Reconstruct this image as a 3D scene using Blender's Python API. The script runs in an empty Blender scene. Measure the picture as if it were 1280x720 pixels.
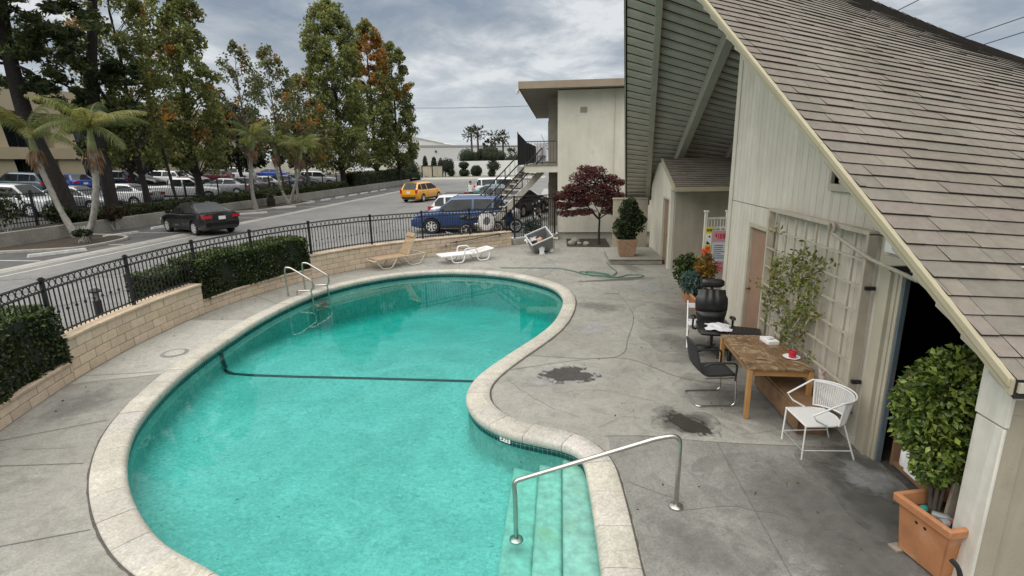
import bpy, bmesh, math, random
import numpy as np
from mathutils import Vector, Matrix
random.seed(7)
RNG = np.random.default_rng(11)
SC = bpy.context.scene
COL = SC.collection
rad = math.radians
WM = {}                                   # world matrices of the objects made so far

def V(*a): return Vector(a)

# ------------------------------------------------------------------ objects
def setp(o, label=None, cat=None, group=None, kind=None):
    if label: o['label'] = label
    if cat: o['category'] = cat
    if group: o['group'] = group
    if kind: o['kind'] = kind
    return o

def thing(name, label, cat, loc=(0, 0, 0), rz=0.0, group=None):
    o = bpy.data.objects.new(name, None)
    COL.objects.link(o)
    o.empty_display_size = .1
    o.location = loc
    o.rotation_euler = (0, 0, rz)
    WM[o.name] = Matrix.Translation(Vector(loc)) @ Matrix.Rotation(rz, 4, 'Z')
    return setp(o, label, cat, group)

def link_mesh(name, me, parent=None, loc=None):
    o = bpy.data.objects.new(name, me)
    COL.objects.link(o)
    M = Matrix.Identity(4)
    if parent is not None:
        o.parent = parent
        M = WM[parent.name].copy()
    if loc is not None:
        o.location = loc
        M = M @ Matrix.Translation(Vector(loc))
    WM[o.name] = M
    return o

def copy_tree(o, parent=None, mats=None):
    c = o.copy()
    COL.objects.link(c)
    if parent is not None:
        c.parent = parent
    for ch in o.children:
        copy_tree(ch, c)
    return c

class MB:
    """collects faces and links them as one mesh"""
    def __init__(s):
        s.v = []; s.f = []; s.m = []; s.c = []; s.mi = 0; s.col = (1, 1, 1); s.T = None; s.usecol = False
    def color(s, c):
        s.col = tuple(c)[:3]; s.usecol = True
    def add(s, vs, fs):
        b = len(s.v)
        if s.T is not None:
            vs = [s.T @ Vector(v) for v in vs]
        s.v.extend([tuple(v) for v in vs])
        for f in fs:
            s.f.append(tuple(b + i for i in f)); s.m.append(s.mi); s.c.append(s.col)
    def box(s, x0, x1, y0, y1, z0, z1):
        vs = [(x0, y0, z0), (x1, y0, z0), (x1, y1, z0), (x0, y1, z0), (x0, y0, z1), (x1, y0, z1), (x1, y1, z1), (x0, y1, z1)]
        s.add(vs, [(3, 2, 1, 0), (4, 5, 6, 7), (0, 1, 5, 4), (1, 2, 6, 5), (2, 3, 7, 6), (3, 0, 4, 7)])
    def cbox(s, c, size, rot=None):
        """box around centre c, optional rotation matrix"""
        hx, hy, hz = size[0] / 2, size[1] / 2, size[2] / 2
        vs = [Vector((a * hx, b * hy, d * hz)) for d in (-1, 1) for a, b in ((-1, -1), (1, -1), (1, 1), (-1, 1))]
        if rot is not None:
            vs = [rot @ v for v in vs]
        vs = [v + Vector(c) for v in vs]
        s.add(vs, [(3, 2, 1, 0), (4, 5, 6, 7), (0, 1, 5, 4), (1, 2, 6, 5), (2, 3, 7, 6), (3, 0, 4, 7)])
    def bar(s, p, q, w, h, up=(0, 0, 1)):
        p = Vector(p); q = Vector(q); d = (q - p)
        L = d.length
        if L < 1e-6: return
        d.normalize(); up = Vector(up)
        side = d.cross(up)
        if side.length < 1e-4: side = d.cross(Vector((1, 0, 0)))
        side.normalize(); u = side.cross(d)
        a = side * w / 2; b = u * h / 2
        vs = [p - a - b, p + a - b, p + a + b, p - a + b, q - a - b, q + a - b, q + a + b, q - a + b]
        s.add(vs, [(3, 2, 1, 0), (4, 5, 6, 7), (0, 1, 5, 4), (1, 2, 6, 5), (2, 3, 7, 6), (3, 0, 4, 7)])
    def tube(s, pts, r, n=8, closed=False, caps=True):
        pts = [Vector(p) for p in pts]
        N = len(pts)
        rs = r if isinstance(r, (list, tuple)) else [r] * N
        tans = []
        for i in range(N):
            if closed: t = pts[(i + 1) % N] - pts[i - 1]
            else: t = pts[min(i + 1, N - 1)] - pts[max(i - 1, 0)]
            tans.append(t.normalized())
        ref = Vector((0, 0, 1)) if abs(tans[0].z) < .9 else Vector((1, 0, 0))
        u = tans[0].cross(ref).normalized()
        vs = []
        for i in range(N):
            t = tans[i]
            u = (u - t * u.dot(t))
            if u.length < 1e-5: u = t.cross(Vector((1, 0, 0)))
            u.normalize(); w = t.cross(u)
            for k in range(n):
                a = 2 * math.pi * k / n
                vs.append(pts[i] + (u * math.cos(a) + w * math.sin(a)) * rs[i])
        fs = []
        for i in range(N if closed else N - 1):
            j = (i + 1) % N
            for k in range(n):
                fs.append((i * n + k, i * n + (k + 1) % n, j * n + (k + 1) % n, j * n + k))
        if caps and not closed:
            fs.append(tuple(range(n - 1, -1, -1))); fs.append(tuple((N - 1) * n + k for k in range(n)))
        s.add(vs, fs)
    def lathe(s, prof, c=(0, 0, 0), n=20, axis='z', sx=1, sy=1, caps=True):
        vs = []; fs = []
        for r, z in prof:
            for k in range(n):
                a = 2 * math.pi * k / n
                x, y = r * math.cos(a) * sx, r * math.sin(a) * sy
                if axis == 'z': p = (x, y, z)
                elif axis == 'y': p = (x, z, y)
                else: p = (z, x, y)
                vs.append((p[0] + c[0], p[1] + c[1], p[2] + c[2]))
        for i in range(len(prof) - 1):
            for k in range(n):
                fs.append((i * n + k, i * n + (k + 1) % n, (i + 1) * n + (k + 1) % n, (i + 1) * n + k))
        if caps and prof[0][0] > 1e-6: fs.append(tuple(range(n - 1, -1, -1)))
        if caps and prof[-1][0] > 1e-6: fs.append(tuple((len(prof) - 1) * n + k for k in range(n)))
        s.add(vs, fs)
    def prism(s, poly, z0, z1):
        n = len(poly)
        vs = [(x, y, z0) for x, y in poly] + [(x, y, z1) for x, y in poly]
        fs = [tuple(range(n - 1, -1, -1)), tuple(range(n, 2 * n))]
        for i in range(n):
            j = (i + 1) % n
            fs.append((i, j, n + j, n + i))
        s.add(vs, fs)
    def slab(s, quad, nrm, t):
        """a sheet polygon thickened by t along -nrm"""
        n = len(quad); nrm = Vector(nrm).normalized()
        vs = [Vector(q) for q in quad] + [Vector(q) - nrm * t for q in quad]
        fs = [tuple(range(n)), tuple(range(2 * n - 1, n - 1, -1))]
        for i in range(n):
            j = (i + 1) % n
            fs.append((j, i, n + i, n + j))
        s.add(vs, fs)
    def ball(s, c, r, n=10, m=7, sc=(1, 1, 1)):
        vs = [(c[0], c[1], c[2] - r * sc[2])]; fs = []
        for i in range(1, m):
            t = math.pi * i / m
            for k in range(n):
                a = 2 * math.pi * k / n
                vs.append((c[0] + r * sc[0] * math.sin(t) * math.cos(a), c[1] + r * sc[1] * math.sin(t) * math.sin(a), c[2] - r * sc[2] * math.cos(t)))
        vs.append((c[0], c[1], c[2] + r * sc[2]))
        for k in range(n): fs.append((0, 1 + (k + 1) % n, 1 + k))
        for i in range(m - 2):
            for k in range(n):
                a = 1 + i * n
                fs.append((a + k, a + (k + 1) % n, a + n + (k + 1) % n, a + n + k))
        last = len(vs) - 1; a = 1 + (m - 2) * n
        for k in range(n): fs.append((last, a + k, a + (k + 1) % n))
        s.add(vs, fs)
    def build(s, name, mats, parent=None, loc=None, world=False, smooth=None, bevel=0, seg=2, label=None, cat=None, group=None, kind=None, fixn=True):
        """world=True: the vertices are world coordinates and are moved into the parent's / own space"""
        if not isinstance(mats, (list, tuple)): mats = [mats]
        vs = s.v
        if world:
            M = WM[parent.name].copy() if parent is not None else Matrix.Identity(4)
            if loc is not None: M = M @ Matrix.Translation(Vector(loc))
            Mi = M.inverted()
            vs = [tuple(Mi @ Vector(v)) for v in vs]
        me = bpy.data.meshes.new(name)
        me.from_pydata(vs, [], s.f)
        for m in mats: me.materials.append(m)
        me.polygons.foreach_set('material_index', s.m)
        if s.usecol:
            at = me.color_attributes.new('Col', 'FLOAT_COLOR', 'CORNER')
            buf = []
            for p in me.polygons:
                c = s.c[p.index]
                buf.extend((c[0], c[1], c[2], 1.0) * p.loop_total)
            at.data.foreach_set('color', buf)
        if fixn:
            bm = bmesh.new(); bm.from_mesh(me)
            bmesh.ops.recalc_face_normals(bm, faces=bm.faces)
            bm.to_mesh(me); bm.free()
        if smooth is not None:
            me.polygons.foreach_set('use_smooth', [True] * len(me.polygons))
            me.set_sharp_from_angle(angle=rad(smooth))
        me.update()
        o = link_mesh(name, me, parent, loc)
        if bevel:
            b = o.modifiers.new('bevel', 'BEVEL'); b.width = bevel; b.segments = seg; b.limit_method = 'ANGLE'; b.angle_limit = rad(35)
            if smooth is None:
                me.polygons.foreach_set('use_smooth', [True] * len(me.polygons)); b.harden_normals = False
                me.set_sharp_from_angle(angle=rad(30))
        return setp(o, label, cat, group, kind)

def leaves(name, P, L, W, cols, m, parent=None, D=None, up=0.0, loc=None, label=None, cat=None, group=None, kind=None, fold=0.0):
    """one mesh of pointed leaf faces at the world points P"""
    P = np.asarray(P, float); n = len(P)
    if D is None:
        D = RNG.normal(size=(n, 3)); D[:, 2] += up
    D = D / np.linalg.norm(D, axis=1)[:, None]
    R = RNG.normal(size=(n, 3)); Wd = np.cross(D, R); Wd /= (np.linalg.norm(Wd, axis=1)[:, None] + 1e-9)
    k_ = RNG.uniform(.5, 1.45, n); l = (np.asarray(L) * k_)[:, None]; w = (np.asarray(W) * k_ * RNG.uniform(.8, 1.25, n))[:, None]
    v = np.empty((n, 4, 3))
    v[:, 0] = P - D * l / 2; v[:, 1] = P + Wd * w / 2 - D * l * .08; v[:, 2] = P + D * l / 2; v[:, 3] = P - Wd * w / 2 - D * l * .08
    if fold:
        Nn = np.cross(D, Wd); v[:, 1] += Nn * w * fold; v[:, 3] += Nn * w * fold; v[:, 2] -= Nn * l * fold * .35
    v = v.reshape(-1, 3)
    M = WM[parent.name] if parent is not None else Matrix.Identity(4)
    if loc is not None: M = M @ Matrix.Translation(Vector(loc))
    Mi = np.array(M.inverted())
    v = v @ Mi[:3, :3].T + Mi[:3, 3]
    me = bpy.data.meshes.new(name)
    me.vertices.add(4 * n); me.vertices.foreach_set('co', v.ravel())
    if fold:
        ix = (np.arange(n)[:, None] * 4 + np.array([0, 1, 2, 0, 2, 3])[None, :]).ravel().astype(np.int32)
        me.loops.add(6 * n); me.loops.foreach_set('vertex_index', ix)
        me.polygons.add(2 * n); me.polygons.foreach_set('loop_start', np.arange(0, 6 * n, 3, dtype=np.int32)); me.polygons.foreach_set('loop_total', np.full(2 * n, 3, dtype=np.int32))
    else:
        me.loops.add(4 * n); me.loops.foreach_set('vertex_index', np.arange(4 * n, dtype=np.int32))
        me.polygons.add(n); me.polygons.foreach_set('loop_start', np.arange(0, 4 * n, 4, dtype=np.int32))
        me.polygons.foreach_set('loop_total', np.full(n, 4, dtype=np.int32))
    me.update(calc_edges=True)
    at = me.color_attributes.new('Col', 'FLOAT_COLOR', 'POINT')
    c = np.ones((n, 4, 4)); c[:, :, :3] = np.asarray(cols)[:, None, :]
    at.data.foreach_set('color', c.ravel())
    me.materials.append(m)
    o = link_mesh(name, me, parent, loc)
    return setp(o, label, cat, group, kind)

def palette(n, base, alts=(), pr=(), var=.25):
    """per-leaf colours: base with brightness scatter, some replaced by alternatives"""
    c = np.tile(np.array(base, float), (n, 1))
    r = RNG.random(n); acc = 0
    for a, p in zip(alts, pr):
        mk = (r >= acc) & (r < acc + p); c[mk] = a; acc += p
    return c * RNG.uniform(1 - var, 1 + var, n)[:, None]

# ------------------------------------------------------------------ materials
def newmat(name):
    m = bpy.data.materials.new(name); m.use_nodes = True
    nt = m.node_tree; b = nt.nodes['Principled BSDF']
    return m, nt, b

def N(nt, t, **kw):
    n = nt.nodes.new(t)
    for k, v in kw.items():
        if k in n.inputs: n.inputs[k].default_value = v
        else: setattr(n, k, v)
    return n

def ramp(nt, src, stops):
    r = nt.nodes.new('ShaderNodeValToRGB')
    while len(r.color_ramp.elements) < len(stops): r.color_ramp.elements.new(.5)
    for e, (p, c) in zip(r.color_ramp.elements, stops):
        e.position = p; e.color = (c[0], c[1], c[2], 1)
    nt.links.new(src, r.inputs['Fac'])
    return r.outputs['Color']

def noise(nt, scale, detail=4, rough=.55, dist=0, co=None, sc=None):
    n = nt.nodes.new('ShaderNodeTexNoise')
    n.inputs['Scale'].default_value = scale; n.inputs['Detail'].default_value = detail
    n.inputs['Roughness'].default_value = rough; n.inputs['Distortion'].default_value = dist
    tc = nt.nodes.new('ShaderNodeNewGeometry') if co == 'world' else nt.nodes.new('ShaderNodeTexCoord')
    out = tc.outputs['Position'] if co == 'world' else tc.outputs['Object']
    if sc is not None:
        mp = nt.nodes.new('ShaderNodeMapping'); mp.inputs['Scale'].default_value = sc
        nt.links.new(out, mp.inputs['Vector']); out = mp.outputs['Vector']
    nt.links.new(out, n.inputs['Vector'])
    return n.outputs['Fac']

def mixc(nt, fac, a, b, mode='MIX'):
    m = nt.nodes.new('ShaderNodeMix'); m.data_type = 'RGBA'; m.blend_type = mode
    if hasattr(fac, 'is_linked'): nt.links.new(fac, m.inputs[0])
    else: m.inputs[0].default_value = fac
    for i, x in ((6, a), (7, b)):
        if hasattr(x, 'is_linked'): nt.links.new(x, m.inputs[i])
        else: m.inputs[i].default_value = (x[0], x[1], x[2], 1)
    return m.outputs[2]

def bump(nt, b, h, strength=.2, dist=.02):
    n = nt.nodes.new('ShaderNodeBump'); n.inputs['Strength'].default_value = strength; n.inputs['Distance'].default_value = dist
    nt.links.new(h, n.inputs['Height']); nt.links.new(n.outputs['Normal'], b.inputs['Normal'])

def mat(name, col, rough=.7, metal=0, var=.18, scale=3, fine=60, bstr=.15, coat=0, attr=False, spec=.5, co=None, dirt=None, streak=None):
    m, nt, b = newmat(name)
    b.inputs['Roughness'].default_value = rough; b.inputs['Metallic'].default_value = metal
    b.inputs['Specular IOR Level'].default_value = spec
    if coat: b.inputs['Coat Weight'].default_value = coat; b.inputs['Coat Roughness'].default_value = .06
    f = noise(nt, scale, 5, .6, co=co)
    lo = [c * (1 - var) for c in col]; hi = [min(1, c * (1 + var)) for c in col]
    c = ramp(nt, f, [(.3, lo), (.7, hi)])
    if attr:
        a = nt.nodes.new('ShaderNodeAttribute'); a.attribute_name = 'Col'
        c = mixc(nt, 1.0, c, a.outputs['Color'], 'MULTIPLY')
    if dirt:
        d = noise(nt, dirt[1], 6, .65, .6, co=co)
        fac = ramp(nt, d, [(dirt[2], (0, 0, 0)), (min(1, dirt[2] + .16), (1, 1, 1))])
        c = mixc(nt, fac, c, dirt[0])
    if streak:
        k = streak[1]; sf = ramp(nt, noise(nt, 1.0, 6, .65, .3, co=co, sc=streak[0]), [(.34, (k, k, k * .97)), (.62, (1.06, 1.06, 1.06))])
        c = mixc(nt, 1.0, c, sf, 'MULTIPLY')
    nt.links.new(c, b.inputs['Base Color'])
    if bstr:
        bump(nt, b, noise(nt, fine, 3, .6, co=co), bstr, .01)
    return m

def leafmat(name, rough=.5, trans=.42):
    m, nt, b = newmat(name)
    a = nt.nodes.new('ShaderNodeAttribute'); a.attribute_name = 'Col'
    nt.links.new(a.outputs['Color'], b.inputs['Base Color'])
    b.inputs['Roughness'].default_value = rough; b.inputs['Specular IOR Level'].default_value = .35
    t = nt.nodes.new('ShaderNodeBsdfTranslucent'); nt.links.new(mixc(nt, 1.0, a.outputs['Color'], (1.9, 1.75, 1.2), 'MULTIPLY'), t.inputs['Color'])
    mx = nt.nodes.new('ShaderNodeMixShader'); mx.inputs[0].default_value = trans
    nt.links.new(b.outputs[0], mx.inputs[1]); nt.links.new(t.outputs[0], mx.inputs[2])
    nt.links.new(mx.outputs[0], nt.nodes['Material Output'].inputs['Surface'])
    return m
# ------------------------------------------------------------------ material library
def concrete_mat(name, a, b_, stain, sc=.55, rough=.85, dark=.62):
    m, nt, b = newmat(name)
    n1 = noise(nt, sc, 6, .6, .4, co='world')
    c = ramp(nt, n1, [(.32, a), (.68, b_)])
    n2 = noise(nt, sc * 3.1, 8, .7, 1.2, co='world')
    f2 = ramp(nt, n2, [(.5, (0, 0, 0)), (.72, (.75, .75, .75))])
    c = mixc(nt, f2, c, stain)
    n5 = noise(nt, sc * 5.5, 7, .68, 2.0, co='world')
    f5 = ramp(nt, n5, [(.36, (.84, .84, .82)), (.5, (1, 1, 1)), (.66, (1.10, 1.10, 1.09))])
    c = mixc(nt, 1.0, c, f5, 'MULTIPLY')
    n3 = noise(nt, 38, 5, .7, co='world')
    f3 = ramp(nt, n3, [(.32, (.74, .74, .73)), (.68, (1.15, 1.15, 1.15))])
    c = mixc(nt, 1.0, c, f3, 'MULTIPLY')
    n4 = noise(nt, 7, 3, .5, co='world')
    f4 = ramp(nt, n4, [(.70, (0, 0, 0)), (.74, (.55, .55, .55))])
    c = mixc(nt, f4, c, [x * dark for x in a])
    nt.links.new(c, b.inputs['Base Color'])
    b.inputs['Roughness'].default_value = rough
    rr = ramp(nt, n2, [(.35, (rough,) * 3), (.75, (rough - .25,) * 3)])
    nt.links.new(rr, b.inputs['Roughness'])
    bump(nt, b, noise(nt, 55, 6, .65, co='world'), .25, .006)
    return m

m_deck = concrete_mat('deck_concrete', (.245, .235, .205), (.345, .335, .30), (.21, .20, .18))
m_deck_grey = concrete_mat('deck_grey_concrete', (.195, .190, .172), (.265, .258, .235), (.165, .160, .146), .8)
m_deck_dark = concrete_mat('deck_damp_concrete', (.115, .112, .10), (.175, .172, .155), (.085, .083, .074), 1.2, .7)
m_deck_pale = concrete_mat('deck_pale_concrete', (.37, .355, .315), (.46, .445, .40), (.31, .30, .27), .9)
m_coping = concrete_mat('coping_concrete', (.45, .43, .38), (.55, .53, .475), (.38, .36, .315), 1.3, .8, .75)
m_joint = mat('joint_filler', (.15, .142, .125), .95, var=.3, scale=20)
m_crack = mat('deck_crack', (.085, .08, .07), .95, var=.3, scale=20)
m_asph = concrete_mat('asphalt', (.165, .165, .160), (.235, .232, .222), (.135, .134, .130), .22, .9, .7)
m_gutter = concrete_mat('gutter_concrete', (.33, .32, .29), (.43, .415, .375), (.24, .23, .21), .5)
m_kerb = concrete_mat('kerb_concrete', (.36, .34, .30), (.47, .45, .40), (.26, .25, .22), .9)
m_lowwall = concrete_mat('low_wall_concrete', (.26, .24, .20), (.37, .35, .30), (.17, .155, .13), .9)
m_paint = concrete_mat('lot_paint', (.52, .51, .48), (.66, .65, .62), (.25, .245, .235), 2.2)
m_soil = mat('soil', (.045, .034, .024), .95, var=.5, scale=6, fine=25, bstr=.8)
m_far_lot = concrete_mat('neighbour_asphalt', (.07, .07, .07), (.11, .11, .107), (.05, .05, .05), .2)

# pool plaster
def plaster():
    m, nt, b = newmat('pool_plaster')
    n1 = noise(nt, .9, 7, .65, .8, co='world')
    c = ramp(nt, n1, [(.30, (.15, .46, .42)), (.50, (.21, .56, .52)), (.70, (.29, .66, .62))])
    n2 = noise(nt, 7.5, 7, .7, 1.5, co='world', sc=(1, 1.6, 1))
    f2 = ramp(nt, n2, [(.52, (0, 0, 0)), (.70, (.8, .8, .8))])
    c = mixc(nt, f2, c, (.30, .70, .62))
    n3 = noise(nt, 4.2, 8, .72, 2.0, co='world')
    f3 = ramp(nt, n3, [(.53, (0, 0, 0)), (.70, (.8, .8, .8))])
    c = mixc(nt, f3, c, (.10, .36, .29))
    n4 = noise(nt, 14, 3, .5, co='world')
    f4 = ramp(nt, n4, [(.71, (0, 0, 0)), (.745, (.7, .7, .7))])
    c = mixc(nt, f4, c, (.05, .15, .10))
    n5 = noise(nt, 17, 6, .72, .9, co='world', sc=(1, 1.5, 1))
    f5 = ramp(nt, n5, [(.34, (.62, .76, .78)), (.50, (1, 1, 1)), (.64, (1.32, 1.15, 1.15))])
    c = mixc(nt, 1.0, c, f5, 'MULTIPLY')
    nt.links.new(c, b.inputs['Base Color'])
    b.inputs['Roughness'].default_value = .8
    bump(nt, b, noise(nt, 30, 4, .6, co='world'), .2, .01)
    return m
m_plaster = plaster()
m_step = mat('pool_step_plaster', (.32, .64, .55), .8, var=.24, scale=9, co='world', dirt=((.30, .52, .32), 1.4, .58))
m_stripe = mat('pool_stripe_tile', (.012, .05, .055), .5, var=.3, scale=12)

def water():
    m, nt, b = newmat('pool_water')
    nt.nodes.remove(b)
    out = nt.nodes['Material Output']
    fr = N(nt, 'ShaderNodeFresnel', IOR=1.333)
    tr = nt.nodes.new('ShaderNodeBsdfTransparent'); tr.inputs['Color'].default_value = (.93, .985, .97, 1)
    gl = nt.nodes.new('ShaderNodeBsdfGlossy'); gl.inputs['Roughness'].default_value = .0
    bp = nt.nodes.new('ShaderNodeBump'); bp.inputs['Strength'].default_value = .05; bp.inputs['Distance'].default_value = .02
    h = noise(nt, 2.6, 3, .55, .5, co='world')
    nt.links.new(h, bp.inputs['Height'])
    for n in (fr, gl): nt.links.new(bp.outputs['Normal'], n.inputs['Normal'])
    mx = nt.nodes.new('ShaderNodeMixShader')
    nt.links.new(fr.outputs[0], mx.inputs[0]); nt.links.new(tr.outputs[0], mx.inputs[1]); nt.links.new(gl.outputs[0], mx.inputs[2])
    nt.links.new(mx.outputs[0], out.inputs['Surface'])
    va = nt.nodes.new('ShaderNodeVolumeAbsorption'); va.inputs['Color'].default_value = (.12, .88, .86, 1); va.inputs['Density'].default_value = .62
    nt.links.new(va.outputs[0], out.inputs['Volume'])
    return m
m_water = water()

def tileband():
    m, nt, b = newmat('pool_waterline_tile')
    a = nt.nodes.new('ShaderNodeAttribute'); a.attribute_name = 'Col'
    nt.links.new(a.outputs['Color'], b.inputs['Base Color']); b.inputs['Roughness'].default_value = .25
    return m
m_tile = tileband()

m_block = mat('wall_block', (.64, .525, .395), .9, var=.10, scale=9, fine=45, bstr=.3, attr=True, co='world')
m_mortar = mat('mortar', (.27, .22, .16), .95, var=.2, scale=10)
m_iron = mat('black_iron', (.016, .016, .018), .45, metal=.2, var=.3, scale=8, bstr=.05)
m_leaf = leafmat('leaf')
m_leaf_gloss = leafmat('glossy_leaf', .32, .18)
m_core = mat('hedge_core', (.012, .017, .009), .95, var=.4, scale=9, bstr=.3)
m_bark = mat('bark', (.085, .068, .052), .95, var=.4, scale=10, fine=18, bstr=.8, co='world')
m_bark_dark = mat('dark_bark', (.032, .027, .023), .95, var=.4, scale=8, fine=16, bstr=.8, co='world')
m_palmbark = mat('palm_bark', (.27, .255, .225), .9, var=.3, scale=7, fine=30, bstr=.4, co='world')
m_stem = mat('green_stem', (.16, .19, .07), .6, var=.25, scale=5)
m_whitebark = mat('pale_twig', (.42, .40, .35), .8, var=.2, scale=9)

# wood siding, stucco, roof
m_siding = mat('painted_siding', (.585, .545, .465), .75, streak=((2.2, 2.2, .22), .91), var=.10, scale=1.6, fine=35, bstr=.12, co='world', dirt=((.50, .465, .38), 1.1, .62))
m_trim = mat('painted_trim', (.44, .405, .315), .7, var=.10, scale=2.5, fine=35, bstr=.1, co='world', dirt=((.33, .30, .23), 2, .66))
m_rake = mat('rake_board_paint', (.37, .33, .225), .65, var=.08, scale=2, fine=30, bstr=.08, co='world', dirt=((.29, .255, .17), 1.6, .60))
m_trellis = mat('trellis_paint', (.43, .385, .305), .75, var=.14, scale=5, fine=35, bstr=.1, co='world')
m_white_post = mat('whitewashed_post', (.66, .64, .57), .8, streak=((9, 9, .8), .86), var=.10, scale=4, fine=40, bstr=.15, co='world', dirt=((.40, .37, .31), 2.6, .66))
m_stucco = mat('stucco', (.585, .56, .47), .92, streak=((1.6, 1.6, .16), .92), var=.10, scale=.9, fine=70, bstr=.5, co='world', dirt=((.42, .385, .305), .8, .60))
m_stucco2 = mat('tan_stucco', (.37, .335, .26), .92, streak=((1.8, 1.8, .2), .84), var=.10, scale=1.1, fine=70, bstr=.5, co='world', dirt=((.28, .25, .19), 1.3, .62))
m_fascia = mat('fascia_brown', (.27, .215, .15), .7, var=.12, scale=2, co='world')
m_soffit = mat('soffit_paint', (.205, .19, .145), .8, var=.12, scale=2, co='world')
m_plank = mat('soffit_plank_paint', (.455, .425, .36), .75, var=.14, scale=2.5, fine=25, bstr=.15, co='world')
m_beam = mat('roof_beam_paint', (.37, .35, .285), .7, var=.10, scale=3, co='world')
m_deckdark = mat('roof_underlay', (.02, .018, .015), .95, var=.2)
m_shingle = mat('asphalt_shingle', (1, 1, 1), .93, streak=((1.1, .28, .4), .82), var=.20, scale=14, fine=140, bstr=.6, attr=True, co='world')
m_door = mat('brown_door_paint', (.30, .185, .125), .55, var=.10, scale=3, bstr=.05, co='world')
m_dark = mat('dark_interior', (.012, .011, .010), .95, var=.2)
m_darkglass = mat('dark_glass', (.012, .014, .016), .06, var=.1, bstr=0)
m_brass = mat('aged_brass', (.20, .13, .06), .4, metal=.9, var=.2)

# metals, plastics, fabric
m_steel = mat('stainless_steel', (.50, .48, .44), .28, metal=1, var=.12, scale=12, bstr=.03)
m_chrome = mat('chrome_tube', (.62, .62, .62), .18, metal=1, var=.08, bstr=0)
m_whitemetal = mat('white_enamel', (.74, .74, .72), .45, var=.06, scale=8, bstr=.04, dirt=((.52, .48, .42), 9, .70))
m_whiteplastic = mat('white_plastic', (.76, .76, .75), .45, var=.05, scale=5, bstr=.03)
m_beigemetal = mat('beige_enamel', (.58, .53, .43), .5, var=.08, scale=6, bstr=.04)
m_strap = mat('tan_vinyl_strap', (.36, .25, .15), .6, var=.2, scale=6, bstr=.05)
m_blackplastic = mat('black_plastic', (.014, .014, .015), .5, var=.3, scale=6, bstr=.05)
m_leather = mat('black_leather', (.016, .016, .017), .33, var=.35, scale=6, fine=90, bstr=.25)
m_greyplastic = mat('grey_plastic', (.25, .25, .25), .5, var=.12, scale=5, bstr=.08)
m_cloth = mat('white_cloth', (.62, .62, .64), .9, var=.08, scale=6, fine=25, bstr=.5)
m_cloth_pink = mat('tan_cloth', (.42, .25, .17), .9, var=.25, scale=6, fine=25, bstr=.5)
m_terra = mat('terracotta', (.40, .175, .075), .8, var=.2, scale=4, fine=40, bstr=.2, dirt=((.43, .29, .20), 4.5, .56))
m_terra_old = mat('weathered_terracotta', (.30, .19, .115), .9, var=.25, scale=4, fine=40, bstr=.2, dirt=((.19, .14, .09), 4, .55))
m_red = mat('red_glaze', (.50, .015, .03), .3, var=.1, bstr=0)
m_paper = mat('white_paper', (.80, .80, .78), .8, var=.03, bstr=.03)
m_hose = mat('green_hose', (.045, .155, .10), .5, var=.2)
m_hosedark = mat('dark_hose', (.03, .035, .03), .5, var=.2)
m_rubber = mat('rubber', (.012, .012, .012), .85, var=.3, bstr=.1)
m_teal = mat('teal_plastic', (.04, .28, .24), .4, var=.1, bstr=0)
m_clearplastic = mat('cloudy_plastic', (.22, .225, .225), .25, var=.15, bstr=.1)
m_pinkred = mat('red_plastic', (.55, .05, .07), .35, var=.1, bstr=0)
m_ringwhite = mat('ring_white', (.82, .81, .78), .6, var=.06, scale=5, dirt=((.55, .52, .46), 5, .62))

def tablewood():
    m, nt, b = newmat('worn_table_wood')
    g = noise(nt, 3, 6, .65, .6, sc=(9, 1.1, 9))
    c = ramp(nt, g, [(.3, (.10, .055, .026)), (.55, (.20, .115, .055)), (.8, (.30, .20, .11))])
    n = noise(nt, 6, 7, .7, 1.6)
    f = ramp(nt, n, [(.50, (0, 0, 0)), (.62, (.85, .85, .85))])
    c = mixc(nt, f, c, (.37, .29, .19))
    n2 = noise(nt, 3.2, 7, .7, 1.2)
    f2 = ramp(nt, n2, [(.52, (0, 0, 0)), (.64, (1, 1, 1))])
    c = mixc(nt, f2, c, (.062, .038, .022))
    nt.links.new(c, b.inputs['Base Color']); b.inputs['Roughness'].default_value = .6
    bump(nt, b, g, .25, .004)
    return m
m_table = tablewood()
m_oak = mat('honey_oak', (.40, .215, .075), .5, var=.2, scale=3, bstr=.06)
m_bench = mat('bench_wood', (.20, .115, .06), .7, var=.3, scale=5, bstr=.1)
m_stake = mat('grey_wood', (.25, .21, .165), .9, var=.3, scale=9, bstr=.3)

# car paint
def paint(name, c, rough=.32, flake=.0): return mat('car_paint_' + name, c, rough, metal=flake, var=.04, scale=2, bstr=0, coat=.8)
P = {'black': paint('black', (.008, .008, .009)), 'yellow': paint('yellow', (.80, .36, .010)), 'blue': paint('blue', (.015, .052, .16), flake=.2),
     'white': paint('white', (.66, .67, .68)), 'silver': paint('silver', (.32, .33, .34), flake=.5), 'teal': paint('teal', (.07, .19, .20), flake=.2),
     'grey': paint('grey', (.07, .075, .08), flake=.3), 'maroon': paint('maroon', (.10, .012, .02)), 'slate': paint('slate', (.06, .10, .14), flake=.4),
     'brightblue': paint('bright_blue', (.012, .06, .32)), 'navy': paint('navy', (.010, .018, .05))}
def carglass():
    m, nt, b = newmat('car_window_glass')
    b.inputs['Base Color'].default_value = (.012, .016, .017, 1); b.inputs['Roughness'].default_value = .03
    b.inputs['Specular IOR Level'].default_value = .28
    f = noise(nt, 1.2, 3); c = ramp(nt, f, [(.35, (.008, .010, .011)), (.7, (.03, .036, .038))])
    nt.links.new(c, b.inputs['Base Color'])
    return m
m_carglass = carglass()
m_alloy = mat('alloy_rim', (.74, .74, .74), .42, metal=.6, var=.06, bstr=0)
m_tail = mat('tail_lamp_red', (.42, .012, .02), .15, var=.2, scale=12, bstr=0, coat=.6)
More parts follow.
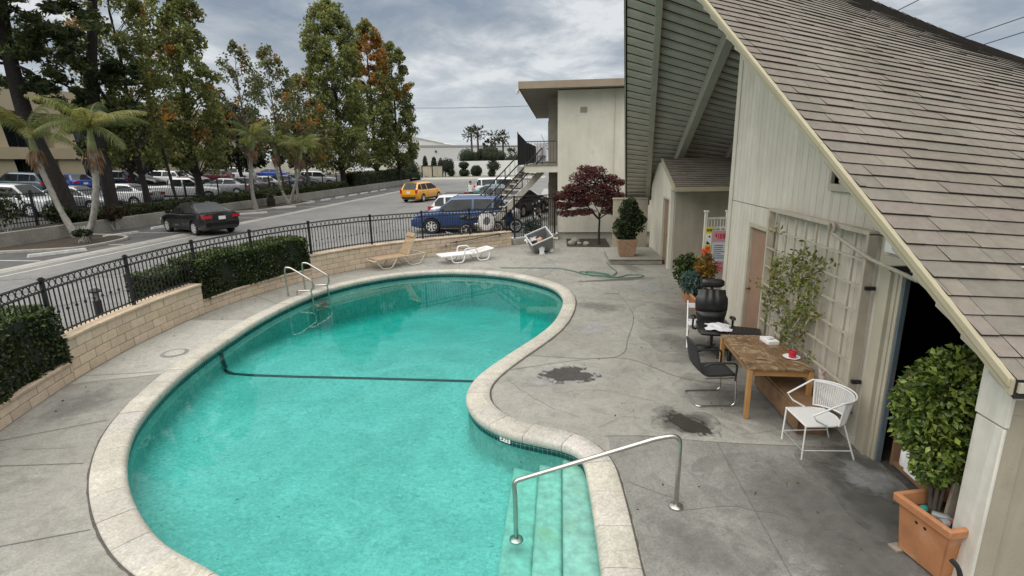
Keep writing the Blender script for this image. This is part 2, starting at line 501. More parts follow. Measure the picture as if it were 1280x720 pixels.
m_head = mat('head_lamp_lens', (.55, .57, .58), .1, var=.2, scale=12, bstr=0, coat=.6)
m_plate = mat('plate_white', (.72, .72, .70), .5, var=.05)
m_trimblack = mat('car_trim_black', (.012, .012, .012), .6, var=.2, bstr=.05)
# ------------------------------------------------------------------ ground, pool, deck
def catmull(pts, per=6, closed=True):
    out = []; n = len(pts)
    rng = range(n) if closed else range(n - 1)
    for i in rng:
        g = (lambda k: pts[k % n]) if closed else (lambda k: pts[max(0, min(n - 1, k))])
        p0, p1, p2, p3 = [Vector(g(k)) for k in (i - 1, i, i + 1, i + 2)]
        for j in range(per):
            t = j / per
            out.append(.5 * ((2 * p1) + (p2 - p0) * t + (2 * p0 - 5 * p1 + 4 * p2 - p3) * t * t + (3 * p1 - p0 - 3 * p2 + p3) * t ** 3))
    if not closed: out.append(Vector(pts[-1]))
    return out

def resample(pts, step, closed=True):
    P_ = [Vector(p) for p in pts] + ([Vector(pts[0])] if closed else [])
    L = [0]
    for a, b in zip(P_, P_[1:]): L.append(L[-1] + (b - a).length)
    n = max(2, round(L[-1] / step)); out = []; k = 0
    for i in range(n if closed else n + 1):
        d = L[-1] * i / n
        while k < len(L) - 2 and L[k + 1] < d: k += 1
        out.append(P_[k].lerp(P_[k + 1], (d - L[k]) / max(1e-9, L[k + 1] - L[k])))
    return out

def offs(pts, d, closed=True):
    """offset to the left of the direction of travel"""
    n = len(pts); out = []
    for i in range(n):
        a = pts[i - 1] if (closed or i > 0) else pts[i]
        b = pts[(i + 1) % n] if (closed or i < n - 1) else pts[i]
        t = (b - a).normalized()
        dd = d(pts[i]) if callable(d) else d
        out.append(pts[i] + Vector((-t.y, t.x)) * dd)
    return out

POOL_IN = [(-3.03, 3.58), (-3.95, 4.0), (-4.95, 4.81), (-5.75, 5.8), (-6.25, 6.85), (-6.62, 8.12), (-6.85, 9.6), (-6.98, 11.0), (-6.95, 12.4), (-6.72, 13.7), (-6.25, 14.7),
           (-5.6, 15.5), (-4.8, 16.07), (-3.85, 16.38), (-2.9, 16.33), (-2.0, 16.05), (-1.3, 15.6), (-.65, 14.95), (-.2, 14.3), (.05, 13.4), (.07, 12.4), (-.1, 11.2), (-.4, 10.2),
           (-.85, 9.2), (-1.2, 8.4), (-1.4, 7.75), (-1.4, 7.2), (-1.25, 6.77), (-1.0, 6.43), (-.66, 6.18), (-.3, 6.04), (.02, 5.93), (.21, 5.8), (.30, 5.6), (.34, 5.2), (.37, 4.6), (.39, 3.9),
           (.40, 3.2), (.36, 2.6), (-.3, 2.45), (-1.2, 2.75), (-2.1, 3.15)]
cw = lambda p: .325 - .035 * max(0, min(1, (p.y - 8) / 6))
pin = resample(catmull(POOL_IN), .09)
pout = offs(pin, cw)                                        # clockwise travel: left is outwards
pout = [sum((pout[(i + k) % len(pout)] for k in range(-3, 4)), Vector((0, 0))) / 7 for i in range(len(pout))]

def sheet(name, outer, holes, z, m, **kw):
    bm = bmesh.new(); ed = []
    for lp in [outer] + holes:
        vs = [bm.verts.new((p[0], p[1], z)) for p in lp]
        for i in range(len(vs)): ed.append(bm.edges.new((vs[i], vs[(i + 1) % len(vs)])))
    bmesh.ops.triangle_fill(bm, use_beauty=True, use_dissolve=False, edges=ed, normal=(0, 0, 1))
    for f in bm.faces:
        if f.normal.z < 0: f.normal_flip()
    me = bpy.data.meshes.new(name); bm.to_mesh(me); bm.free(); me.materials.append(m)
    return setp(link_mesh(name, me, kw.pop('parent', None)), **kw)

# retaining wall line (its pool-side foot)
WALL = [Vector(p) for p in [(-5.4, 1.2), (-6.3, 2.5), (-6.9, 3.6), (-7.35, 4.8), (-7.68, 5.8), (-8.02, 6.8), (-8.3, 7.8), (-8.52, 9.0), (-8.64, 10.2), (-8.66, 11.4), (-8.52, 12.7), (-8.25, 13.85), (-7.92, 14.85),
        (-7.48, 15.8), (-6.99, 16.6), (-6.4, 17.4), (-5.75, 18.2), (-5.1, 18.9), (-4.4, 19.55), (-3.55, 20.33), (-2.76, 21.05), (-2.07, 21.75)]]
wall = resample(catmull(WALL, 6, False), .1, False)

deck_loop = [tuple(p) for p in offs(wall, .12, False)] + [(-2.0, 22.4), (-.2, 23.5), (-.1, 24.0), (14, 24.0), (14, -3), (-2, -3)]
deck = sheet('pool_deck', deck_loop, [[tuple(p) for p in offs(pout, -.02)]], 0, m_deck, kind='structure')
# greyer pour on the house side, as its own slab a few mm above
east = [(.95, 8.92), (2.05, 8.1), (3.7, 9.0), (3.7, 1.5), (.82, 1.5)]
edge_e = [p for p in pout if p.x > .55 and 1.6 < p.y < 5.9]
edge_e.sort(key=lambda p: p.y)
sheet('deck_slab', [(p.x + .035, p.y) for p in edge_e] + [(.62, 6.14), (1.2, 6.19), (1.96, 6.09), (3.7, 6.04), (3.7, 1.6)], [], .004, m_deck_grey, kind='structure', parent=deck)
wp = [p for p in wall if 7.3 < p.y < 10.9]; pp = [p for p in pout if -8 < p.x < -6.6 and 7.75 < p.y < 11.0]
pp.sort(key=lambda p: p.y)
sheet('deck_slab', [(p.x + .03, p.y) for p in wp][::-1] + [(p.x - .03, p.y) for p in pp], [], .004, m_deck_pale, kind='structure', parent=deck)

def strip(mb, pts, w, z, jitter=0):
    pts = [Vector(p) for p in pts]
    if jitter:
        q = resample(pts, .16, False)
        pts = [p + Vector((random.uniform(-1, 1), random.uniform(-1, 1))) * jitter for p in q]
    a = offs(pts, w / 2, False); b = offs(pts, -w / 2, False)
    if jitter:
        a = [p.lerp(q, random.uniform(0, .3)) for p, q in zip(a, b)]
    vs = [(p.x, p.y, z) for p in a] + [(p.x, p.y, z) for p in b]
    n = len(pts)
    mb.add(vs, [(i, n + i, n + i + 1, i + 1) for i in range(n - 1)])

j = MB()
for pts in ([(.58, 6.17), (1.2, 6.20), (1.96, 6.10), (3.6, 6.05)], [(1.965, 6.1), (1.98, 1.5)], [(-6.44, 6.2), (-7.0, 5.85), (-7.62, 5.45)], [(-5.80, 5.15), (-7.4, 4.95)], [(-4.66, 4.05), (-6.7, 3.2)], [(-7.05, 7.92), (-8.3, 7.66)],
            [(1.42, 14.3), (1.67, 11.9), (1.36, 10.1), (.95, 8.95), (-.62, 9.0)], [(-1.1, 8.2), (1.0, 8.95), (2.05, 8.05), (3.6, 7.7)], [(.1, 14.7), (1.35, 15.3), (3.4, 15.6)], [(-.6, 15.6), (-.2, 17.6), (-1.5, 21.5)],
            [(-5.3, 16.75), (-5.9, 17.9)], [(-3.4, 16.95), (-3.9, 19.8)], [(-1.2, 16.1), (-.4, 18.0), (1.6, 18.2)], [(.45, 13.1), (1.55, 13.0), (3.5, 12.2)], [(-7.1, 12.2), (-8.4, 13.2)], [(2.0, 3.9), (3.3, 3.85)]):
    strip(j, catmull([Vector(p) for p in pts], 6, False), .011, .0075)
j.build('control_joint', m_joint, deck, kind='structure', fixn=False)
c = MB()
for pts in ([(1.2, 4.75), (1.8, 4.85), (2.6, 4.6)], [(.75, 5.2), (1.1, 5.0), (1.3, 4.85)], [(-.1, 7.4), (.6, 7.6), (1.4, 7.2)], [(.2, 10.9), (.9, 10.2), (1.5, 10.3)], [(1.7, 12.2), (2.3, 12.9), (3.0, 12.7)], [(-6.9, 5.4), (-6.2, 5.5)], [(.5, 6.4), (.9, 6.75), (1.6, 6.5)],
            [(2.3, 6.3), (3.0, 6.5), (3.4, 6.4)], [(-.9, 7.9), (-.3, 7.1), (.3, 6.6)], [(1.5, 15.4), (2.4, 16.3), (3.2, 16.2)], [(-2.2, 17.2), (-2.9, 18.6), (-2.4, 20.2)], [(.9, 2.9), (1.6, 3.2), (2.0, 3.1)]):
    strip(c, pts, .0045, .0085, .022)
c.build('deck_crack', m_crack, deck, kind='structure', fixn=False)
# open seam between coping and deck
s = MB()
po = offs(pout, .012); n = len(po)
po2 = [p + (po[(i + 1) % n] - p).normalized().orthogonal() * random.uniform(-.006, .006) for i, p in enumerate(po)]
a = offs(po2, .012); b = offs(po2, -.02)
s.add([(p.x, p.y, .006) for p in a] + [(p.x, p.y, .006) for p in b], [(i, (i + 1) % n, n + (i + 1) % n, n + i) for i in range(n)])
s.build('deck_seam', m_crack, deck, kind='structure', fixn=False)

# dark wet patches with a mineral rim
def wetmat(name, col, rough):
    m, nt, b = newmat(name)
    f = noise(nt, 5, 5, .6, co='world'); c = ramp(nt, f, [(.3, [x * .7 for x in col]), (.7, [x * 1.3 for x in col])])
    nt.links.new(c, b.inputs['Base Color']); b.inputs['Roughness'].default_value = rough
    return m
def blob(c, rx, ry, rot, seed, k=.18, n=48):
    r = random.Random(seed); ph = [r.uniform(0, 6.28) for _ in range(6)]; out = []
    for i in range(n):
        t = 2 * math.pi * i / n
        d = 1 + k * sum(math.sin((q + 2) * t + ph[q]) / (1 + .35 * q) for q in range(6))
        x, y = rx * d * math.cos(t), ry * d * math.sin(t)
        out.append((c[0] + x * math.cos(rot) - y * math.sin(rot), c[1] + x * math.sin(rot) + y * math.cos(rot)))
    return out
def stain_shade_mat(name, col, rough, lo, hi, amax, nscale=6):
    """a stain or painted shade patch whose ragged edge comes from noise eating into the rim value stored on the mesh"""
    m, nt, b = newmat(name)
    f = noise(nt, 7, 5, .6, co='world'); c = ramp(nt, f, [(.3, [x * .75 for x in col]), (.7, [x * 1.25 for x in col])])
    nt.links.new(c, b.inputs['Base Color']); b.inputs['Roughness'].default_value = rough
    at = nt.nodes.new('ShaderNodeAttribute'); at.attribute_name = 'Col'
    nz = noise(nt, nscale, 8, .7, .8, co='world')
    ad = nt.nodes.new('ShaderNodeMath'); ad.operation = 'ADD'; nt.links.new(at.outputs['Fac'], ad.inputs[0]); nt.links.new(nz, ad.inputs[1])
    a = ramp(nt, ad.outputs[0], [(lo, (0, 0, 0)), (hi, (amax,) * 3)])
    nt.links.new(a, b.inputs['Alpha'])
    return m
def stain(name, c, rx, ry, rot, seed, z, m):  # soft-edged patch, for deck stains and for the painted house shade
    lp = blob(c, rx, ry, rot, seed, .12); n_ = len(lp); cv = Vector(c); vs = [(c[0], c[1], z)]; val = [.5]
    for t, v in ((.4, .42), (.7, .25), (1.0, -.02), (1.25, -.35)):
        for p in lp: w_ = cv + (Vector(p) - cv) * t; vs.append((w_.x, w_.y, z)); val.append(v)
    fs = [(0, 1 + i, 1 + (i + 1) % n_) for i in range(n_)] + [(1 + r_ * n_ + i, 1 + (r_ + 1) * n_ + i, 1 + (r_ + 1) * n_ + (i + 1) % n_, 1 + r_ * n_ + (i + 1) % n_) for r_ in range(3) for i in range(n_)]
    me = bpy.data.meshes.new(name); me.from_pydata(vs, [], fs); at = me.color_attributes.new('Col', 'FLOAT_COLOR', 'POINT')
    for i, v in enumerate(val): at.data[i].color = (v, v, v, 1)
    me.materials.append(m); return setp(link_mesh(name, me, deck), kind='structure')
m_wet = stain_shade_mat('wet_concrete', (.050, .047, .040), .25, .50, .60, .93)
m_damp = stain_shade_mat('damp_concrete', (.10, .097, .086), .55, .40, .75, .6, 4)
m_faint = stain_shade_mat('faint_stain', (.15, .145, .13), .75, .42, .95, .42, 4)
m_min = stain_shade_mat('mineral_stain', (.40, .40, .40), .9, .50, .80, .42, 9)
stain('mineral_stain', (.06, 8.10), .62, .48, .4, 3, .009, m_min)
stain('wet_patch', (.12, 8.15), .40, .30, .5, 5, .0115, m_wet)
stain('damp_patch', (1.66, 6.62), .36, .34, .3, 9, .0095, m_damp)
stain('wet_patch', (1.72, 6.54), .19, .31, .45, 12, .012, m_wet)
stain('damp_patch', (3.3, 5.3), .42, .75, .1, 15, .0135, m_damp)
stain('mineral_stain', (3.40, 5.45), .26, .34, .6, 21, .0155, m_min)
stain('damp_patch', (1.6, 15.2), .9, .12, .2, 18, .0098, m_damp)
for k, (x, y, a, b, m_) in enumerate(((2.6, 8.9, .7, .4, m_faint), (2.9, 12.0, .5, .9, m_faint), (.7, 10.6, .5, .3, m_min), (-.6, 17.2, .9, .35, m_min), (-7.3, 6.6, .4, .6, m_faint), (-6.6, 4.4, .5, .3, m_faint), (1.3, 4.2, .35, .5, m_faint), (2.3, 17.0, .6, .3, m_faint), (-4.4, 17.6, .7, .3, m_min), (1.1, 3.4, .3, .2, m_min), (.9, 12.3, .4, .6, m_faint), (2.4, 14.2, .5, .5, m_min))):
    stain('damp_patch' if m_ is m_faint else 'mineral_stain', (x, y), a, b, k * .7, 40 + k, .0092 + .0001 * k, m_)
m_house_shade = stain_shade_mat('house_shade_grey', (.13, .127, .116), .8, .38, 1.05, .60, 2.2)  # shade beside the house, painted on the deck as soft darker patches
for k, (x, y, a, b) in enumerate(((2.75, 4.7, .95, 1.15), (2.6, 3.4, .8, .9), (2.9, 7.2, .6, 1.1), (2.7, 9.6, .7, .9), (3.0, 11.2, .5, 1.0))): stain('house_shade_patch', (x, y), a, b, k * .4, 90 + k, .0086 + .0001 * k, m_house_shade)
# fallen leaves and specks of dirt
Pp = []; r_ = random.Random(5)
while len(Pp) < 420:
    x, y = r_.uniform(-8.2, 3.5), r_.uniform(2.6, 21)
    if any(abs(x - p.x) < .5 and abs(y - p.y) < .5 for p in pin[::6]) and r_.random() < .4: pass
    if -7.4 < x < .75 and y < 17.2 and not (x > -.1 and y > 6.6) and not (x > -.9 and y > 10.5): continue
    if y > 15.5 and x < -6 - (18 - y): continue
    Pp.append((x, y, .012 + .004 * r_.random()))
Pp = np.array(Pp)
Dl = RNG.normal(size=Pp.shape); Dl[:, 2] *= .08
leaves('leaf_litter', Pp, .030, .016, palette(len(Pp), (.10, .065, .03), ((.03, .026, .02), (.34, .31, .25)), (.5, .12), .3), leafmat('dry_leaf', .9, .1), D=Dl, kind='stuff')
# the pool shell: coping stones, tile band, plaster, steps
pool = thing('swimming_pool', 'kidney shaped swimming pool with pale coping set in the concrete deck', 'pool', (-3, 9, 0))
cop = MB(); n = len(pin); k = 0; st = 6
while k < n:
    e = min(n, k + st)
    if n - e < 3: e = n
    rng = list(range(k, e + 1)); tilt = random.uniform(-.003, .003); tone = random.uniform(.90, 1.06)
    cop.color((tone, tone * random.uniform(.97, 1.0), tone * random.uniform(.93, 1.0)))
    prof = [(1.0, -.10), (1.0, .020), (.965, .030), (.55, .033), (.10, .030), (-.02, .022), (-.085, -.005), (-.10, -.045), (-.075, -.085), (0, -.10)]
    vs = []; fs = []; q = len(prof)
    for a_, i in enumerate(rng):
        i0 = i % n; f = 0
        p, o = pin[i0], pout[i0]
        if a_ == 0: nx = 1
        elif a_ == len(rng) - 1: nx = -1
        else: nx = 0
        t = (pin[(i0 + 1) % n] - pin[i0 - 1]).normalized() * (.0035 * nx)
        for d, z in prof:
            w = p.lerp(o, d) + t
            vs.append((w.x, w.y, z + (tilt if z > 0 else 0)))
    m_ = len(rng)
    for a_ in range(m_ - 1):
        for b_ in range(q):
            fs.append((a_ * q + b_, a_ * q + (b_ + 1) % q, (a_ + 1) * q + (b_ + 1) % q, (a_ + 1) * q + b_))
    fs.append(tuple(range(q))); fs.append(tuple((m_ - 1) * q + b_ for b_ in range(q)))
    cop.add(vs, fs); k = e
def copmat():
    m = m_coping; nt = m.node_tree; b = nt.nodes['Principled BSDF']
    src = b.inputs['Base Color'].links[0].from_socket
    a = nt.nodes.new('ShaderNodeAttribute'); a.attribute_name = 'Col'
    nt.links.new(mixc(nt, 1.0, src, a.outputs['Color'], 'MULTIPLY'), b.inputs['Base Color'])
copmat()
cop.build('coping', m_coping, pool, world=True, smooth=50)
# bed under the coping joints
bed = MB(); a = offs(pin, .02); b = offs(pout, -.01)
bed.add([(p.x, p.y, .012) for p in a] + [(p.x, p.y, .012) for p in b], [(i, (i + 1) % n, n + (i + 1) % n, n + i) for i in range(n)])
bed.build('coping_bed', m_joint, pool, world=True, fixn=False)
# waterline tile: two rows of small square tiles
tl = MB(); band = resample(pin, .062)
nb = len(band)
for i in range(nb):
    p, q = band[i], band[(i + 1) % nb]
    t = (q - p).normalized(); nrm = Vector((t.y, -t.x))          # into the pool
    for r_ in range(2):
        z1 = -.06 - r_ * .062; z0 = z1 - .056
        a_ = p.lerp(q, .06) + nrm * .006; b_ = p.lerp(q, .94) + nrm * .006
        v = random.uniform(.6, 1.3)
        tl.color((.010 * v, .050 * v, .058 * v))
        tl.add([(a_.x, a_.y, z0), (b_.x, b_.y, z0), (b_.x, b_.y, z1), (a_.x, a_.y, z1)], [(0, 1, 2, 3)])
tl.build('waterline_tile', m_tile, pool, world=True, fixn=False)
def pdepth(x, y):
    t = max(0, min(1, (y - 9.6) / 6.0)); t = t * t * (3 - 2 * t)
    return -.60 - .62 * t
sh = MB()
i1 = offs(pin, -.015); i2 = offs(pin, -.05); i3 = offs(pin, -.12)
vs = []
for lp, dz in ((pin, None), (pin, .12), (i1, .05), (i2, .012), (i3, -.01)):
    for p in lp: vs.append((p.x, p.y, -.05 if dz is None else pdepth(p.x, p.y) + dz))
sh.add(vs, [(r_ * n + i, r_ * n + (i + 1) % n, (r_ + 1) * n + (i + 1) % n, (r_ + 1) * n + i) for r_ in range(4) for i in range(n)])
gx = [-7.6 + .2 * i for i in range(43)]; gy = [2.0 + .2 * i for i in range(76)]
sh.add([(x, y, pdepth(x, y)) for y in gy for x in gx], [(k * 43 + i, k * 43 + i + 1, (k + 1) * 43 + i + 1, (k + 1) * 43 + i) for k in range(75) for i in range(42)])
sh.build('plaster_shell', m_plaster, pool, world=True, smooth=60, fixn=False)
# three entry steps along the right-hand edge
for zt, x0, x1 in ((-.20, .03, .46), (-.35, -.27, .03), (-.49, -.62, -.27)):
    m1 = MB()
    yb = lambda x: 6.10 - .22 * (x + .3) if x < .1 else 6.0
    pts = [(x0, 2.2), (x1, 2.2), (x1, yb(x1)), ((x0 + x1) / 2, yb((x0 + x1) / 2) + .05), (x0, yb(x0) + .08)]
    m1.prism(pts, -.9, zt)
    m1.build('entry_step', m_step, pool, world=True, bevel=.035, seg=3)
# dark tile line across the floor where it drops
stp = MB()
L_ = [(-6.83, 9.25, -.14), (-6.82, 9.28, -.40), (-6.78, 9.30, -.56), (-6.6, 9.25, None), (-6.2, 9.20, None), (-5.2, 9.17, None), (-3.6, 9.16, None), (-2.4, 9.14, None), (-.85, 9.10, None)]
pts = []
for x, y, z in L_: pts.append(Vector((x, y, (pdepth(x, y) + .012) if z is None else z)))
pp = []
for a_, b_ in zip(pts, pts[1:]):
    for k in range(4): pp.append(a_.lerp(b_, k / 4))
pp.append(pts[-1])
vs = []
for p in pp:
    z = max(p.z, pdepth(p.x, p.y) + .012)
    vs += [(p.x + .05 * (p.z > -.5), p.y - .045, z), (p.x + .05 * (p.z > -.5), p.y + .045, z)]
stp.add(vs, [(2 * i, 2 * i + 1, 2 * i + 3, 2 * i + 2) for i in range(len(pp) - 1)])
stp.build('floor_stripe', m_stripe, pool, world=True, fixn=False)
# depth marker plate
def text_mesh(name, body, size, m, parent, M, ext=.002, align='CENTER', label=None):
    cu = bpy.data.curves.new(name, 'FONT'); cu.body = body; cu.size = size; cu.extrude = ext; cu.align_x = align; cu.align_y = 'CENTER'; cu.resolution_u = 3
    o = bpy.data.objects.new(name, cu); COL.objects.link(o)
    me = bpy.data.meshes.new_from_object(o.evaluated_get(bpy.context.evaluated_depsgraph_get()))
    bpy.data.objects.remove(o)
    bpy.data.curves.remove(cu)
    me.materials.clear(); me.materials.append(m)
    PM = WM[parent.name].inverted() if parent is not None else Matrix.Identity(4)
    me.transform(PM @ M)
    return setp(link_mesh(name, me, parent), label)
i = min(range(n), key=lambda k: (pin[k] - Vector((-.72, 6.2))).length)
t = (pin[(i + 1) % n] - pin[i - 1]).normalized(); nr = Vector((t.y, -t.x))
if nr.y > 0: nr = -nr
xax = Vector((-nr.y, nr.x)); 
if xax.x < 0: xax = -xax
p0 = pin[i] + nr * .017
R_ = Matrix(((xax.x, 0, nr.x, p0.x), (xax.y, 0, nr.y, p0.y), (0, 1, 0, -.095), (0, 0, 0, 1)))
pl = MB(); pl.T = R_; pl.cbox((0, 0, -.004), (.17, .105, .012))
plate = pl.build('depth_marker', m_paper, pool, world=True)
text_mesh('depth_number', '3½', .115, m_blackplastic, plate, R_ @ Matrix.Translation((0, 0, .004)))
# pale mineral patch and skimmer lid on the left deck
lid = thing('skimmer_lid', 'round white skimmer lid set in the pale deck between pool and block wall', 'drain lid', (-7.42, 8.82, .006))
l_ = MB(); l_.lathe([(0, .0), (.17, .0), (.17, .006), (.155, .010), (0, .012)], n=28); l_.build('lid_plate', m_kerb, lid, smooth=40)
l_ = MB(); l_.lathe([(.17, .0), (.24, .0), (.24, .003), (.175, .004)], n=28); l_.build('lid_collar', m_deck_grey, lid, smooth=40)
dr = thing('deck_drain', 'small square grey access cover set in the deck near the planter', 'drain lid', (1.32, 13.75, .006), .2)
d_ = MB(); d_.box(-.17, .17, -.13, .13, 0, .008); d_.build('cover_plate', m_greyplastic, dr)
d_ = MB()
for a_, b_, c_, e_ in ((-.2, .2, -.16, -.13), (-.2, .2, .13, .16), (-.2, -.17, -.13, .13), (.17, .2, -.13, .13)): d_.box(a_, b_, c_, e_, 0, .010)
d_.build('cover_frame', m_kerb, dr)

# the water
wtr = MB(); o_ = offs(pin, .05)
vs = [(p.x, p.y, -.145) for p in o_] + [(p.x, p.y, -1.6) for p in o_]
wtr.add(vs, [tuple(range(n)), tuple(range(2 * n - 1, n - 1, -1))] + [(i, n + i, n + (i + 1) % n, (i + 1) % n) for i in range(n)])
wtr.build('water', m_water, kind='structure')

# ------------------------------------------------------------------ car park
back = offs(wall, .30, False)
hole = [tuple(p) for p in back] + [(-1.75, 22.35), (-.2, 23.45), (13.9, 23.45), (13.9, -2.9), (-2, -2.9)]
lot = sheet('parking_lot', [(-400, -60), (400, -60), (400, 900), (-400, 900)], [hole], .30, m_asph, kind='structure')
sheet('walkway', [(-1.9, 23.5), (-.16, 23.5), (-.16, 60), (-1.9, 60)], [], .304, m_gutter, kind='structure')
m_lane = concrete_mat('parking_lane_asphalt', (.075, .076, .077), (.125, .125, .122), (.055, .055, .055), .3, .9, .7)
sheet('parking_lane', [(-23.2, 5), (-18.5, 5), (-18.5, 30), (-18.7, 75), (-23.2, 75)], [], .3025, m_lane, kind='structure')
g = MB()
for pts in ([(-17, 8), (-14, 13), (-13.4, 21), (-11.5, 30), (-12, 42)], [(-12.5, 9), (-10.8, 16), (-9.5, 22), (-9.2, 30)], [(-17.5, 26), (-13, 27.5), (-8.5, 27.2)], [(-17.5, 38), (-12, 40), (-7.5, 39.5)], [(-10, 13), (-13, 14.2), (-17.3, 13.6)], [(-16, 50), (-14, 62), (-13, 80)]):
    strip(g, catmull([Vector(p) for p in pts], 6, False), .035, .306, .10)
g.build('tar_seam', m_crack, lot, kind='structure', fixn=False)
g = MB()
strip(g, [(-18.15, 5), (-18.15, 30), (-18.35, 75)], .75, .304)
g.build('drain_gutter', m_gutter, kind='structure', fixn=False)
g = MB(); strip(g, [(-18.56, 5), (-18.56, 30), (-18.76, 75)], .06, .3045, .01); strip(g, [(-18.0, 5), (-18.0, 30), (-18.2, 75)], .025, .308)
g.build('gutter_seam', m_crack, lot, kind='structure', fixn=False)
g = MB()
for y in (16.9, 20.6, 24.4, 27.6, 31.2, 34.9, 38.9, 42.0, 45.0, 48.0, 51.0, 54.0, 57.0, 60.0, 63.0, 66.0):
    strip(g, [(-21.6, y), (-18.62, y - .15)], .10, .305)
strip(g, [(-17.2, 6), (-17.2, 24)], .10, .305)
for y in (25.0, 28.3, 31.6, 35.0, 38.4, 42.0, 45.4): strip(g, [(-7.3, y), (-2.0, y)], .10, .305)
g.build('parking_stripe', m_paint, kind='structure', fixn=False)
# planted island with kerb, second island round the palms, low wall and raised planter strip
def kerb(name, pts, w=.15, z0=.3, z1=.42):
    k = MB(); a = offs([Vector(p) for p in pts], w / 2, False); b = offs([Vector(p) for p in pts], -w / 2, False)
    for i in range(len(pts) - 1):
        k.prism([tuple(a[i]), tuple(b[i]), tuple(b[i + 1]), tuple(a[i + 1])], z0, z1)
    return k.build(name, m_kerb, kind='structure', bevel=.015)
isl = catmull([Vector(p) for p in [(-23.0, 17.9), (-21.75, 18.3), (-20.2, 18.85), (-19.5, 19.4), (-19.5, 21.0), (-20.0, 22.2), (-21.3, 22.9), (-23.0, 23.2)]], 4, False)
kerb('kerb', [tuple(p) for p in isl])
sheet('planting_bed', [tuple(p) for p in isl], [], .39, m_soil, kind='structure')
isl2 = catmull([Vector(p) for p in [(-23.2, 34.6), (-22.0, 34.9), (-21.4, 35.8), (-21.2, 38.5), (-21.1, 41.5), (-21.4, 43.6), (-22.2, 44.4), (-23.2, 44.6)]], 4, False)
kerb('kerb', [tuple(p) for p in isl2])
sheet('planting_bed', [tuple(p) for p in isl2], [], .39, m_soil, kind='structure')
w_ = MB(); w_.box(-23.45, -23.2, 4, 80, .2, .95)
w_.build('low_wall', m_lowwall, loc=None, bevel=.02, label='long low concrete retaining wall along the far side of the car park', cat='wall')
sheet('planter_strip', [(-25.6, 4), (-23.44, 4), (-23.44, 80), (-25.6, 80)], [], .86, m_soil, kind='structure')
nl = MB(); nl.add([(-25.58, 0, .70), (-25.58, 95, .70), (-46, 95, 1.82), (-46, 0, 1.82), (-90, 95, 1.83), (-90, 0, 1.83)], [(0, 1, 2, 3), (3, 2, 4, 5)])
nl.build('neighbour_lot', m_far_lot, kind='structure', fixn=False)
def nlz(x): return .705 + .0548 * max(0, min(20.4, -25.58 - x))
# wheel stops
ws0 = None
WS = [(-19.29, 18.1, 56), (-21.15, 23.2, 80), (-21.4, 26.4, 84), (-20.6, 33.4, 40), (-20.8, 37.8, 50), (-21.1, 42.5, 88), (-21.1, 45.7, 88), (-21.1, 48.8, 88), (-21.1, 52.0, 88), (-21.1, 55.2, 88), (-21.1, 58.3, 88), (-21.1, 61.2, 88)]
wl = ['nearest white wheel stop beside the planted kerb island', 'white wheel stop against the low wall past the kerb island', 'white wheel stop just ahead of the black sedan', 'white wheel stop in front of the leaning spotted palm trunk', 'white wheel stop below the pair of palms with pale trunks',
      'wheel stop sixth in the row, just past the palm island', 'wheel stop seventh in the row along the low wall', 'wheel stop eighth in the row along the low wall', 'wheel stop ninth in the row along the low wall', 'wheel stop third from the far end of the row', 'wheel stop second from the far end of the row', 'wheel stop farthest away in the row along the low wall']
for (x, y, a_), lb in zip(WS, wl):
    if ws0 is None:
        w_ = MB(); w_.add([(-.9, -.08, 0), (.9, -.08, 0), (.9, .08, 0), (-.9, .08, 0), (-.86, -.055, .13), (.86, -.055, .13), (.86, .055, .13), (-.86, .055, .13)],
                          [(3, 2, 1, 0), (4, 5, 6, 7), (0, 1, 5, 4), (1, 2, 6, 5), (2, 3, 7, 6), (3, 0, 4, 7)])
        ws0 = w_.build('wheel_stop', m_paint, bevel=.015); o = ws0
    else:
        o = ws0.copy(); COL.objects.link(o)
    o.location = (x, y, .303); o.rotation_euler = (0, 0, rad(a_))
    setp(o, lb, 'wheel stop', 'wheel stops of the parking row')
# ------------------------------------------------------------------ block wall, hedges, fence
W0 = resample(catmull(WALL, 6, False), .42, False)
def arc_at(pts):
    L = [0]
    for a, b in zip(pts, pts[1:]): L.append(L[-1] + (b - a).length)
    return L
DENSE = wall; DL = arc_at(DENSE)
def wat(s):
    s = max(0, min(DL[-1] - 1e-6, s)); k = int(np.searchsorted(DL, s, side='right') - 1)
    p = DENSE[k].lerp(DENSE[k + 1], (s - DL[k]) / (DL[k + 1] - DL[k])); a = DENSE[max(0, k - 3)]; b = DENSE[min(len(DENSE) - 1, k + 4)]
    t = (b - a).normalized(); return p, t, Vector((-t.y, t.x))
def s_of(y):                                             # arc length where the wall passes y
    k = min(range(len(DENSE)), key=lambda i: abs(DENSE[i].y - y)); return DL[k]
S1, S2, S3 = s_of(7.5), s_of(11.45), s_of(15.25)
STOT = DL[-1]
bw = thing('block_wall', 'curved tan block retaining wall running round the pool deck', 'wall', (-8.6, 11.4, 0))
blk = MB(); cap = MB(); mor = MB()
def course_block(mb, s0, s1, z0, z1, d0, d1, gap=.006):
    vs = []; m = 4
    for i in range(m):
        p, t, nn = wat(s0 + gap + (s1 - s0 - 2 * gap) * i / (m - 1))
        for d, z in ((d0, z0), (d1, z0), (d1, z1), (d0, z1)):
            q = p + nn * d; vs.append((q.x, q.y, z))
    fs = [(i * 4 + k, i * 4 + (k + 1) % 4, (i + 1) * 4 + (k + 1) % 4, (i + 1) * 4 + k) for i in range(m - 1) for k in range(4)] + [(0, 1, 2, 3), (12, 13, 14, 15)]
    mb.add(vs, fs)
def wtop(s): return .75 - .15 * max(0, min(1, (s - s_of(17)) / (STOT - s_of(17))))
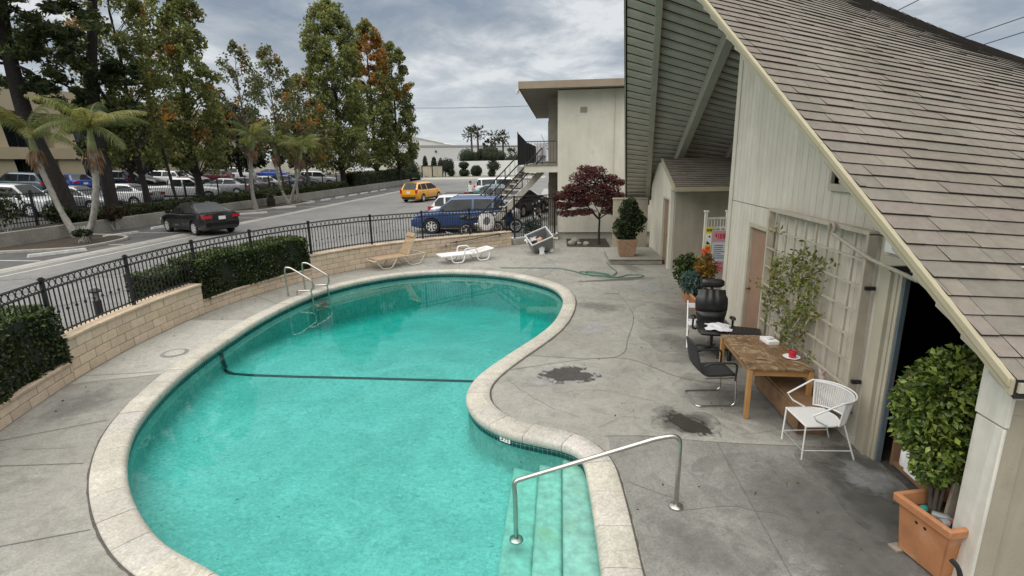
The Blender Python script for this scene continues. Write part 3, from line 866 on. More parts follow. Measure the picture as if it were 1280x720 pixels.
for (a, b, hi) in ((0, S1, 0), (S1, S2, 1), (S2, S3, 0), (S3, STOT, 1)):
    nc = 4 if hi else 2
    for k in range(nc):
        s = a - (.21 if k % 2 else 0)
        while s < b - .02:
            e = min(b, s + .42); st = max(a, s)
            top = wtop((st + e) / 2) - .055 if hi else .30
            h = top / nc
            v = random.uniform(.90, 1.08)
            blk.color((v, v * random.uniform(.97, 1.01), v * random.uniform(.94, 1.03)))
            if e - st > .05:
                jit = random.uniform(0, .007)
                course_block(blk, st, e, k * h + .004, (k + 1) * h - .006, jit, .22)
            s += .42
    s = a
    while s < b - .02:                                    # cap blocks
        e = min(b, s + .42); top = wtop((s + e) / 2) if hi else .345
        v = random.uniform(.80, 1.02); cap.color((v * .93, v * .90, v * .86))
        course_block(cap, s, e, top - .055, top, -.025, .33, .003); s = e
    m = max(2, int((b - a) / .2)); vs = []
    for i in range(m + 1):
        p, t, nn = wat(a + (b - a) * i / m); top = (wtop(a + (b - a) * i / m) if hi else .345) - .02
        for d, z in ((.012, 0), (.21, 0), (.21, top), (.012, top)): q = p + nn * d; vs.append((q.x, q.y, z))
    mor.add(vs, [(i * 4 + k, i * 4 + (k + 1) % 4, (i + 1) * 4 + (k + 1) % 4, (i + 1) * 4 + k) for i in range(m) for k in range(4)] + [(0, 1, 2, 3), tuple(m * 4 + k for k in range(4))])
blk.build('block_course', m_block, bw, world=True, bevel=.006, seg=1)
cap.build('wall_cap', m_block, bw, world=True, bevel=.010, seg=2)
mor.build('mortar_core', m_mortar, bw, world=True)

# iron fence on the wall
def fence_run(root, path, zb, zt, post_s, ring=True, world=True):
    """path(s)->point,tangent ; panels between the arc lengths in post_s"""
    for i, s in enumerate(post_s):
        p, t, nn = path(s); pm = MB(); R = Matrix.Rotation(math.atan2(t.y, t.x), 3, 'Z')
        z0, z1 = zb(s), zt(s)
        pm.cbox((p.x, p.y, (z0 + z1) / 2 - .03), (.055, .055, z1 - z0 + .10), R)
        pm.cbox((p.x, p.y, z1 + .035), (.075, .075, .022), R); pm.cbox((p.x, p.y, z1 + .055), (.045, .045, .025), R)
        pm.build('fence_post', m_iron, root, world=True)
    for s0, s1 in zip(post_s, post_s[1:]):
        pk = MB(); rg = MB()
        m = max(2, int((s1 - s0) / .3))
        for dz in (0.0, -.155, None):
            pts = []
            for i in range(m + 1):
                s = s0 + (s1 - s0) * i / m; p, t, nn = path(s)
                pts.append(Vector((p.x, p.y, (zt(s) + dz) if dz is not None else zb(s) + .07)))
            rail = MB(); rail.tube(pts, .019, 4); rail.build('fence_rail', m_iron, root, world=True)
        npk = max(3, round((s1 - s0) / .112))
        for i in range(1, npk):
            s = s0 + (s1 - s0) * i / npk; p, t, nn = path(s); R = Matrix.Rotation(math.atan2(t.y, t.x), 3, 'Z')
            z0, z1 = zb(s) + .02, zt(s) - .15
            pk.cbox((p.x, p.y, (z0 + z1) / 2), (.016, .016, z1 - z0), R)
            if i % 2 == 0: pk.cbox((p.x, p.y, (z0 + z1) / 2 - .02), (.034, .034, .04), R)
        pk.build('picket_row', m_iron, root, world=True)
        if ring:
            nrg = max(3, round((s1 - s0) / .150))
            for i in range(nrg):
                s = s0 + (s1 - s0) * (i + .5) / nrg; p, t, nn = path(s); zc = zt(s) - .0775
                vs = []; K = 14
                for rr, dd in ((.074, -.006), (.074, .006), (.062, .006), (.062, -.006)):
                    for k in range(K):
                        a = 2 * math.pi * k / K
                        vs.append((p.x + t.x * rr * 1.02 * math.cos(a) + nn.x * dd, p.y + t.y * rr * 1.02 * math.cos(a) + nn.y * dd, zc + rr * math.sin(a) * .95))
                rg.add(vs, [(q * K + k, q * K + (k + 1) % K, ((q + 1) % 4) * K + (k + 1) % K, ((q + 1) % 4) * K + k) for q in range(4) for k in range(K)])
            rg.build('ring_band', m_iron, root, world=True)
fn = thing('iron_fence', 'black iron fence with a band of rings standing on the curved block wall', 'fence', (-8.7, 11, .75))
fpath = lambda s: (lambda r: (r[0] + r[2] * .17, r[1], r[2]))(wat(s))
posts = [.3, s_of(5.0), s_of(7.55), s_of(9.55), s_of(11.6), s_of(13.5), s_of(15.45), s_of(17.35), s_of(18.95), s_of(20.35), STOT - .12]
fence_run(fn, fpath, lambda s: wtop(s), lambda s: wtop(s) + .98, posts)
g0, g1 = Vector((-1.98, 21.95)), Vector((-.28, 23.35))
def gpath(s):
    t = (g1 - g0).normalized(); return g0 + t * s, t, Vector((-t.y, t.x))
gt = thing('fence_panel', 'tall black iron fence panel closing the gap beside the two storey building', 'fence', (-1.98, 21.95, 0))
GL = (g1 - g0).length
fence_run(gt, gpath, lambda s: .26, lambda s: 2.0, [0.03, GL])
k_ = MB(); k_.bar((-2.06, 21.86, .13), (-.17, 23.42, .13), .24, .26); k_.build('gate_kerb', m_lowwall, bevel=.02, kind='structure')

# hedges
def hedge(name, label, s0, s1, d0, d1, z0, z1, n, cat='hedge', wob=.06, taper_ends=True):
    P = []; core = MB(); m = max(3, int((s1 - s0) / .25)); vs = []
    for i in range(m + 1):
        s = s0 + .08 + (s1 - s0 - .16) * i / m; p, t, nn = wat(s)
        for d, z in ((d0 + .07, z0), (d1 - .07, z0), (d1 - .07, z1 - .08), (d0 + .07, z1 - .08)): q = p + nn * d; vs.append((q.x, q.y, z))
    core.add(vs, [(i * 4 + k, i * 4 + (k + 1) % 4, (i + 1) * 4 + (k + 1) % 4, (i + 1) * 4 + k) for i in range(m) for k in range(4)] + [(0, 1, 2, 3), tuple(m * 4 + k for k in range(4))])
    root = thing(name, label, cat, (wat((s0 + s1) / 2)[0].x, wat((s0 + s1) / 2)[0].y, z0))
    core.build('branch_mass', m_core, root, world=True)
    dep = d1 - d0; hh = z1 - z0; L = s1 - s0
    areas = np.array([L * hh, L * dep, L * hh * .35, dep * hh, dep * hh]); pr = areas / areas.sum()
    D = []; C = []
    ph = [random.uniform(0, 6) for _ in range(6)]
    for f in RNG.choice(5, n, p=pr):
        a, b = random.random(), random.random(); dpt = abs(random.gauss(0, .05)) 
        if f == 0: s, d, z = s0 + a * L, d0 + dpt, z0 + b * hh
        elif f == 1: s, d, z = s0 + a * L, d0 + b * dep, z1 - dpt
        elif f == 2: s, d, z = s0 + a * L, d1 - dpt, z1 - b * hh * .5
        elif f == 3: s, d, z = s0 + dpt, d0 + a * dep, z0 + b * hh
        else: s, d, z = s1 - dpt, d0 + a * dep, z0 + b * hh
        w = wob * (math.sin(s * 3.1 + ph[0]) + math.sin(s * 7.3 + z * 5 + ph[1]) * .6 + math.sin(z * 8 + ph[2]) * .4)
        if f == 0: d += w * .7
        if f == 1: z += w * .6
        # rounded upper edges
        if z > z1 - .16 and d < d0 + .16:
            z -= .04; d += .03
        p, t, nn = wat(s); e0 = s - (s0 + .0)
        q = p + nn * d + t * ((s - max(0, min(DL[-1], s))))
        P.append((q.x, q.y, z)); 
        C.append(b)
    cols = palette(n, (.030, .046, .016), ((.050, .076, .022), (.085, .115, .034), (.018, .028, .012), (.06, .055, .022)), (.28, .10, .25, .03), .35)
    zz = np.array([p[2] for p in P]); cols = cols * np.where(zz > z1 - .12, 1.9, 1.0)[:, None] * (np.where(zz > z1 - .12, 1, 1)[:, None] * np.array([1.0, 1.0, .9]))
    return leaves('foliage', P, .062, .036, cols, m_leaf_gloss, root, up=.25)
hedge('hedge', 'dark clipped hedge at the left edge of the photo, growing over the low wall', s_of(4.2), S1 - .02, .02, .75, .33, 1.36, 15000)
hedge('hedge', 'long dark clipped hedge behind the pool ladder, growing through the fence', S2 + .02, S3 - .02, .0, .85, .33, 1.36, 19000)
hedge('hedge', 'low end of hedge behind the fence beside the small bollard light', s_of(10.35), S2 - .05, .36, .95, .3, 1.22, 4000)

# two dark bollard lights behind the fence
b0 = None
for (x, y), lb in (((-9.72, 9.72), 'short dark bollard light behind the open part of the fence'), ((-10.15, 12.05), 'dark bollard light half hidden at the end of the long hedge')):
    if b0 is None:
        b0 = thing('bollard_light', lb, 'bollard light', (x, y, .3), 0, 'dark bollard lights along the fence'); t_ = b0
        q = MB(); q.lathe([(.075, 0), (.075, .50)], n=16); q.build('post', m_blackplastic, b0, smooth=40)
        q = MB(); q.lathe([(.06, .50), (.06, .68)], n=16); q.build('lens', m_clearplastic, b0, smooth=40)
        q = MB(); q.lathe([(.11, .68), (.115, .71), (.06, .75), (0, .755)], n=16); q.build('cap', m_blackplastic, b0, smooth=40)
    else:
        t_ = copy_tree(b0); t_.location = (x, y, .3); setp(t_, lb)

# life ring, net poles on the wall
lr = thing('life_ring', 'white eight sided life ring hanging on the black fence', 'life ring', (-3.03, 21.10, 1.10), math.atan2(.70, .72))
q = MB()
K = 8; prof = [(.40, -.035), (.40, .035), (.33, .055), (.20, .055), (.17, .03), (.17, -.03), (.2, -.05), (.33, -.05)]
vs = []; 
for r_, d in prof:
    for k in range(K * 1):
        a = 2 * math.pi * (k + .5) / K; vs.append((r_ * math.cos(a), d, r_ * math.sin(a)))
q.add(vs, [(i * K + k, i * K + (k + 1) % K, ((i + 1) % 8) * K + (k + 1) % K, ((i + 1) % 8) * K + k) for i in range(8) for k in range(K)])
q.build('ring_body', m_ringwhite, lr, bevel=.012)
q = MB(); q.lathe([(.165, -.02), (.165, .012), (0, .014)], n=16, axis='y'); q.build('centre_disc', m_greyplastic, lr, smooth=40)
q = MB(); q.tube([(.41 * math.cos(a), -.01 + .03 * math.sin(3 * a), .41 * math.sin(a) - .02 * abs(math.sin(4 * a))) for a in np.linspace(0, 2 * math.pi, 40)[:-1]], .008, 6, True); q.build('grab_line', m_cloth, lr, smooth=60)
for (a, b), lb, mm in ((((-4.72, 19.28, .33), (-2.22, 21.42, .52)), 'long thin metal pole held along the block wall, lower of two', m_steel), (((-4.30, 19.60, .44), (-2.30, 21.36, .585)), 'dark telescopic pole held along the block wall, upper of two', m_hosedark)):
    a = Vector(a); b = Vector(b); nn = Vector((.65, -.76, 0)) * .07
    po_ = thing('pool_pole', lb, 'pole', tuple(a), 0)
    q = MB(); q.tube([a + nn, b + nn], .016, 8); q.build('pole_shaft', mm, po_, world=True, smooth=60)
    q = MB()
    for f in (.12, .88):
        c_ = a.lerp(b, f) + nn * .6; q.cbox(c_, (.05, .07, .06))
    q.build('wall_bracket', m_iron, po_, world=True)
# ------------------------------------------------------------------ the house with the twisted gable roof
PX, PY, PZ, RC = 1.28, 12.2, 8.55, .42
XR = 11.0
def ridge(u): X = PX + (XR - PX) * u; return Vector((X, PY, PZ - RC * (X - PX)))
def eave_n(u): return Vector((3.05 + (XR - 3.05) * u, 3.53, 2.0))
def eave_f(u): return Vector((2.65 + (XR - 2.65) * u, 21.8, 2.0))
def Sn(u, v): return eave_n(u).lerp(ridge(u), v)
def Sf(u, v): return eave_f(u).lerp(ridge(u), v)
def unrm(S, u, v):
    a = S(u + .01, v) - S(u - .01, v); b = S(u, v + .01) - S(u, v - .01); n_ = a.cross(b).normalized()
    return n_ if n_.z > 0 else -n_
def u_at(S, v, X):
    a, b = S(0, v).x, S(1, v).x; return (X - a) / (b - a)
def roof_z(X, Y):
    if Y <= PY: v = (Y - 3.53) / (PY - 3.53); S = Sn
    else: v = (21.8 - Y) / (21.8 - PY); S = Sf
    return S(u_at(S, v, X), v).z

house = thing('house', 'grey beige board clad house with a steep shingled gable roof on the right', 'house', (3.6, 8, 0))
roof = None
r_ = MB()                                            # roof deck, both slopes, 12 cm thick under the shingles
for S in (Sn, Sf):
    nu, nv = 16, 16; vs = []
    for i in range(nu + 1):
        for k in range(nv + 1):
            p = S(i / nu, k / nv); n_ = Vector((0, 0, 1))
            vs.append(p - n_ * .012); 
    for i in range(nu + 1):
        for k in range(nv + 1): vs.append(S(i / nu, k / nv) - Vector((0, 0, .13)))
    o_ = (nu + 1) * (nv + 1); fs = []
    for i in range(nu):
        for k in range(nv):
            a = i * (nv + 1) + k; fs += [(a, a + nv + 1, a + nv + 2, a + 1), (o_ + a, o_ + a + 1, o_ + a + nv + 2, o_ + a + nv + 1)]
    for k in range(nv):
        a = k; fs.append((a, a + 1, o_ + a + 1, o_ + a)); a = nu * (nv + 1) + k; fs.append((a, o_ + a, o_ + a + 1, a + 1))
    for i in range(nu):
        a = i * (nv + 1); fs.append((a, o_ + a, o_ + a + nv + 1, a + nv + 1))
    r_.add(vs, fs)
roof = r_.build('roof', m_deckdark, house, world=True)
# shingles on the near slope: every tab is its own raised face with a butt edge
shg = MB(); NC = 60
def shade():
    t = random.random()
    base = (.212, .188, .154) if t < .6 else ((.214, .182, .156) if t < .82 else ((.192, .174, .146) if t < .93 else (.228, .202, .166)))
    v = random.uniform(.98, 1.14); return tuple(c * v for c in base)
def lay(S, NC, umax, hm=1.0):
    for c in range(NC):
        v0, v1 = c / NC, (c + 1) / NC; Lx = (S(1, v0) - S(0, v0)).length
        x = -random.uniform(.1, .7)
        while x < Lx * umax:
            w = random.choice((.18, .26, .34, .42, .54)) * random.uniform(.85, 1.15)
            a, b = max(0, x) / Lx - (.0007 if x <= 0 else 0), min(Lx, x + w - .004) / Lx
            if b > 0:
                thick = random.choice((.014, .016, .021)) * hm
                if v1 > .995: v1 = .998
                A, B, C_, D_ = S(a, v0), S(b, v0), S(b, v1 + .35 / NC if v1 < .99 else v1), S(a, v1 + .35 / NC if v1 < .99 else v1)
                n_ = unrm(S, (a + b) / 2, v0)
                A, B = A + n_ * thick, B + n_ * thick
                sk = random.uniform(-.004, .004); A = A + (A - D_).normalized() * sk; B = B + (B - C_).normalized() * sk
                shg.color(shade())
                A0, B0 = A - n_ * (thick + .006), B - n_ * (thick + .006)
                C1, D1 = C_ - n_ * .004, D_ - n_ * .004
                shg.add([A, B, C1, D1], [(0, 1, 2, 3)])
                shg.color((.035, .031, .026)); shg.add([A, B, C1, D1, A0, B0, C1 - n_ * .004, D1 - n_ * .004], [(4, 5, 1, 0), (5, 6, 2, 1), (7, 4, 0, 3)])
            x += w
lay(Sn, NC, 1.0)
shg.build('shingle_field', m_shingle, roof, world=True, fixn=False)
shg = MB(); lay(Sf, 30, 1.0, 1.5); shg.build('shingle_field', m_shingle, roof, world=True, fixn=False)
capm = MB(); x = 0.0
while x < 1:
    u0, u1 = x, min(1, x + .026); p, q = ridge(u0), ridge(u1)
    nl = (Sn(u0, .96) - p).normalized() * .17; nr = (Sf(u0, .96) - p).normalized() * .17
    lift = Vector((0, 0, .055)); low = Vector((0, 0, .022)); capm.color(shade())
    capm.add([p + lift, p + nl + lift * .8, p + nr + lift * .8, q + low + (q - p) * .35, q + nl + low + (q - p) * .35, q + nr + low + (q - p) * .35, p, p + nl, p + nr],
             [(0, 3, 4, 1), (0, 2, 5, 3), (6, 0, 1, 7), (6, 8, 2, 0)])
    x += .026
capm.build('ridge_cap', m_shingle, roof, world=True, fixn=False)
# rake boards: two stepped boards on the near rake, one on the far rake, eave fascias
def board(mb, p, q, top, h, w, out):
    """board hanging below the line p-q, top is the height of its upper edge over the line"""
    p = Vector(p); q = Vector(q); o_ = Vector(out)
    up = Vector((0, 0, 1))
    vs = []
    for e in (p, q):
        for d, z in ((0, top - h), (w, top - h), (w, top), (0, top)): vs.append(e + o_ * d + up * z)
    mb.add(vs, [(0, 1, 2, 3), (7, 6, 5, 4), (0, 4, 5, 1), (1, 5, 6, 2), (2, 6, 7, 3), (3, 7, 4, 0)])
A_, P_, B_ = eave_n(0), ridge(0), eave_f(0)
seg = [A_.lerp(P_, t) for t in (0, .245, .62, 1)]
for k in range(3):
    rk = MB(); a, b = seg[k], seg[k + 1]; d_ = (b - a).normalized() * .004
    board(rk, a + d_, b - d_, .006, .118, .030, (-1, 0, 0)); board(rk, a + d_ - Vector((.030, 0, 0)), b - d_ - Vector((.030, 0, 0)), .012, .064, .018, (-1, 0, 0))
    rk.build('rake_board', m_rake, roof, world=True, bevel=.006)
rk = MB(); d_ = (B_ - P_).normalized() * .01
board(rk, P_ + d_, B_, .01, .22, .045, (-1, 0, 0)); rk.build('rake_board', m_beam, roof, world=True)
rk = MB(); board(rk, A_ + Vector((.01, 0, 0)), eave_n(1), -.012, .07, .02, (0, -1, 0)); rk.build('eave_board', m_trim, roof, world=True)
rk = MB(); board(rk, B_ + Vector((.01, 0, 0)), eave_f(1), -.02, .16, .04, (0, 1, 0)); rk.build('eave_board', m_beam, roof, world=True)
# ridge beam and planked underside
pk = MB()
def planks(S, n_, u1):
    for k in range(n_):
        v0, v1 = k / n_ + .0024, (k + 1) / n_ - .0024
        nu = 8
        vs = []
        for i in range(nu + 1):
            u = .004 + (u1 - .004) * i / nu
            for v, dz in ((v0, -.165), (v1, -.205), (v1, -.15), (v0, -.12)): vs.append(S(u, v) + Vector((0, 0, dz)))
        pk.add(vs, [(i * 4 + a, i * 4 + (a + 1) % 4, (i + 1) * 4 + (a + 1) % 4, (i + 1) * 4 + a) for i in range(nu) for a in range(4)] + [(0, 1, 2, 3), tuple(nu * 4 + a for a in range(4))])
planks(Sf, 40, .8); planks(Sn, 36, .4)
pk.build('soffit_plank', m_plank, roof, world=True)
def beam_on(S, ua, ub, w=.17, h=.26, v0=0.0, v1=.985):
    b_ = MB(); p = eave_f(ub) if S is Sf else eave_n(ub); q = ridge(ua)
    a, b = p.lerp(q, v0) - Vector((0, 0, .16 + h / 2)), p.lerp(q, v1) - Vector((0, 0, .19 + h / 2))
    b_.bar(a, b, w, h)
    b_.build('rafter_beam', m_beam, roof, world=True, bevel=.01)
ur = lambda X: (X - PX) / (XR - PX); uf = lambda X: (X - 2.65) / (XR - 2.65)
beam_on(Sf, ur(2.05), uf(3.5), v0=.004); beam_on(Sf, ur(3.9), uf(4.0), w=.22, h=.34); beam_on(Sf, ur(5.2), uf(5.7)); beam_on(Sf, ur(7.0), uf(7.6))
# gable wall: grooved vertical boards, with openings left for door, doorway and window
WX = 3.62
m_groove = mat('siding_groove', (.16, .145, .115), .9, var=.2)
def wall_panel(mb, y0, y1, z0, z1f, x=WX, t=.02):
    """boards 0.2 m wide from y0 to y1, top edge z1f(y)"""
    y = y0
    while y < y1 - .005:
        e = min(y1, y + .20)
        mb.add([(x, y + .006, z0), (x, e - .006, z0), (x, e - .006, z1f(e - .006)), (x, y + .006, z1f(y + .006)),
                (x + t, y, z0), (x + t, e, z0), (x + t, e, z1f(e)), (x + t, y, z1f(y))],
               [(0, 3, 2, 1), (0, 4, 7, 3), (1, 2, 6, 5), (3, 7, 6, 2), (0, 1, 5, 4)])
        y = e
top = lambda y: roof_z(WX, y) - .20
sid = MB()
CN = 11.62
D0, D1, DT = 9.14, 10.36, 2.27          # brown door, with frame
O0, O1, OT = 3.95, 6.0, 2.30            # dark doorway, with frame
N0, N1, NB, NT_ = 6.60, 7.45, 3.12, 3.75   # window
wall_panel(sid, D1, CN, 0, lambda y: 2.585); wall_panel(sid, O1, D0, 0, lambda y: 2.585); wall_panel(sid, D0, D1, DT, lambda y: 2.585)
wall_panel(sid, O0, O1, OT, lambda y: 2.585)
wall_panel(sid, N1, CN, 2.60, top); wall_panel(sid, N0, N1, 2.60, lambda y: NB); wall_panel(sid, N0, N1, NT_, lambda y: max(NT_ + .01, top(y))); wall_panel(sid, 4.0, N0, 2.60, lambda y: max(2.61, top(y)))
sid.build('gable_wall', m_siding, house, world=True)
bk = MB()
for y0, y1, z0, f in ((D1, CN, 0, lambda y: 2.6), (O1, D0, 0, lambda y: 2.6), (D0, D1, DT, lambda y: 2.6), (O0, O1, OT, lambda y: 2.6), (N1, CN, 2.6, top), (N0, N1, 2.6, lambda y: NB), (N0, N1, NT_, lambda y: max(NT_ + .01, top(y))), (4.0, N0, 2.6, top)):
    m_ = 8
    for i in range(m_):
        a, b = y0 + (y1 - y0) * i / m_, y0 + (y1 - y0) * (i + 1) / m_
        if max(f(a), f(b)) > z0 + .01:
            bk.add([(WX + .018, a, z0), (WX + .018, b, z0), (WX + .018, b, f(b)), (WX + .018, a, f(a)), (WX + .14, a, z0), (WX + .14, b, z0), (WX + .14, b, f(b)), (WX + .14, a, f(a))],
                   [(0, 1, 2, 3), (7, 6, 5, 4), (0, 4, 5, 1), (3, 2, 6, 7), (0, 3, 7, 4), (1, 5, 6, 2)])
bk.build('wall_core', m_groove, house, world=True)
tr = MB()
tr.box(WX - .022, WX + .12, CN, CN + .10, 0, top(CN) - .02); tr.box(WX - .024, WX - .004, CN - .11, CN, 0, top(CN - .1) - .03)
tr.box(WX - .018, WX - .002, O1 - .05, 9.06, .0, .10)
tr.build('corner_trim', m_siding, house, world=True, bevel=.004)
sw = MB(); sw.box(WX + .0, 10.9, CN + .001, CN + .09, 0, 5.2); sw.build('side_wall', m_siding, house, world=True)
# brown door
dr = MB(); dr.box(WX + .035, WX + .075, D0 + .09, D1 - .09, .02, DT - .085); door = dr.build('door', m_door, house, world=True, bevel=.004)
kb = MB(); kb.lathe([(.0, -.075), (.022, -.07), (.028, -.05), (.012, -.035), (.012, -.01), (.03, -.008), (.03, 0)], (WX + .034, D1 - .19, 1.0), 14, 'x')
kb.lathe([(.0, -.02), (.02, -.018), (.026, 0)], (WX + .034, D1 - .19, 1.16), 12, 'x'); kb.build('handle', m_brass, door, world=True, smooth=50)
fr = MB(); fr.box(WX - .025, WX + .10, D0, D0 + .085, 0, DT); fr.box(WX - .025, WX + .10, D1 - .085, D1, 0, DT); fr.box(WX - .025, WX + .10, D0 + .085, D1 - .085, DT - .08, DT)
fr.build('door_frame', m_trim, door, world=True, bevel=.004)
th = MB(); th.box(WX - .03, WX + .12, D0 + .085, D1 - .085, 0, .02); th.build('threshold', m_steel, door, world=True)
# dark doorway
dw = MB(); dw.box(WX - .028, WX + .12, O1 - .09, O1 + .10, 0, OT + .10); dw.box(WX - .028, WX + .12, O0, O1 - .09, OT, OT + .11); dw.box(WX + .015, WX + .08, O1 - .15, O1 - .09, 0, OT - .001); dw.box(WX + .03, WX + .09, O1 - .2, O1 - .15, 0, OT - .004)
dwo = dw.build('doorway_frame', m_trim, house, world=True, bevel=.005)
op = MB(); op.box(WX + .05, WX + .10, O1 - .235, O1 - .2, 0, OT - .02); op.build('door_edge', mat('blue_grey_paint', (.10, .13, .15), .6), dwo, world=True)
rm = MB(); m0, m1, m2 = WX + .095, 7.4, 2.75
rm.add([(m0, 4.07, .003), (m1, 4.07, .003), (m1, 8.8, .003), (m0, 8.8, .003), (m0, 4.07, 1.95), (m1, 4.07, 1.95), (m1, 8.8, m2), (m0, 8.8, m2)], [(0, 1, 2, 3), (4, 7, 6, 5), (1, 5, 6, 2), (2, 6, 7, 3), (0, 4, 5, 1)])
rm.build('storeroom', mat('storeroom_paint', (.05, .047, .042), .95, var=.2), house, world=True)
# high window
wn = MB(); wn.box(WX - .03, WX + .10, N0 - .07, N0, NB - .08, NT_ + .07); wn.box(WX - .03, WX + .10, N1, N1 + .07, NB - .08, NT_ + .07); wn.box(WX - .03, WX + .10, N0, N1, NT_, NT_ + .07); wn.box(WX - .05, WX + .10, N0, N1, NB - .09, NB)
wno = wn.build('window_frame', m_trim, house, world=True, bevel=.004)
gl = MB(); gl.box(WX + .05, WX + .06, N0, N1, NB, NT_); gl.build('pane', m_darkglass, wno, world=True)
# near corner: whitewashed post and the wall that turns away beneath the eave
ps = MB(); ps.box(3.262, 3.288, 3.79, 4.06, 0, 1.50); ps.box(3.250, 3.288, 3.775, 4.065, 1.515, 2.02)
ps.build('corner_post', m_white_post, house, world=True, bevel=.008)
bw_ = MB()
for k, (a, b) in enumerate(((3.289, 3.43), (3.442, 3.80), (3.812, 4.25), (4.262, 4.9), (4.912, 5.6), (5.612, 6.4), (6.41, 11))):
    bw_.box(a, b, 3.80 + (.03 if k else 0), 4.06, 0, 1.62)
bw_.box(3.289, 11, 3.785, 4.06, 1.62, 2.0)
bw_.build('front_wall', m_stucco2, house, world=True, bevel=.005)

# trellis on the wall
tl_ = thing('trellis', 'large square painted timber trellis fixed on the board wall', 'trellis', (3.475, 7.65, .4))
q = MB(); X0 = 3.475
for y in (6.20, 9.09): q.box(X0 - .015, X0 + .095, y - .025, y + .025, .40, 2.62)
for z in (.40, 2.62): q.box(X0 - .017, X0 + .095, 6.175, 9.115, z - .022, z + .028)
q.build('trellis_frame', m_trellis, tl_, world=True, bevel=.004)
q = MB(); 
for i in range(1, 7): z = .42 + 2.2 * i / 7; q.box(X0 - .008, X0 + .022, 6.226, 9.064, z - .011, z + .011)
for i in range(1, 9): y = 6.2 + 2.89 * i / 9; q.box(X0 + .0225, X0 + .047, y - .011, y + .011, .43, 2.59)
q.build('lattice', m_trellis, tl_, world=True)
q = MB()
for y, z in ((6.12, 2.0), (6.12, .85), (9.13, 2.25)): q.box(X0 - .005, X0 + .10, y - .022, y + .022, z - .02, z + .02)
q.build('bracket', m_iron, tl_, world=True)
hp = thing('handrail_pipe', 'beige painted pipe with a curled end sloping over the trellis corner', 'pipe', (3.4, 6.9, 2.4))
q = MB(); cx, cy, cz = 3.40, 6.98, 2.60
pts = [Vector((3.40, cy + .085 * math.cos(t), cz - .02 + .085 * math.sin(t))) for t in np.linspace(math.pi * 1.55, -math.pi * .45, 14)]
pts = [Vector((3.40, 6.88 + .065 * math.cos(a), 2.60 + .065 * math.sin(a))) for a in np.linspace(-.2, math.pi * 1.42, 14)] + [Vector((3.40, 6.5, 2.46)), Vector((3.42, 6.0, 2.36)), Vector((3.42, 5.2, 2.30))]
q.tube(pts, .021, 10); q.build('pipe_shaft', mat('weathered_pipe_paint', (.40, .355, .275), .7, var=.2, scale=6), hp, world=True, smooth=60)
q = MB(); q.box(3.42, 3.60, 5.60, 5.66, 2.30, 2.36); q.build('pipe_bracket', m_iron, hp, world=True)
sg = thing('wall_sign', 'small white notice with blue line drawing above the dark doorway', 'sign', (3.6, 5.7, 2.5))
q = MB(); q.box(3.575, 3.59, 5.42, 6.06, 2.44, 2.80); sgo = q.build('sign_board', m_paper, sg, world=True, bevel=.004)
q = MB(); m_blue = mat('blue_ink', (.05, .13, .26), .6, bstr=0)
for a, b in (((5.92, 2.66), (5.84, 2.74)), ((5.84, 2.74), (5.80, 2.66)), ((5.96, 2.64), (5.86, 2.67)), ((5.79, 2.65), (5.68, 2.69)), ((5.95, 2.55), (5.74, 2.555)), ((5.70, 2.56), (5.56, 2.565))):
    q.bar((3.573, a[0], a[1]), (3.573, b[0], b[1]), .004, .014, (1, 0, 0))
q.build('sign_drawing', m_blue, sg, world=True)

# ------------------------------------------------------------------ utility building beyond
ub = thing('utility_building', 'small cream stucco outbuilding with brown door under the big roof', 'building', (3.42, 17.5, 0))
UX = 3.42
def rz(y): return 3.36 - .44 * (17.85 - y) if y < 17.85 else roof_z(UX, y) - .23
q = MB(); prof = [(16.76, 0), (16.76, 2.86)] + [(17.85, 3.33)] + [(y, min(3.33, roof_z(UX, y) - .24)) for y in (18.6, 19.2, 19.9, 20.4)] + [(20.4, 0), (18.0, 0), (18.0, 2.24), (16.98, 2.24), (16.98, 0)]
n_ = len(prof); bm = bmesh.new()
vsb = [bm.verts.new((UX, y, z)) for y, z in prof]; f = bm.faces.new(vsb)
ex = bmesh.ops.extrude_face_region(bm, geom=[f]); bmesh.ops.translate(bm, vec=(.14, 0, 0), verts=[e for e in ex['geom'] if isinstance(e, bmesh.types.BMVert)])
bmesh.ops.recalc_face_normals(bm, faces=bm.faces); bmesh.ops.triangulate(bm, faces=bm.faces)
me = bpy.data.meshes.new('front_wall'); me.from_pydata([], [], []); bm.to_mesh(me); bm.free(); me.transform(WM[ub.name].inverted()); me.materials.append(m_stucco); link_mesh('front_wall', me, ub)
q = MB(); q.box(UX + .141, 10, 16.762, 16.9, 0, 2.87); q.build('side_wall', m_stucco2, ub, world=True)
q = MB(); q.box(UX - .02, UX + .10, 16.74, 16.86, 0, 2.6); q.build('corner_trim', m_stucco, ub, world=True, bevel=.006)
q = MB(); q.box(UX + .05, UX + .09, 17.04, 17.95, .02, 2.18); dd = q.build('door', mat('faded_door_paint', (.23, .165, .11), .6), ub, world=True)
q = MB(); q.box(UX - .012, UX + .05, 16.981, 17.04, 0, 2.24); q.box(UX - .012, UX + .05, 17.95, 17.999, 0, 2.24); q.box(UX - .012, UX + .05, 17.04, 17.95, 2.18, 2.239); q.build('door_frame', m_trim, dd, world=True)
q = MB(); q.lathe([(0, -.07), (.028, -.06), (.028, -.04), (.01, -.03), (.025, 0)], (UX + .05, 17.15, 1.05), 12, 'x'); q.build('handle', m_brass, dd, world=True, smooth=50)
shg = MB(); RU = thing
def Su(u, v): return Vector((3.30 + 6.7 * u, 15.66 + 2.19 * v, 2.66 + .80 * v))
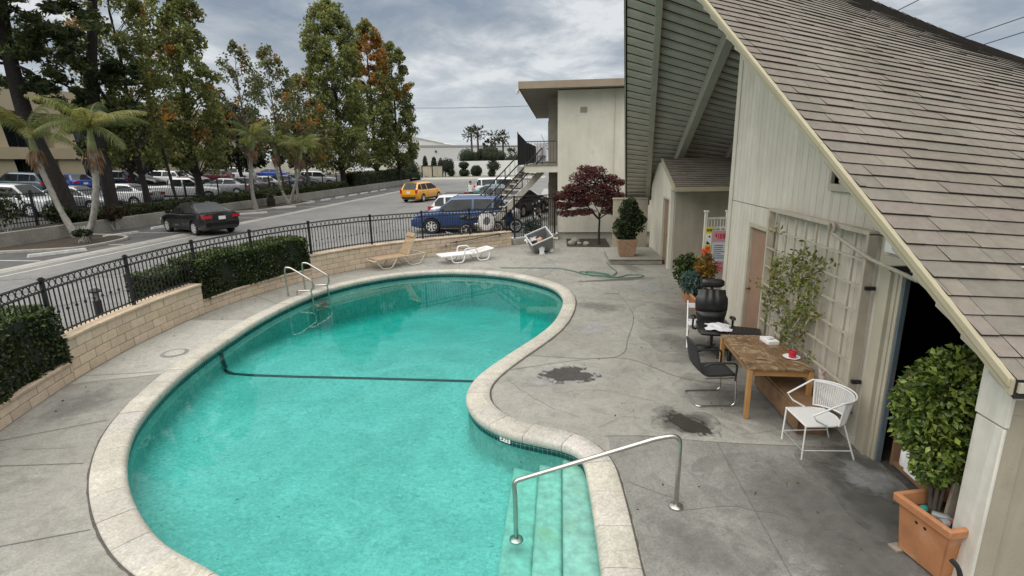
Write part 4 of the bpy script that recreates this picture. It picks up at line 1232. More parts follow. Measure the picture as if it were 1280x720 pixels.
q = MB(); q.slab([Su(0, 0) - Vector((0, 0, .01)), Su(1, 0) - Vector((0, 0, .01)), Su(1, 1) - Vector((0, 0, .01)), Su(0, 1) - Vector((0, 0, .01))], (0, -.34, .94), .10)
ur_ = q.build('roof', m_trim, ub, world=True)
lay(Su, 16, 1.0); shg.build('shingle_field', m_shingle, ur_, world=True, fixn=False)
q = MB(); board(q, Su(0, 0), Su(0, 1), .015, .15, .04, (-1, 0, 0)); board(q, Su(0, 0), Su(1, 0), -.0, .13, .03, (0, -1, 0)); q.build('rake_board', m_rake, ur_, world=True)
q = MB()
for x in (3.42, 4.5, 5.6): q.box(x, x + .07, 15.68, 16.77, 2.53, 2.61)
q.build('rafter_tail', m_trim, ur_, world=True)
# garden wall behind the pot
q = MB(); q.box(2.06, 3.41, 21.0, 21.14, 0, 1.92); q.box(2.03, 3.41, 20.97, 21.17, 1.92, 1.98)
q.build('garden_wall', m_stucco2, label='plain tan stucco garden wall behind the potted shrub', cat='wall', bevel=.01)
st_ = thing('concrete_step', 'low concrete step with a chipped dark edge under the potted shrub', 'step', (2.5, 18.6, 0))
q = MB(); q.box(1.66, 3.40, 17.55, 19.9, 0, .155); q.build('step_riser', m_lowwall, st_, world=True, bevel=.02)
q = MB(); q.box(1.62, 3.41, 17.50, 19.9, .157, .205); q.build('step_slab', m_deck, st_, world=True, bevel=.012)

# ------------------------------------------------------------------ two storey building
tb = thing('apartment_building', 'two storey cream stucco building with a flat roof and open walkway', 'building', (-.15, 23.6, 0))
q = MB(); q.box(-.15, 12, 23.6, 23.85, 0, 6.36); q.build('end_wall', m_stucco, tb, world=True)
q = MB(); q.box(-.149, .1, 23.851, 26, .0, 2.94); q.box(-.149, .1, 23.851, 26, 3.30, 6.39); q.box(-.60, .1, 26.001, 39, .0, 2.94); q.box(-.60, .1, 26.001, 39, 3.30, 6.39); wl_ = q.build('walkway_wall', mat('walkway_stucco', (.30, .275, .22), .9), tb, world=True)
for y in (26.6, 29.6, 32.6, 35.6):
    for z in (.32, 3.27):
        q = MB(); q.box(-.64, -.601, y, y + .95, z, z + 2.05); q.build('unit_door', m_fascia, tb, world=True)
        q = MB(); q.box(-.635, -.601, y + 1.3, y + 2.5, z + .9, z + 2.0); q.build('unit_window', m_darkglass, tb, world=True)
q = MB(); q.box(-1.62, -.151, 23.62, 39.2, 2.95, 3.245); q.build('walkway_slab', m_stucco, tb, world=True)
q = MB(); q.box(-1.66, -.151, 23.58, 39.2, 3.246, 3.29); q.build('slab_edge', m_soffit, tb, world=True)
rf = MB(); rf.box(-1.74, 12, 22.9, 39.6, 6.40, 6.44); rfo = rf.build('roof', m_soffit, tb, world=True)
q = MB(); q.box(-1.78, 12, 22.86, 22.9, 6.37, 6.66); q.box(-1.78, -1.74, 22.9, 39.6, 6.37, 6.66); q.build('fascia', m_fascia, rfo, world=True, bevel=.006)
q = MB(); q.box(-1.74, 12, 22.9, 39.6, 6.56, 6.62); q.build('roof_deck', m_gutter, rfo, world=True)
rl = MB()
for s_, (a, b) in enumerate((((-1.58, 25.9, 0), (-1.58, 39.1, 0)), ((-1.58, 39.1, 0), (-.65, 39.1, 0)), ((-1.58, 23.66, 0), (-.2, 23.66, 0)))):
    a = Vector(a); b = Vector(b)
    for z in (3.38, 4.28): rl.bar(a + Vector((0, 0, z)), b + Vector((0, 0, z)), .035, .035)
    m_ = max(3, int((b - a).length / .13))
    for i in range(m_ + 1): p = a.lerp(b, i / m_); rl.bar(p + Vector((0, 0, 3.38)), p + Vector((0, 0, 4.28)), .014, .014)
rl.build('walkway_railing', m_iron, tb, world=True)
q = MB(); q.tube([(-.35, 24.3, 3.4), (-.9, 24.25, 4.6)], .012, 6); q.build('guy_rod', m_steel, tb, world=True)
q = MB(); q.box(-.22, -.155, 23.2, 23.6, .0, .35); 
q = MB(); q.cbox((.95, 23.585, 5.55), (.30, .03, .22)); vt = q.build('wall_vent', m_stucco2, tb, world=True)
q = MB()
for k in range(5): q.cbox((.95, 23.566, 5.47 + .04 * k), (.26, .012, .012))
q.build('vent_slat', m_soffit, vt, world=True)
q = MB(); q.tube([(2.25, 23.57, 0.1), (2.25, 23.57, 6.35)], .02, 6); q.build('conduit', m_stucco, tb, world=True)
# lamp on the roof corner
lp = MB(); lp.box(-1.84, -1.78, 23.2, 23.3, 6.32, 6.5); lp.lathe([(.0, -.16), (.07, -.14), (.09, -.02), (.03, 0)], (-1.86, 23.25, 6.38), 12); lp.build('flood_lamp', m_whiteplastic, rfo, world=True)

# stairs from the landing down to the car park
sta = thing('stairs', 'outdoor stairs with open grey treads and a pale side beam', 'stairs', (-2.6, 24.6, .3))
TOPp = Vector((-1.30, 25.0, 3.1)); dirx = Vector((-.80, -.60, 0)); side = Vector((.60, -.80, 0)) * .74
NS = 12; run = .275; rise = (3.1 - .3) / NS
botp = TOPp + dirx * run * NS + Vector((0, 0, .3 - 3.1))
sb = MB()
off_ = side
sb.bar(TOPp + off_ - Vector((0, 0, .10)), botp + off_ - Vector((0, 0, .02)), .06, .28)
sb.build('side_beam', mat('pale_beam_paint', (.50, .47, .40), .7), sta, world=True)
sb = MB(); sb.bar(TOPp - off_ - Vector((0, 0, .10)), botp - off_ - Vector((0, 0, .02)), .06, .26); sb.build('side_beam', m_stucco2, sta, world=True)
R3 = Matrix.Rotation(math.atan2(dirx.y, dirx.x), 3, 'Z')
for i in range(1, NS):
    c_ = TOPp + dirx * run * (i - .0) - Vector((0, 0, rise * i))
    q = MB(); q.cbox(c_, (.29, 1.42, .055), R3); q.build('tread', m_kerb, sta, world=True, bevel=.006)
q = MB(); 
for i, o_ in enumerate((off_, -off_)):
    for h in (.92, .50):
        q.bar(TOPp + o_ + Vector((0, 0, h)), botp + o_ + Vector((0, 0, h)), .045, .045)
    for k in range(0, NS + 1):
        p = TOPp.lerp(botp, k / NS) + o_; q.bar(p - Vector((0, 0, .05)), p + Vector((0, 0, .92)), .016 if k % 4 else .04, .016 if k % 4 else .04)
q.build('stair_railing', m_iron, sta, world=True)
q = MB(); q.box(-2.0, -1.63, 24.2, 25.75, 2.97, 3.2); q.build('landing', m_gutter, sta, world=True)
ps_ = thing('privacy_screen', 'black sloping mesh screen on the stair landing railing', 'screen', (-1.9, 25.5, 3.3))
q = MB(); a, b = Vector((-2.02, 25.2, 0)), Vector((-1.30, 25.5, 0))
q.slab([a + Vector((0, 0, 3.25)), b + Vector((0, 0, 3.35)), b + Vector((0, 0, 3.98)), a + Vector((0, 0, 4.75))], (.38, -.92, 0), .02); q.build('screen_mesh', m_blackplastic, ps_, world=True)
q = MB(); q.tube([a + Vector((0, 0, 3.2)), a + Vector((0, 0, 4.78))], .022, 8); q.tube([b + Vector((0, 0, 3.2)), b + Vector((0, 0, 4.02))], .022, 8); q.build('screen_post', m_iron, ps_, world=True)
tw = thing('towel', 'pale towel hung over the upper walkway railing beside the black screen', 'towel', (-1.1, 27, 3.4))
q = MB(); nx = 8; vs = []
for i in range(nx + 1):
    x = -1.25 + .5 * i / nx; w = .03 * math.sin(i * 2.1)
    for y, z in ((27.10 + w, 3.38), (27.08 + w, 3.8), (27.05, 4.25), (27.0, 4.30), (26.95, 4.24), (26.92 + w, 3.7)): vs.append((x, y, z))
q.add(vs, [(i * 6 + k, i * 6 + k + 1, (i + 1) * 6 + k + 1, (i + 1) * 6 + k) for i in range(nx) for k in range(5)])
q.build('towel_cloth', m_cloth, tw, world=True, smooth=80)
q = MB(); q.bar((-1.3, 27.0, 4.27), (-.2, 27.0, 4.27), .03, .03); q.build('hanging_bar', m_iron, tw, world=True)
# ------------------------------------------------------------------ rails at the pool
def arc_pts(c, r, a0, a1, n, ux, uz):
    return [c + ux * (r * math.cos(a)) + uz * (r * math.sin(a)) for a in np.linspace(a0, a1, n)]
def fillet(pts, r, n=6):
    """round the corners of a polyline"""
    pts = [Vector(p) for p in pts]; out = [pts[0]]
    for i in range(1, len(pts) - 1):
        a, b, c = pts[i - 1], pts[i], pts[i + 1]; d1 = (a - b).normalized(); d2 = (c - b).normalized()
        rr = min(r if not isinstance(r, (list, tuple)) else r[i - 1], (a - b).length * .49, (c - b).length * .49)
        p, q = b + d1 * rr, b + d2 * rr
        for k in range(n + 1):
            t = k / n; out.append(p * (1 - t) ** 2 + b * 2 * t * (1 - t) + q * t * t)
    out.append(pts[-1]); return out

hr = thing('pool_handrail', 'stainless steel handrail running from the deck down onto the pool entry steps', 'handrail', (1.19, 4.79, .0))
q = MB(); q.tube(fillet([(1.19, 4.79, .01), (1.19, 4.79, .82), (.98, 4.765, .80), (-.47, 4.64, .33), (-.455, 4.62, .2), (-.45, 4.62, -.36)], [.16, .10, .13, .12, .1], 7), .0245, 12)
q.build('rail_tube', m_steel, hr, world=True, smooth=60)
for c_ in ((1.19, 4.79, .008), (-.45, 4.62, -.345)):
    q = MB(); q.lathe([(.075, 0), (.072, .012), (.05, .025), (.03, .028)], c_, 20); q.build('floor_flange', m_steel, hr, world=True, smooth=40)

ld = thing('pool_ladder', 'pair of curved steel grab rails with ladder treads at the far left pool edge', 'pool ladder', (-7.1, 13.4, 0))
for y in (13.15, 13.80):
    ex = -6.86 if y < 13.5 else -6.70
    q = MB()
    q.tube(fillet([(ex - .56, y, 0), (ex - .58, y, .80), (ex - .42, y, .80), (ex + .18, y, .42), (ex + .16, y, .16), (ex - .12, y, .16), (ex - .30, y, .14), (ex - .30, y, .0)], [.12, .16, .12, .12, .1, .1, .08], 6), .0235, 10)
    q.build('grab_rail', m_steel, ld, world=True, smooth=60)
    q = MB(); q.tube(fillet([(ex + .10, y, .17), (ex + .13, y, -.1), (ex + .13, y, -.42), (ex + .04, y, -.46)], .08), .021, 8); q.build('side_rail', m_steel, ld, world=True, smooth=60)
for z in (-.26, -.40):
    q = MB(); q.cbox((-6.66, 13.47, z), (.12, .62, .03)); q.build('ladder_tread', m_steel, ld, world=True, bevel=.006)

# ------------------------------------------------------------------ loungers
def local(name, label, cat, x, y, deg, z=0, group=None): return thing(name, label, cat, (x, y, z), rad(deg), group)
tl1 = local('lounge_chair', 'tan strap lounge chair with its back raised, beside the block wall', 'lounge chair', -5.68, 17.35, 46)
q = MB(); HW = .31
for s in (-1, 1):
    y = s * HW
    q.tube(fillet([(-.95, y, .30), (-.90, y, .36), (.35, y, .36), (.98, y, .38)], .05), .019, 8)                       # side rail
    for x0, x1 in ((-.95, -.12), (.10, .98)):
        q.tube(fillet([(x0, y, .35), (x0 + .26, y, .02), (x1 - .24, y, .02), (x1, y, .36)], .10), .019, 8)
q.tube([(-.95, -HW, .30), (-.95, HW, .30)], .018, 8); q.tube([(.98, -HW, .37), (.98, HW, .37)], .018, 8); q.tube([(.35, -HW, .36), (.35, HW, .36)], .016, 8)
q.build('frame', m_beigemetal, tl1, smooth=60)
bd = Vector((.40, 0, .70)).normalized(); b0_ = Vector((.28, 0, .36)); q = MB(); BL = .80
loop = [b0_ + Vector((0, -HW + .03, 0)), b0_ + bd * BL + Vector((0, -HW + .03, 0)), b0_ + bd * BL + Vector((0, HW - .03, 0)), b0_ + Vector((0, HW - .03, 0))]
q.tube(fillet(loop, .09), .018, 8)
for s in (-1, 1): q.tube([b0_ + bd * .42 + Vector((0, s * .27, 0)), (.80, s * .27, .37)], .013, 6)
q.build('back_frame', m_beigemetal, tl1, smooth=60)
q = MB()
for i in range(24):
    x = -.90 + 1.18 * i / 23; q.cbox((x, 0, .373), (.042, 2 * HW + .035, .012))
q.build('seat_strap', m_strap, tl1, bevel=.003, seg=1)
q = MB(); RB = Matrix.Rotation(-math.atan2(bd.z, bd.x), 3, 'Y')
for i in range(15):
    c_ = b0_ + bd * (.06 + .70 * i / 14); q.cbox(c_ + Vector((-.012, 0, .006)), (.040, 2 * HW - .03, .012), RB)
q.build('back_strap', m_strap, tl1, bevel=.003, seg=1)
q = MB(); c_ = b0_ + bd * .74; q.cbox(c_ + Vector((-.03, 0, .02)), (.16, 2 * HW - .06, .05), RB); q.build('head_pad', m_strap, tl1, bevel=.02, seg=3)

wl1 = local('sun_lounger', 'white plastic sun lounger lying flat beside the far pool edge', 'lounge chair', -3.42, 18.25, 33)
q = MB()
for i in range(13):
    x0, x1 = -.95 + 1.22 * i / 13, -.95 + 1.22 * (i + 1) / 13 - .018; q.box(x0, x1, -.26, .26, .285, .305)
for s in (-1, 1): q.box(-.97, .30, s * .30 - .04, s * .30 + .04, .26, .312)
q.box(-1.0, -.945, -.34, .34, .255, .312)
q.build('seat_panel', m_whiteplastic, wl1, bevel=.008)
q = MB(); sl = .10
for i in range(8):
    x0, x1 = .30 + .66 * i / 8, .30 + .66 * (i + 1) / 8 - .018; z = .31 + (x0 - .30) * .16; q.box(x0, x1, -.26, .26, z - .02, z)
for s in (-1, 1): q.bar((.30, s * .29, .295), (.98, s * .29, .405), .07, .045)
q.bar((.975, -.32, .405), (.975, .32, .405), .05, .05)
q.build('back_panel', m_whiteplastic, wl1, bevel=.008)
for xa in (-.42, .55):
    for s in (-1, 1):
        q = MB(); q.tube(fillet([(xa - .24, s * .33, .28), (xa - .20, s * .35, .03), (xa + .20, s * .35, .03), (xa + .26, s * .33, .28)], .13), .026, 8); q.build('leg', m_whiteplastic, wl1, smooth=60)
for s in (-1, 1):
    q = MB(); q.tube(fillet([(-.18, s * .34, .30), (-.15, s * .35, .50), (.26, s * .35, .50), (.34, s * .34, .30)], .10), .024, 8); q.build('armrest', m_whiteplastic, wl1, smooth=60)

# ------------------------------------------------------------------ grey tub and cloths
tub = thing('storage_tub', 'grey plastic tub tipped over on its side with laundry spilling out', 'tub', (-1.0, 20.2, 0))
T = Matrix.Translation((-.76, 20.12, .15)) @ Matrix.Rotation(rad(20), 4, 'Z') @ Matrix.Rotation(rad(-20), 4, 'Y') @ Matrix.Rotation(rad(30), 4, 'X') @ Matrix.Scale(1.28, 4)
q = MB(); q.T = T
a, b, h, a2, b2 = .60, .42, .50, .68, .50
def frustum(a, b, a2, b2, z0, z1): return [(x * s1, y * s2, z) for (s1, s2, z) in ((a, b, z0), (a2, b2, z1)) for x, y in ((-.5, -.5), (.5, -.5), (.5, .5), (-.5, .5))]
q.add(frustum(a, b, a2, b2, 0, h), [(3, 2, 1, 0), (0, 1, 5, 4), (1, 2, 6, 5), (2, 3, 7, 6), (3, 0, 4, 7)])
q.add(frustum(a - .05, b - .05, a2 - .05, b2 - .05, .03, h), [(0, 1, 2, 3), (4, 5, 1, 0), (5, 6, 2, 1), (6, 7, 3, 2), (7, 4, 0, 3)])
vs = frustum(a2, b2, a2 - .05, b2 - .05, h, h); q.add(vs, [(0, 1, 5, 4), (1, 2, 6, 5), (2, 3, 7, 6), (3, 0, 4, 7)])
for f in (.45, .78):
    A2, B2 = a + (a2 - a) * f + .015, b + (b2 - b) * f + .015; q.add(frustum(A2, B2, A2 + .006, B2 + .006, h * f - .012, h * f + .012), [(0, 1, 5, 4), (1, 2, 6, 5), (2, 3, 7, 6), (3, 0, 4, 7)])
q.build('tub_body', m_greyplastic, tub, world=True, bevel=.008, fixn=False)
q = MB(); q.T = T
for x0, x1, y0, y1 in ((-.36, .36, -.27, -.24), (-.36, .36, .24, .27), (-.36, -.33, -.24, .24), (.33, .36, -.24, .24)): q.box(x0, x1, y0, y1, h - .02, h + .02)
q.build('tub_rim', mat('light_grey_plastic', (.50, .50, .50), .5, var=.08), tub, world=True, bevel=.008)
def crumple(name, label, c, sx, sy, sz, m, seed, cat='cloth', nx=16, group=None, drape=None):
    r = random.Random(seed); ph = [r.uniform(0, 6.28) for _ in range(8)]; vs = []
    for i in range(nx + 1):
        for k in range(nx + 1):
            u, v = i / nx * 2 - 1, k / nx * 2 - 1; rr = min(1, math.hypot(u, v) / 1.25)
            z = (1 - rr ** 2) * sz * (.75 + .25 * math.sin(5 * u + ph[0]) * math.cos(4 * v + ph[1])) + sz * .22 * math.sin(9 * u + 5 * v + ph[2]) * (1 - rr) + .006
            x = u * sx * (1 + .14 * math.sin(4 * v + ph[3]) + .06 * math.sin(11 * v + ph[5])); y = v * sy * (1 + .14 * math.sin(4 * u + ph[4]) + .06 * math.sin(10 * u + ph[6]))
            if drape: x, y, z = drape(x, y, z)
            vs.append((x, y, max(z, .004) if not drape else z))
    q = MB(); n_ = nx + 1; q.add(vs, [(i * n_ + k, (i + 1) * n_ + k, (i + 1) * n_ + k + 1, i * n_ + k + 1) for i in range(nx) for k in range(nx)])
    return q.build(name, m, loc=c, smooth=80, label=label, cat=cat, group=group)
cl = crumple('laundry', 'crumpled white laundry heaped inside the tipped grey tub', (-1.16, 20.08, .50), .22, .17, .14, m_cloth, 4); cl.rotation_euler = (rad(30), rad(-20), 0)
cl = crumple('laundry', 'tan and brown cloth hanging over the rim of the grey tub', (-.80, 19.72, .46), .11, .16, .10, m_cloth_pink, 8); cl.rotation_euler = (rad(62), rad(-8), .2)
cl = crumple('laundry', 'white towel drooping from the grey tub down to the deck', (-.72, 19.62, .13), .10, .17, .08, m_cloth, 14); cl.rotation_euler = (rad(60), 0, .15)
crumple('laundry', 'small white cloth on the deck beside the grey tub', (-.47, 20.1, .0), .16, .09, .10, m_cloth, 17)
q = MB(); q.tube([(-.40, 20.75, .42), (-.10, 20.7, .42)], .06, 12); q.tube([(-.30, 20.72, 0), (-.30, 20.72, .36)], .055, 12)
q.build('pipe_stub', m_kerb, smooth=50, loc=None, label='pale pipe elbow standing out of the deck behind the grey tub', cat='pipe')

# ------------------------------------------------------------------ garden hose
hpts = [(-2.0, 16.9), (-1.2, 16.9), (-.4, 16.85), (.2, 16.6), (.75, 15.95), (1.1, 15.6), (1.6, 15.45), (2.3, 15.5), (2.5, 15.75), (2.1, 15.85), (1.7, 15.55), (1.2, 15.95), (.7, 16.3), (.62, 16.05), (1.1, 15.7), (1.5, 15.8), (1.25, 16.15), (.8, 16.25), (.95, 15.85), (1.5, 15.65), (1.75, 16.3), (1.62, 17.2), (1.58, 17.9)]
c_ = catmull([Vector(p) for p in hpts], 8, False)
q = MB(); q.tube([(p.x, p.y, .017 + (.012 if i % 23 > 15 else 0) + .004) for i, p in enumerate(c_)], .013, 7)
q.build('garden_hose', m_hose, smooth=60, label='green garden hose lying in loops on the deck near the concrete step', cat='hose')

# ------------------------------------------------------------------ table and chairs by the wall
tb1 = thing('work_table', 'long weathered wooden table with honey coloured legs by the trellis', 'table', (2.94, 7.43, 0), rad(-1.5))
q = MB()
for i in range(5): y0 = -.415 + .166 * i; q.box(-.415 + .166 * i, -.415 + .166 * (i + 1) - .003, -.70, .70, .715, .742)
q.build('tabletop', m_table, tb1, bevel=.003)
q = MB()
for s in (-1, 1): q.box(-.37, .37, s * .64 - .012, s * .64 + .012, .62, .713); q.box(s * .365 - .012, s * .365 + .012, -.628, .628, .62, .713)
q.build('apron', m_oak, tb1, bevel=.003)
for sx in (-1, 1):
    for sy in (-1, 1):
        q = MB(); q.box(sx * .385 - .03, sx * .385 + .03, sy * .665 - .03, sy * .665 + .03, 0, .714); q.build('leg', m_oak, tb1, bevel=.005)
q = MB(); q.cbox((0, 0, .06), (.05, 0.01, .01)); 
bn = thing('bench', 'low brown wooden bench pushed under the weathered table', 'bench', (3.22, 7.1, 0), 0)
q = MB(); q.box(-.20, .20, -.78, .72, .33, .37); q.build('seat', m_bench, bn, bevel=.006)
q = MB(); q.box(-.215, -.195, -.78, .72, .06, .329); q.build('front_panel', m_bench, bn, bevel=.004)
for y in (-.70, .64):
    q = MB(); q.box(-.19, .17, y - .02, y + .02, 0, .329); q.build('leg', m_bench, bn)
# white metal barrel chair
wc = thing('patio_chair', 'white metal mesh patio chair with a rounded back beside the table', 'chair', (3.08, 6.02, 0), rad(4))
def meshmat():
    m, nt, b = newmat('white_expanded_mesh')
    b.inputs['Base Color'].default_value = (.76, .76, .74, 1); b.inputs['Roughness'].default_value = .5
    return m
m_mesh = meshmat()
q = MB(); fr_ = []
legs = [((-.25, -.23, .43), (-.26, -.24, 0)), ((-.25, .23, .43), (-.26, .24, 0)), ((.20, -.22, .43), (.34, -.26, 0)), ((.20, .22, .43), (.34, .26, 0))]
for a, b in legs:
    lg = MB(); lg.tube([a, b], .010, 6); lg.build('leg', m_whitemetal, wc, smooth=60)
q.tube(fillet([(-.25, -.24, .432), (.14, -.24, .432), (.25, 0, .432), (.14, .24, .432), (-.25, .24, .432)], [.1, .14, .1], 5) + [Vector((-.25, -.24, .432))], .010, 6)
q.build('seat_frame', m_whitemetal, wc, smooth=60)
q = MB(); q.tube([(.30, -.249, .12), (-.258, -.235, .12), (-.258, .235, .12), (.30, .249, .12)], .006, 6); q.build('leg_brace', m_whitemetal, wc, smooth=60)
q = MB()                                     # woven seat: crossing wires
for i in range(31): y = -.225 + .45 * i / 30; q.bar((-.245, y, .431), (.16 + .07 * (1 - (y / .23) ** 2), y, .431), .0065, .005)
for i in range(27): x = -.24 + .44 * i / 26; q.bar((x, -.225, .436), (x, .225, .436), .0065, .005)
q.build('seat', m_mesh, wc)
def bk(a, z): r = .27 + .05 * (z - .43) / .32; return Vector((.02 + r * math.cos(a) * 1.02, r * math.sin(a) * 1.05, z))
q = MB()
for i in range(33): a = -1.25 + 2.5 * i / 32; q.bar(bk(a, .46), bk(a, .745), .006, .005)
for k in range(19):
    z = .465 + .275 * k / 18
    for i in range(16): a0_ = -1.25 + 2.5 * i / 16; q.bar(bk(a0_, z), bk(a0_ + 2.5 / 16, z), .005, .0055)
q.build('backrest', m_mesh, wc)
q = MB()
for z, r in ((.455, .010), (.75, .011)): q.tube([bk(-1.28 + 2.56 * i / 20, z) for i in range(21)], r, 6)
for a in (-1.28, 1.28): q.tube([bk(a, .45), bk(a, .752)], .010, 6)
rim = [Vector((-.22, -.30, .60))] + [bk(-1.45 + 2.9 * i / 22, .765 - .02) + Vector((.03, 0, .02)) for i in range(23)] + [Vector((-.22, .30, .60))]
q.tube([Vector((-.02, -.245, .44)), Vector((-.16, -.275, .52))] + rim + [Vector((-.16, .275, .52)), Vector((-.02, .245, .44))], .011, 8)
q.build('back_frame', m_whitemetal, wc, smooth=60)
# cantilever chair
cc = thing('cantilever_chair', 'black cantilever chair on a bent chrome tube at the near side of the table', 'chair', (2.22, 7.36, 0), rad(6))
q = MB(); s_ = .265
for s in (-1, 1):
    y = s * s_
    q.tube(fillet([(-.27, y, .0125 + .45), (.26, y, .46), (.27, y, .013), (-.27, y, .013)], [.09, .09]), .0125, 8) if False else None
q.tube(fillet([(-.20, -s_, .44), (.24, -s_, .44), (.26, -s_, .013), (-.30, -s_, .013), (-.30, s_, .013), (.26, s_, .013), (.24, s_, .44), (-.20, s_, .44)], [.07, .09, .07, .07, .09, .07], 6), .0125, 8)
q.build('frame', m_chrome, cc, smooth=60)
q = MB()
for s in (-1, 1):
    q.tube(fillet([(.23, s * s_, .40), (.24, s * (s_ + .01), .66), (.10, s * (s_ + .01), .67), (-.16, s * (s_ + .005), .66), (-.22, s * s_, .62)], [.07, .05, .05], 5), .015, 8)
q.build('armrest', m_blackplastic, cc, smooth=60)
q = MB(); vs = []; prof = []
path = fillet([(.26, 0, .44), (.20, 0, .465), (-.16, 0, .455), (-.25, 0, .52), (-.34, 0, .92)], [.03, .08, .10], 6)
for p in path: prof.append(p)
def padded(path, hw, th, name, m, parent, rnd=.92):
    q = MB(); vs = []; n_ = len(path); rows = 7
    for i, p in enumerate(path):
        a = path[max(0, i - 1)]; b = path[min(n_ - 1, i + 1)]; t = (b - a).normalized(); nn = Vector((0, 1, 0)).cross(t)
        e = min(1, .80 + .2 * math.sin(math.pi * i / (n_ - 1)) * 2)
        for k in range(rows):
            y = -hw * e + 2 * hw * e * k / (rows - 1); d = th * (1 - .5 * abs(2 * k / (rows - 1) - 1) ** 3)
            vs.append(p + Vector((0, y, 0)) - nn * d * .5)
        for k in range(rows):
            y = hw * e - 2 * hw * e * k / (rows - 1); vs.append(p + Vector((0, y, 0)) + nn * th * .5)
    w = rows * 2
    q.add(vs, [(i * w + k, i * w + (k + 1) % w, (i + 1) * w + (k + 1) % w, (i + 1) * w + k) for i in range(n_ - 1) for k in range(w)] + [tuple(range(w)), tuple((n_ - 1) * w + k for k in range(w))])
    return q.build(name, m, parent, smooth=50)
m_blackmesh = mat('black_chair_fabric', (.022, .022, .023), .7, var=.25, scale=8, fine=120, bstr=.2)
kk = [i for i, p in enumerate(path) if p.x < -.15 and p.z < .47]
cut = max(i for i, p in enumerate(path) if p.z < .50)
padded(path[:cut + 1], .235, .045, 'seat', m_blackmesh, cc); padded(path[cut:], .235, .035, 'backrest', m_blackmesh, cc)
# executive chair
oc = thing('office_chair', 'high backed black leather office chair on castors at the end of the table', 'chair', (2.74, 9.28, 0), rad(-98))
q = MB()
for k in range(5):
    a = 2 * math.pi * k / 5 + .3; d = Vector((math.cos(a), math.sin(a), 0)); q.bar(Vector((0, 0, .115)) + d * .03, Vector((0, 0, .075)) + d * .30, .05, .035)
q.tube([(0, 0, .08), (0, 0, .42)], .028, 12)
q.build('star_base', m_blackplastic, oc, bevel=.006)
for k in range(5):
    a = 2 * math.pi * k / 5 + .3; q = MB(); q.lathe([(.0, -.022), (.026, -.02), (.03, 0), (.026, .02), (0, .022)], (math.cos(a) * .30, math.sin(a) * .30, .03), 12, 'y'); q.build('castor', m_blackplastic, oc, smooth=50)
sp = fillet([(.30, 0, .44), (.26, 0, .50), (-.18, 0, .49), (-.24, 0, .50)], [.06, .05], 5); padded(sp, .27, .11, 'seat', m_leather, oc)
bp_ = fillet([(-.23, 0, .50), (-.27, 0, .68), (-.29, 0, .92), (-.36, 0, 1.19)], [.1, .1], 6)
def bpos(t):
    i = t * (len(bp_) - 1); k = min(len(bp_) - 2, int(i)); return bp_[k].lerp(bp_[k + 1], i - k)
def cushion(name, t0, t1, wf, th, gather=0.0):
    q = MB(); vs = []; rows = 17; n_ = 16
    for i in range(n_ + 1):
        u = i / n_; t = t0 + (t1 - t0) * u; p = bpos(t); w = wf(t); puff = math.sin(math.pi * min(1, max(0, u * .9 + .05))) ** .45
        for k in range(rows):
            v = 2 * k / (rows - 1) - 1; fold = gather * math.cos(v * 13) * (1 - abs(v)) * (u ** 1.5)
            vs.append(p + Vector((th * puff * (1 - abs(v) ** 4) + fold, v * w, 0)))
        for k in range(rows): v = 1 - 2 * k / (rows - 1); vs.append(p + Vector((-.035 * (1 - abs(v) ** 4), v * w, 0)))
    w_ = rows * 2
    q.add(vs, [(i * w_ + k, i * w_ + (k + 1) % w_, (i + 1) * w_ + (k + 1) % w_, (i + 1) * w_ + k) for i in range(n_) for k in range(w_)] + [tuple(range(w_)), tuple(n_ * w_ + k for k in range(w_))])
    return q.build(name, m_leather, oc, smooth=70)
wf = lambda t: .255 * (.80 + .32 * math.sin(math.pi * (.12 + .62 * t)) - .30 * max(0, t - .84) * 3)
cushion('backrest', .0, .34, wf, .070); cushion('backrest', .35, .97, wf, .055, .012)
q = MB(); q.bar(bpos(.93) + Vector((-.03, 0, 0)), Vector((-.375, 0, 1.24)), .05, .02); q.build('headrest_post', m_blackplastic, oc)
q = MB(); vs = []
for i in range(15):
    v = 2 * i / 14 - 1
    for k in range(14):
        a = 2 * math.pi * k / 14; r = (1 - abs(v) ** 6 * .5); vs.append((-.345 + .07 * r * math.cos(a), v * .205, 1.235 + .085 * r * math.sin(a)))
q.add(vs, [(i * 14 + k, i * 14 + (k + 1) % 14, (i + 1) * 14 + (k + 1) % 14, (i + 1) * 14 + k) for i in range(14) for k in range(14)] + [tuple(range(14)), tuple(196 + k for k in range(14))])
q.build('headrest', m_leather, oc, smooth=70)
for s in (-1, 1):
    q = MB(); q.tube(fillet([(-.02, s * .27, .44), (.0, s * .34, .46), (.02, s * .335, .66)], .06), .02, 8)
    q.build('arm_support', m_blackplastic, oc, smooth=60)
    q = MB(); q.ball((.0, s * .335, .68), .13, 14, 8, (1, .42, .20)); q.build('arm_pad', m_leather, oc, smooth=60)
ct = crumple('towel', 'white towel thrown over the seat of the black office chair', (2.78, 9.06, .555), .20, .16, .06, m_cloth, 31, nx=22)
ct.rotation_euler = (rad(7), 0, rad(-12))
fc = thing('folding_chair', 'white slatted folding chair half hidden behind the black office chair', 'chair', (2.62, 9.72, 0), rad(-100))
for s in (-1, 1):
    q = MB(); q.bar((.24, s * .21, 0), (-.22, s * .21, .80), .02, .035); q.build('leg', m_whiteplastic, fc); q = MB(); q.bar((-.20, s * .18, 0), (.18, s * .18, .45), .02, .035); q.build('leg', m_whiteplastic, fc)
q = MB()
for i in range(6): q.box(-.16 + .065 * i, -.11 + .065 * i, -.2, .2, .44, .455)
q.build('seat', m_whiteplastic, fc)
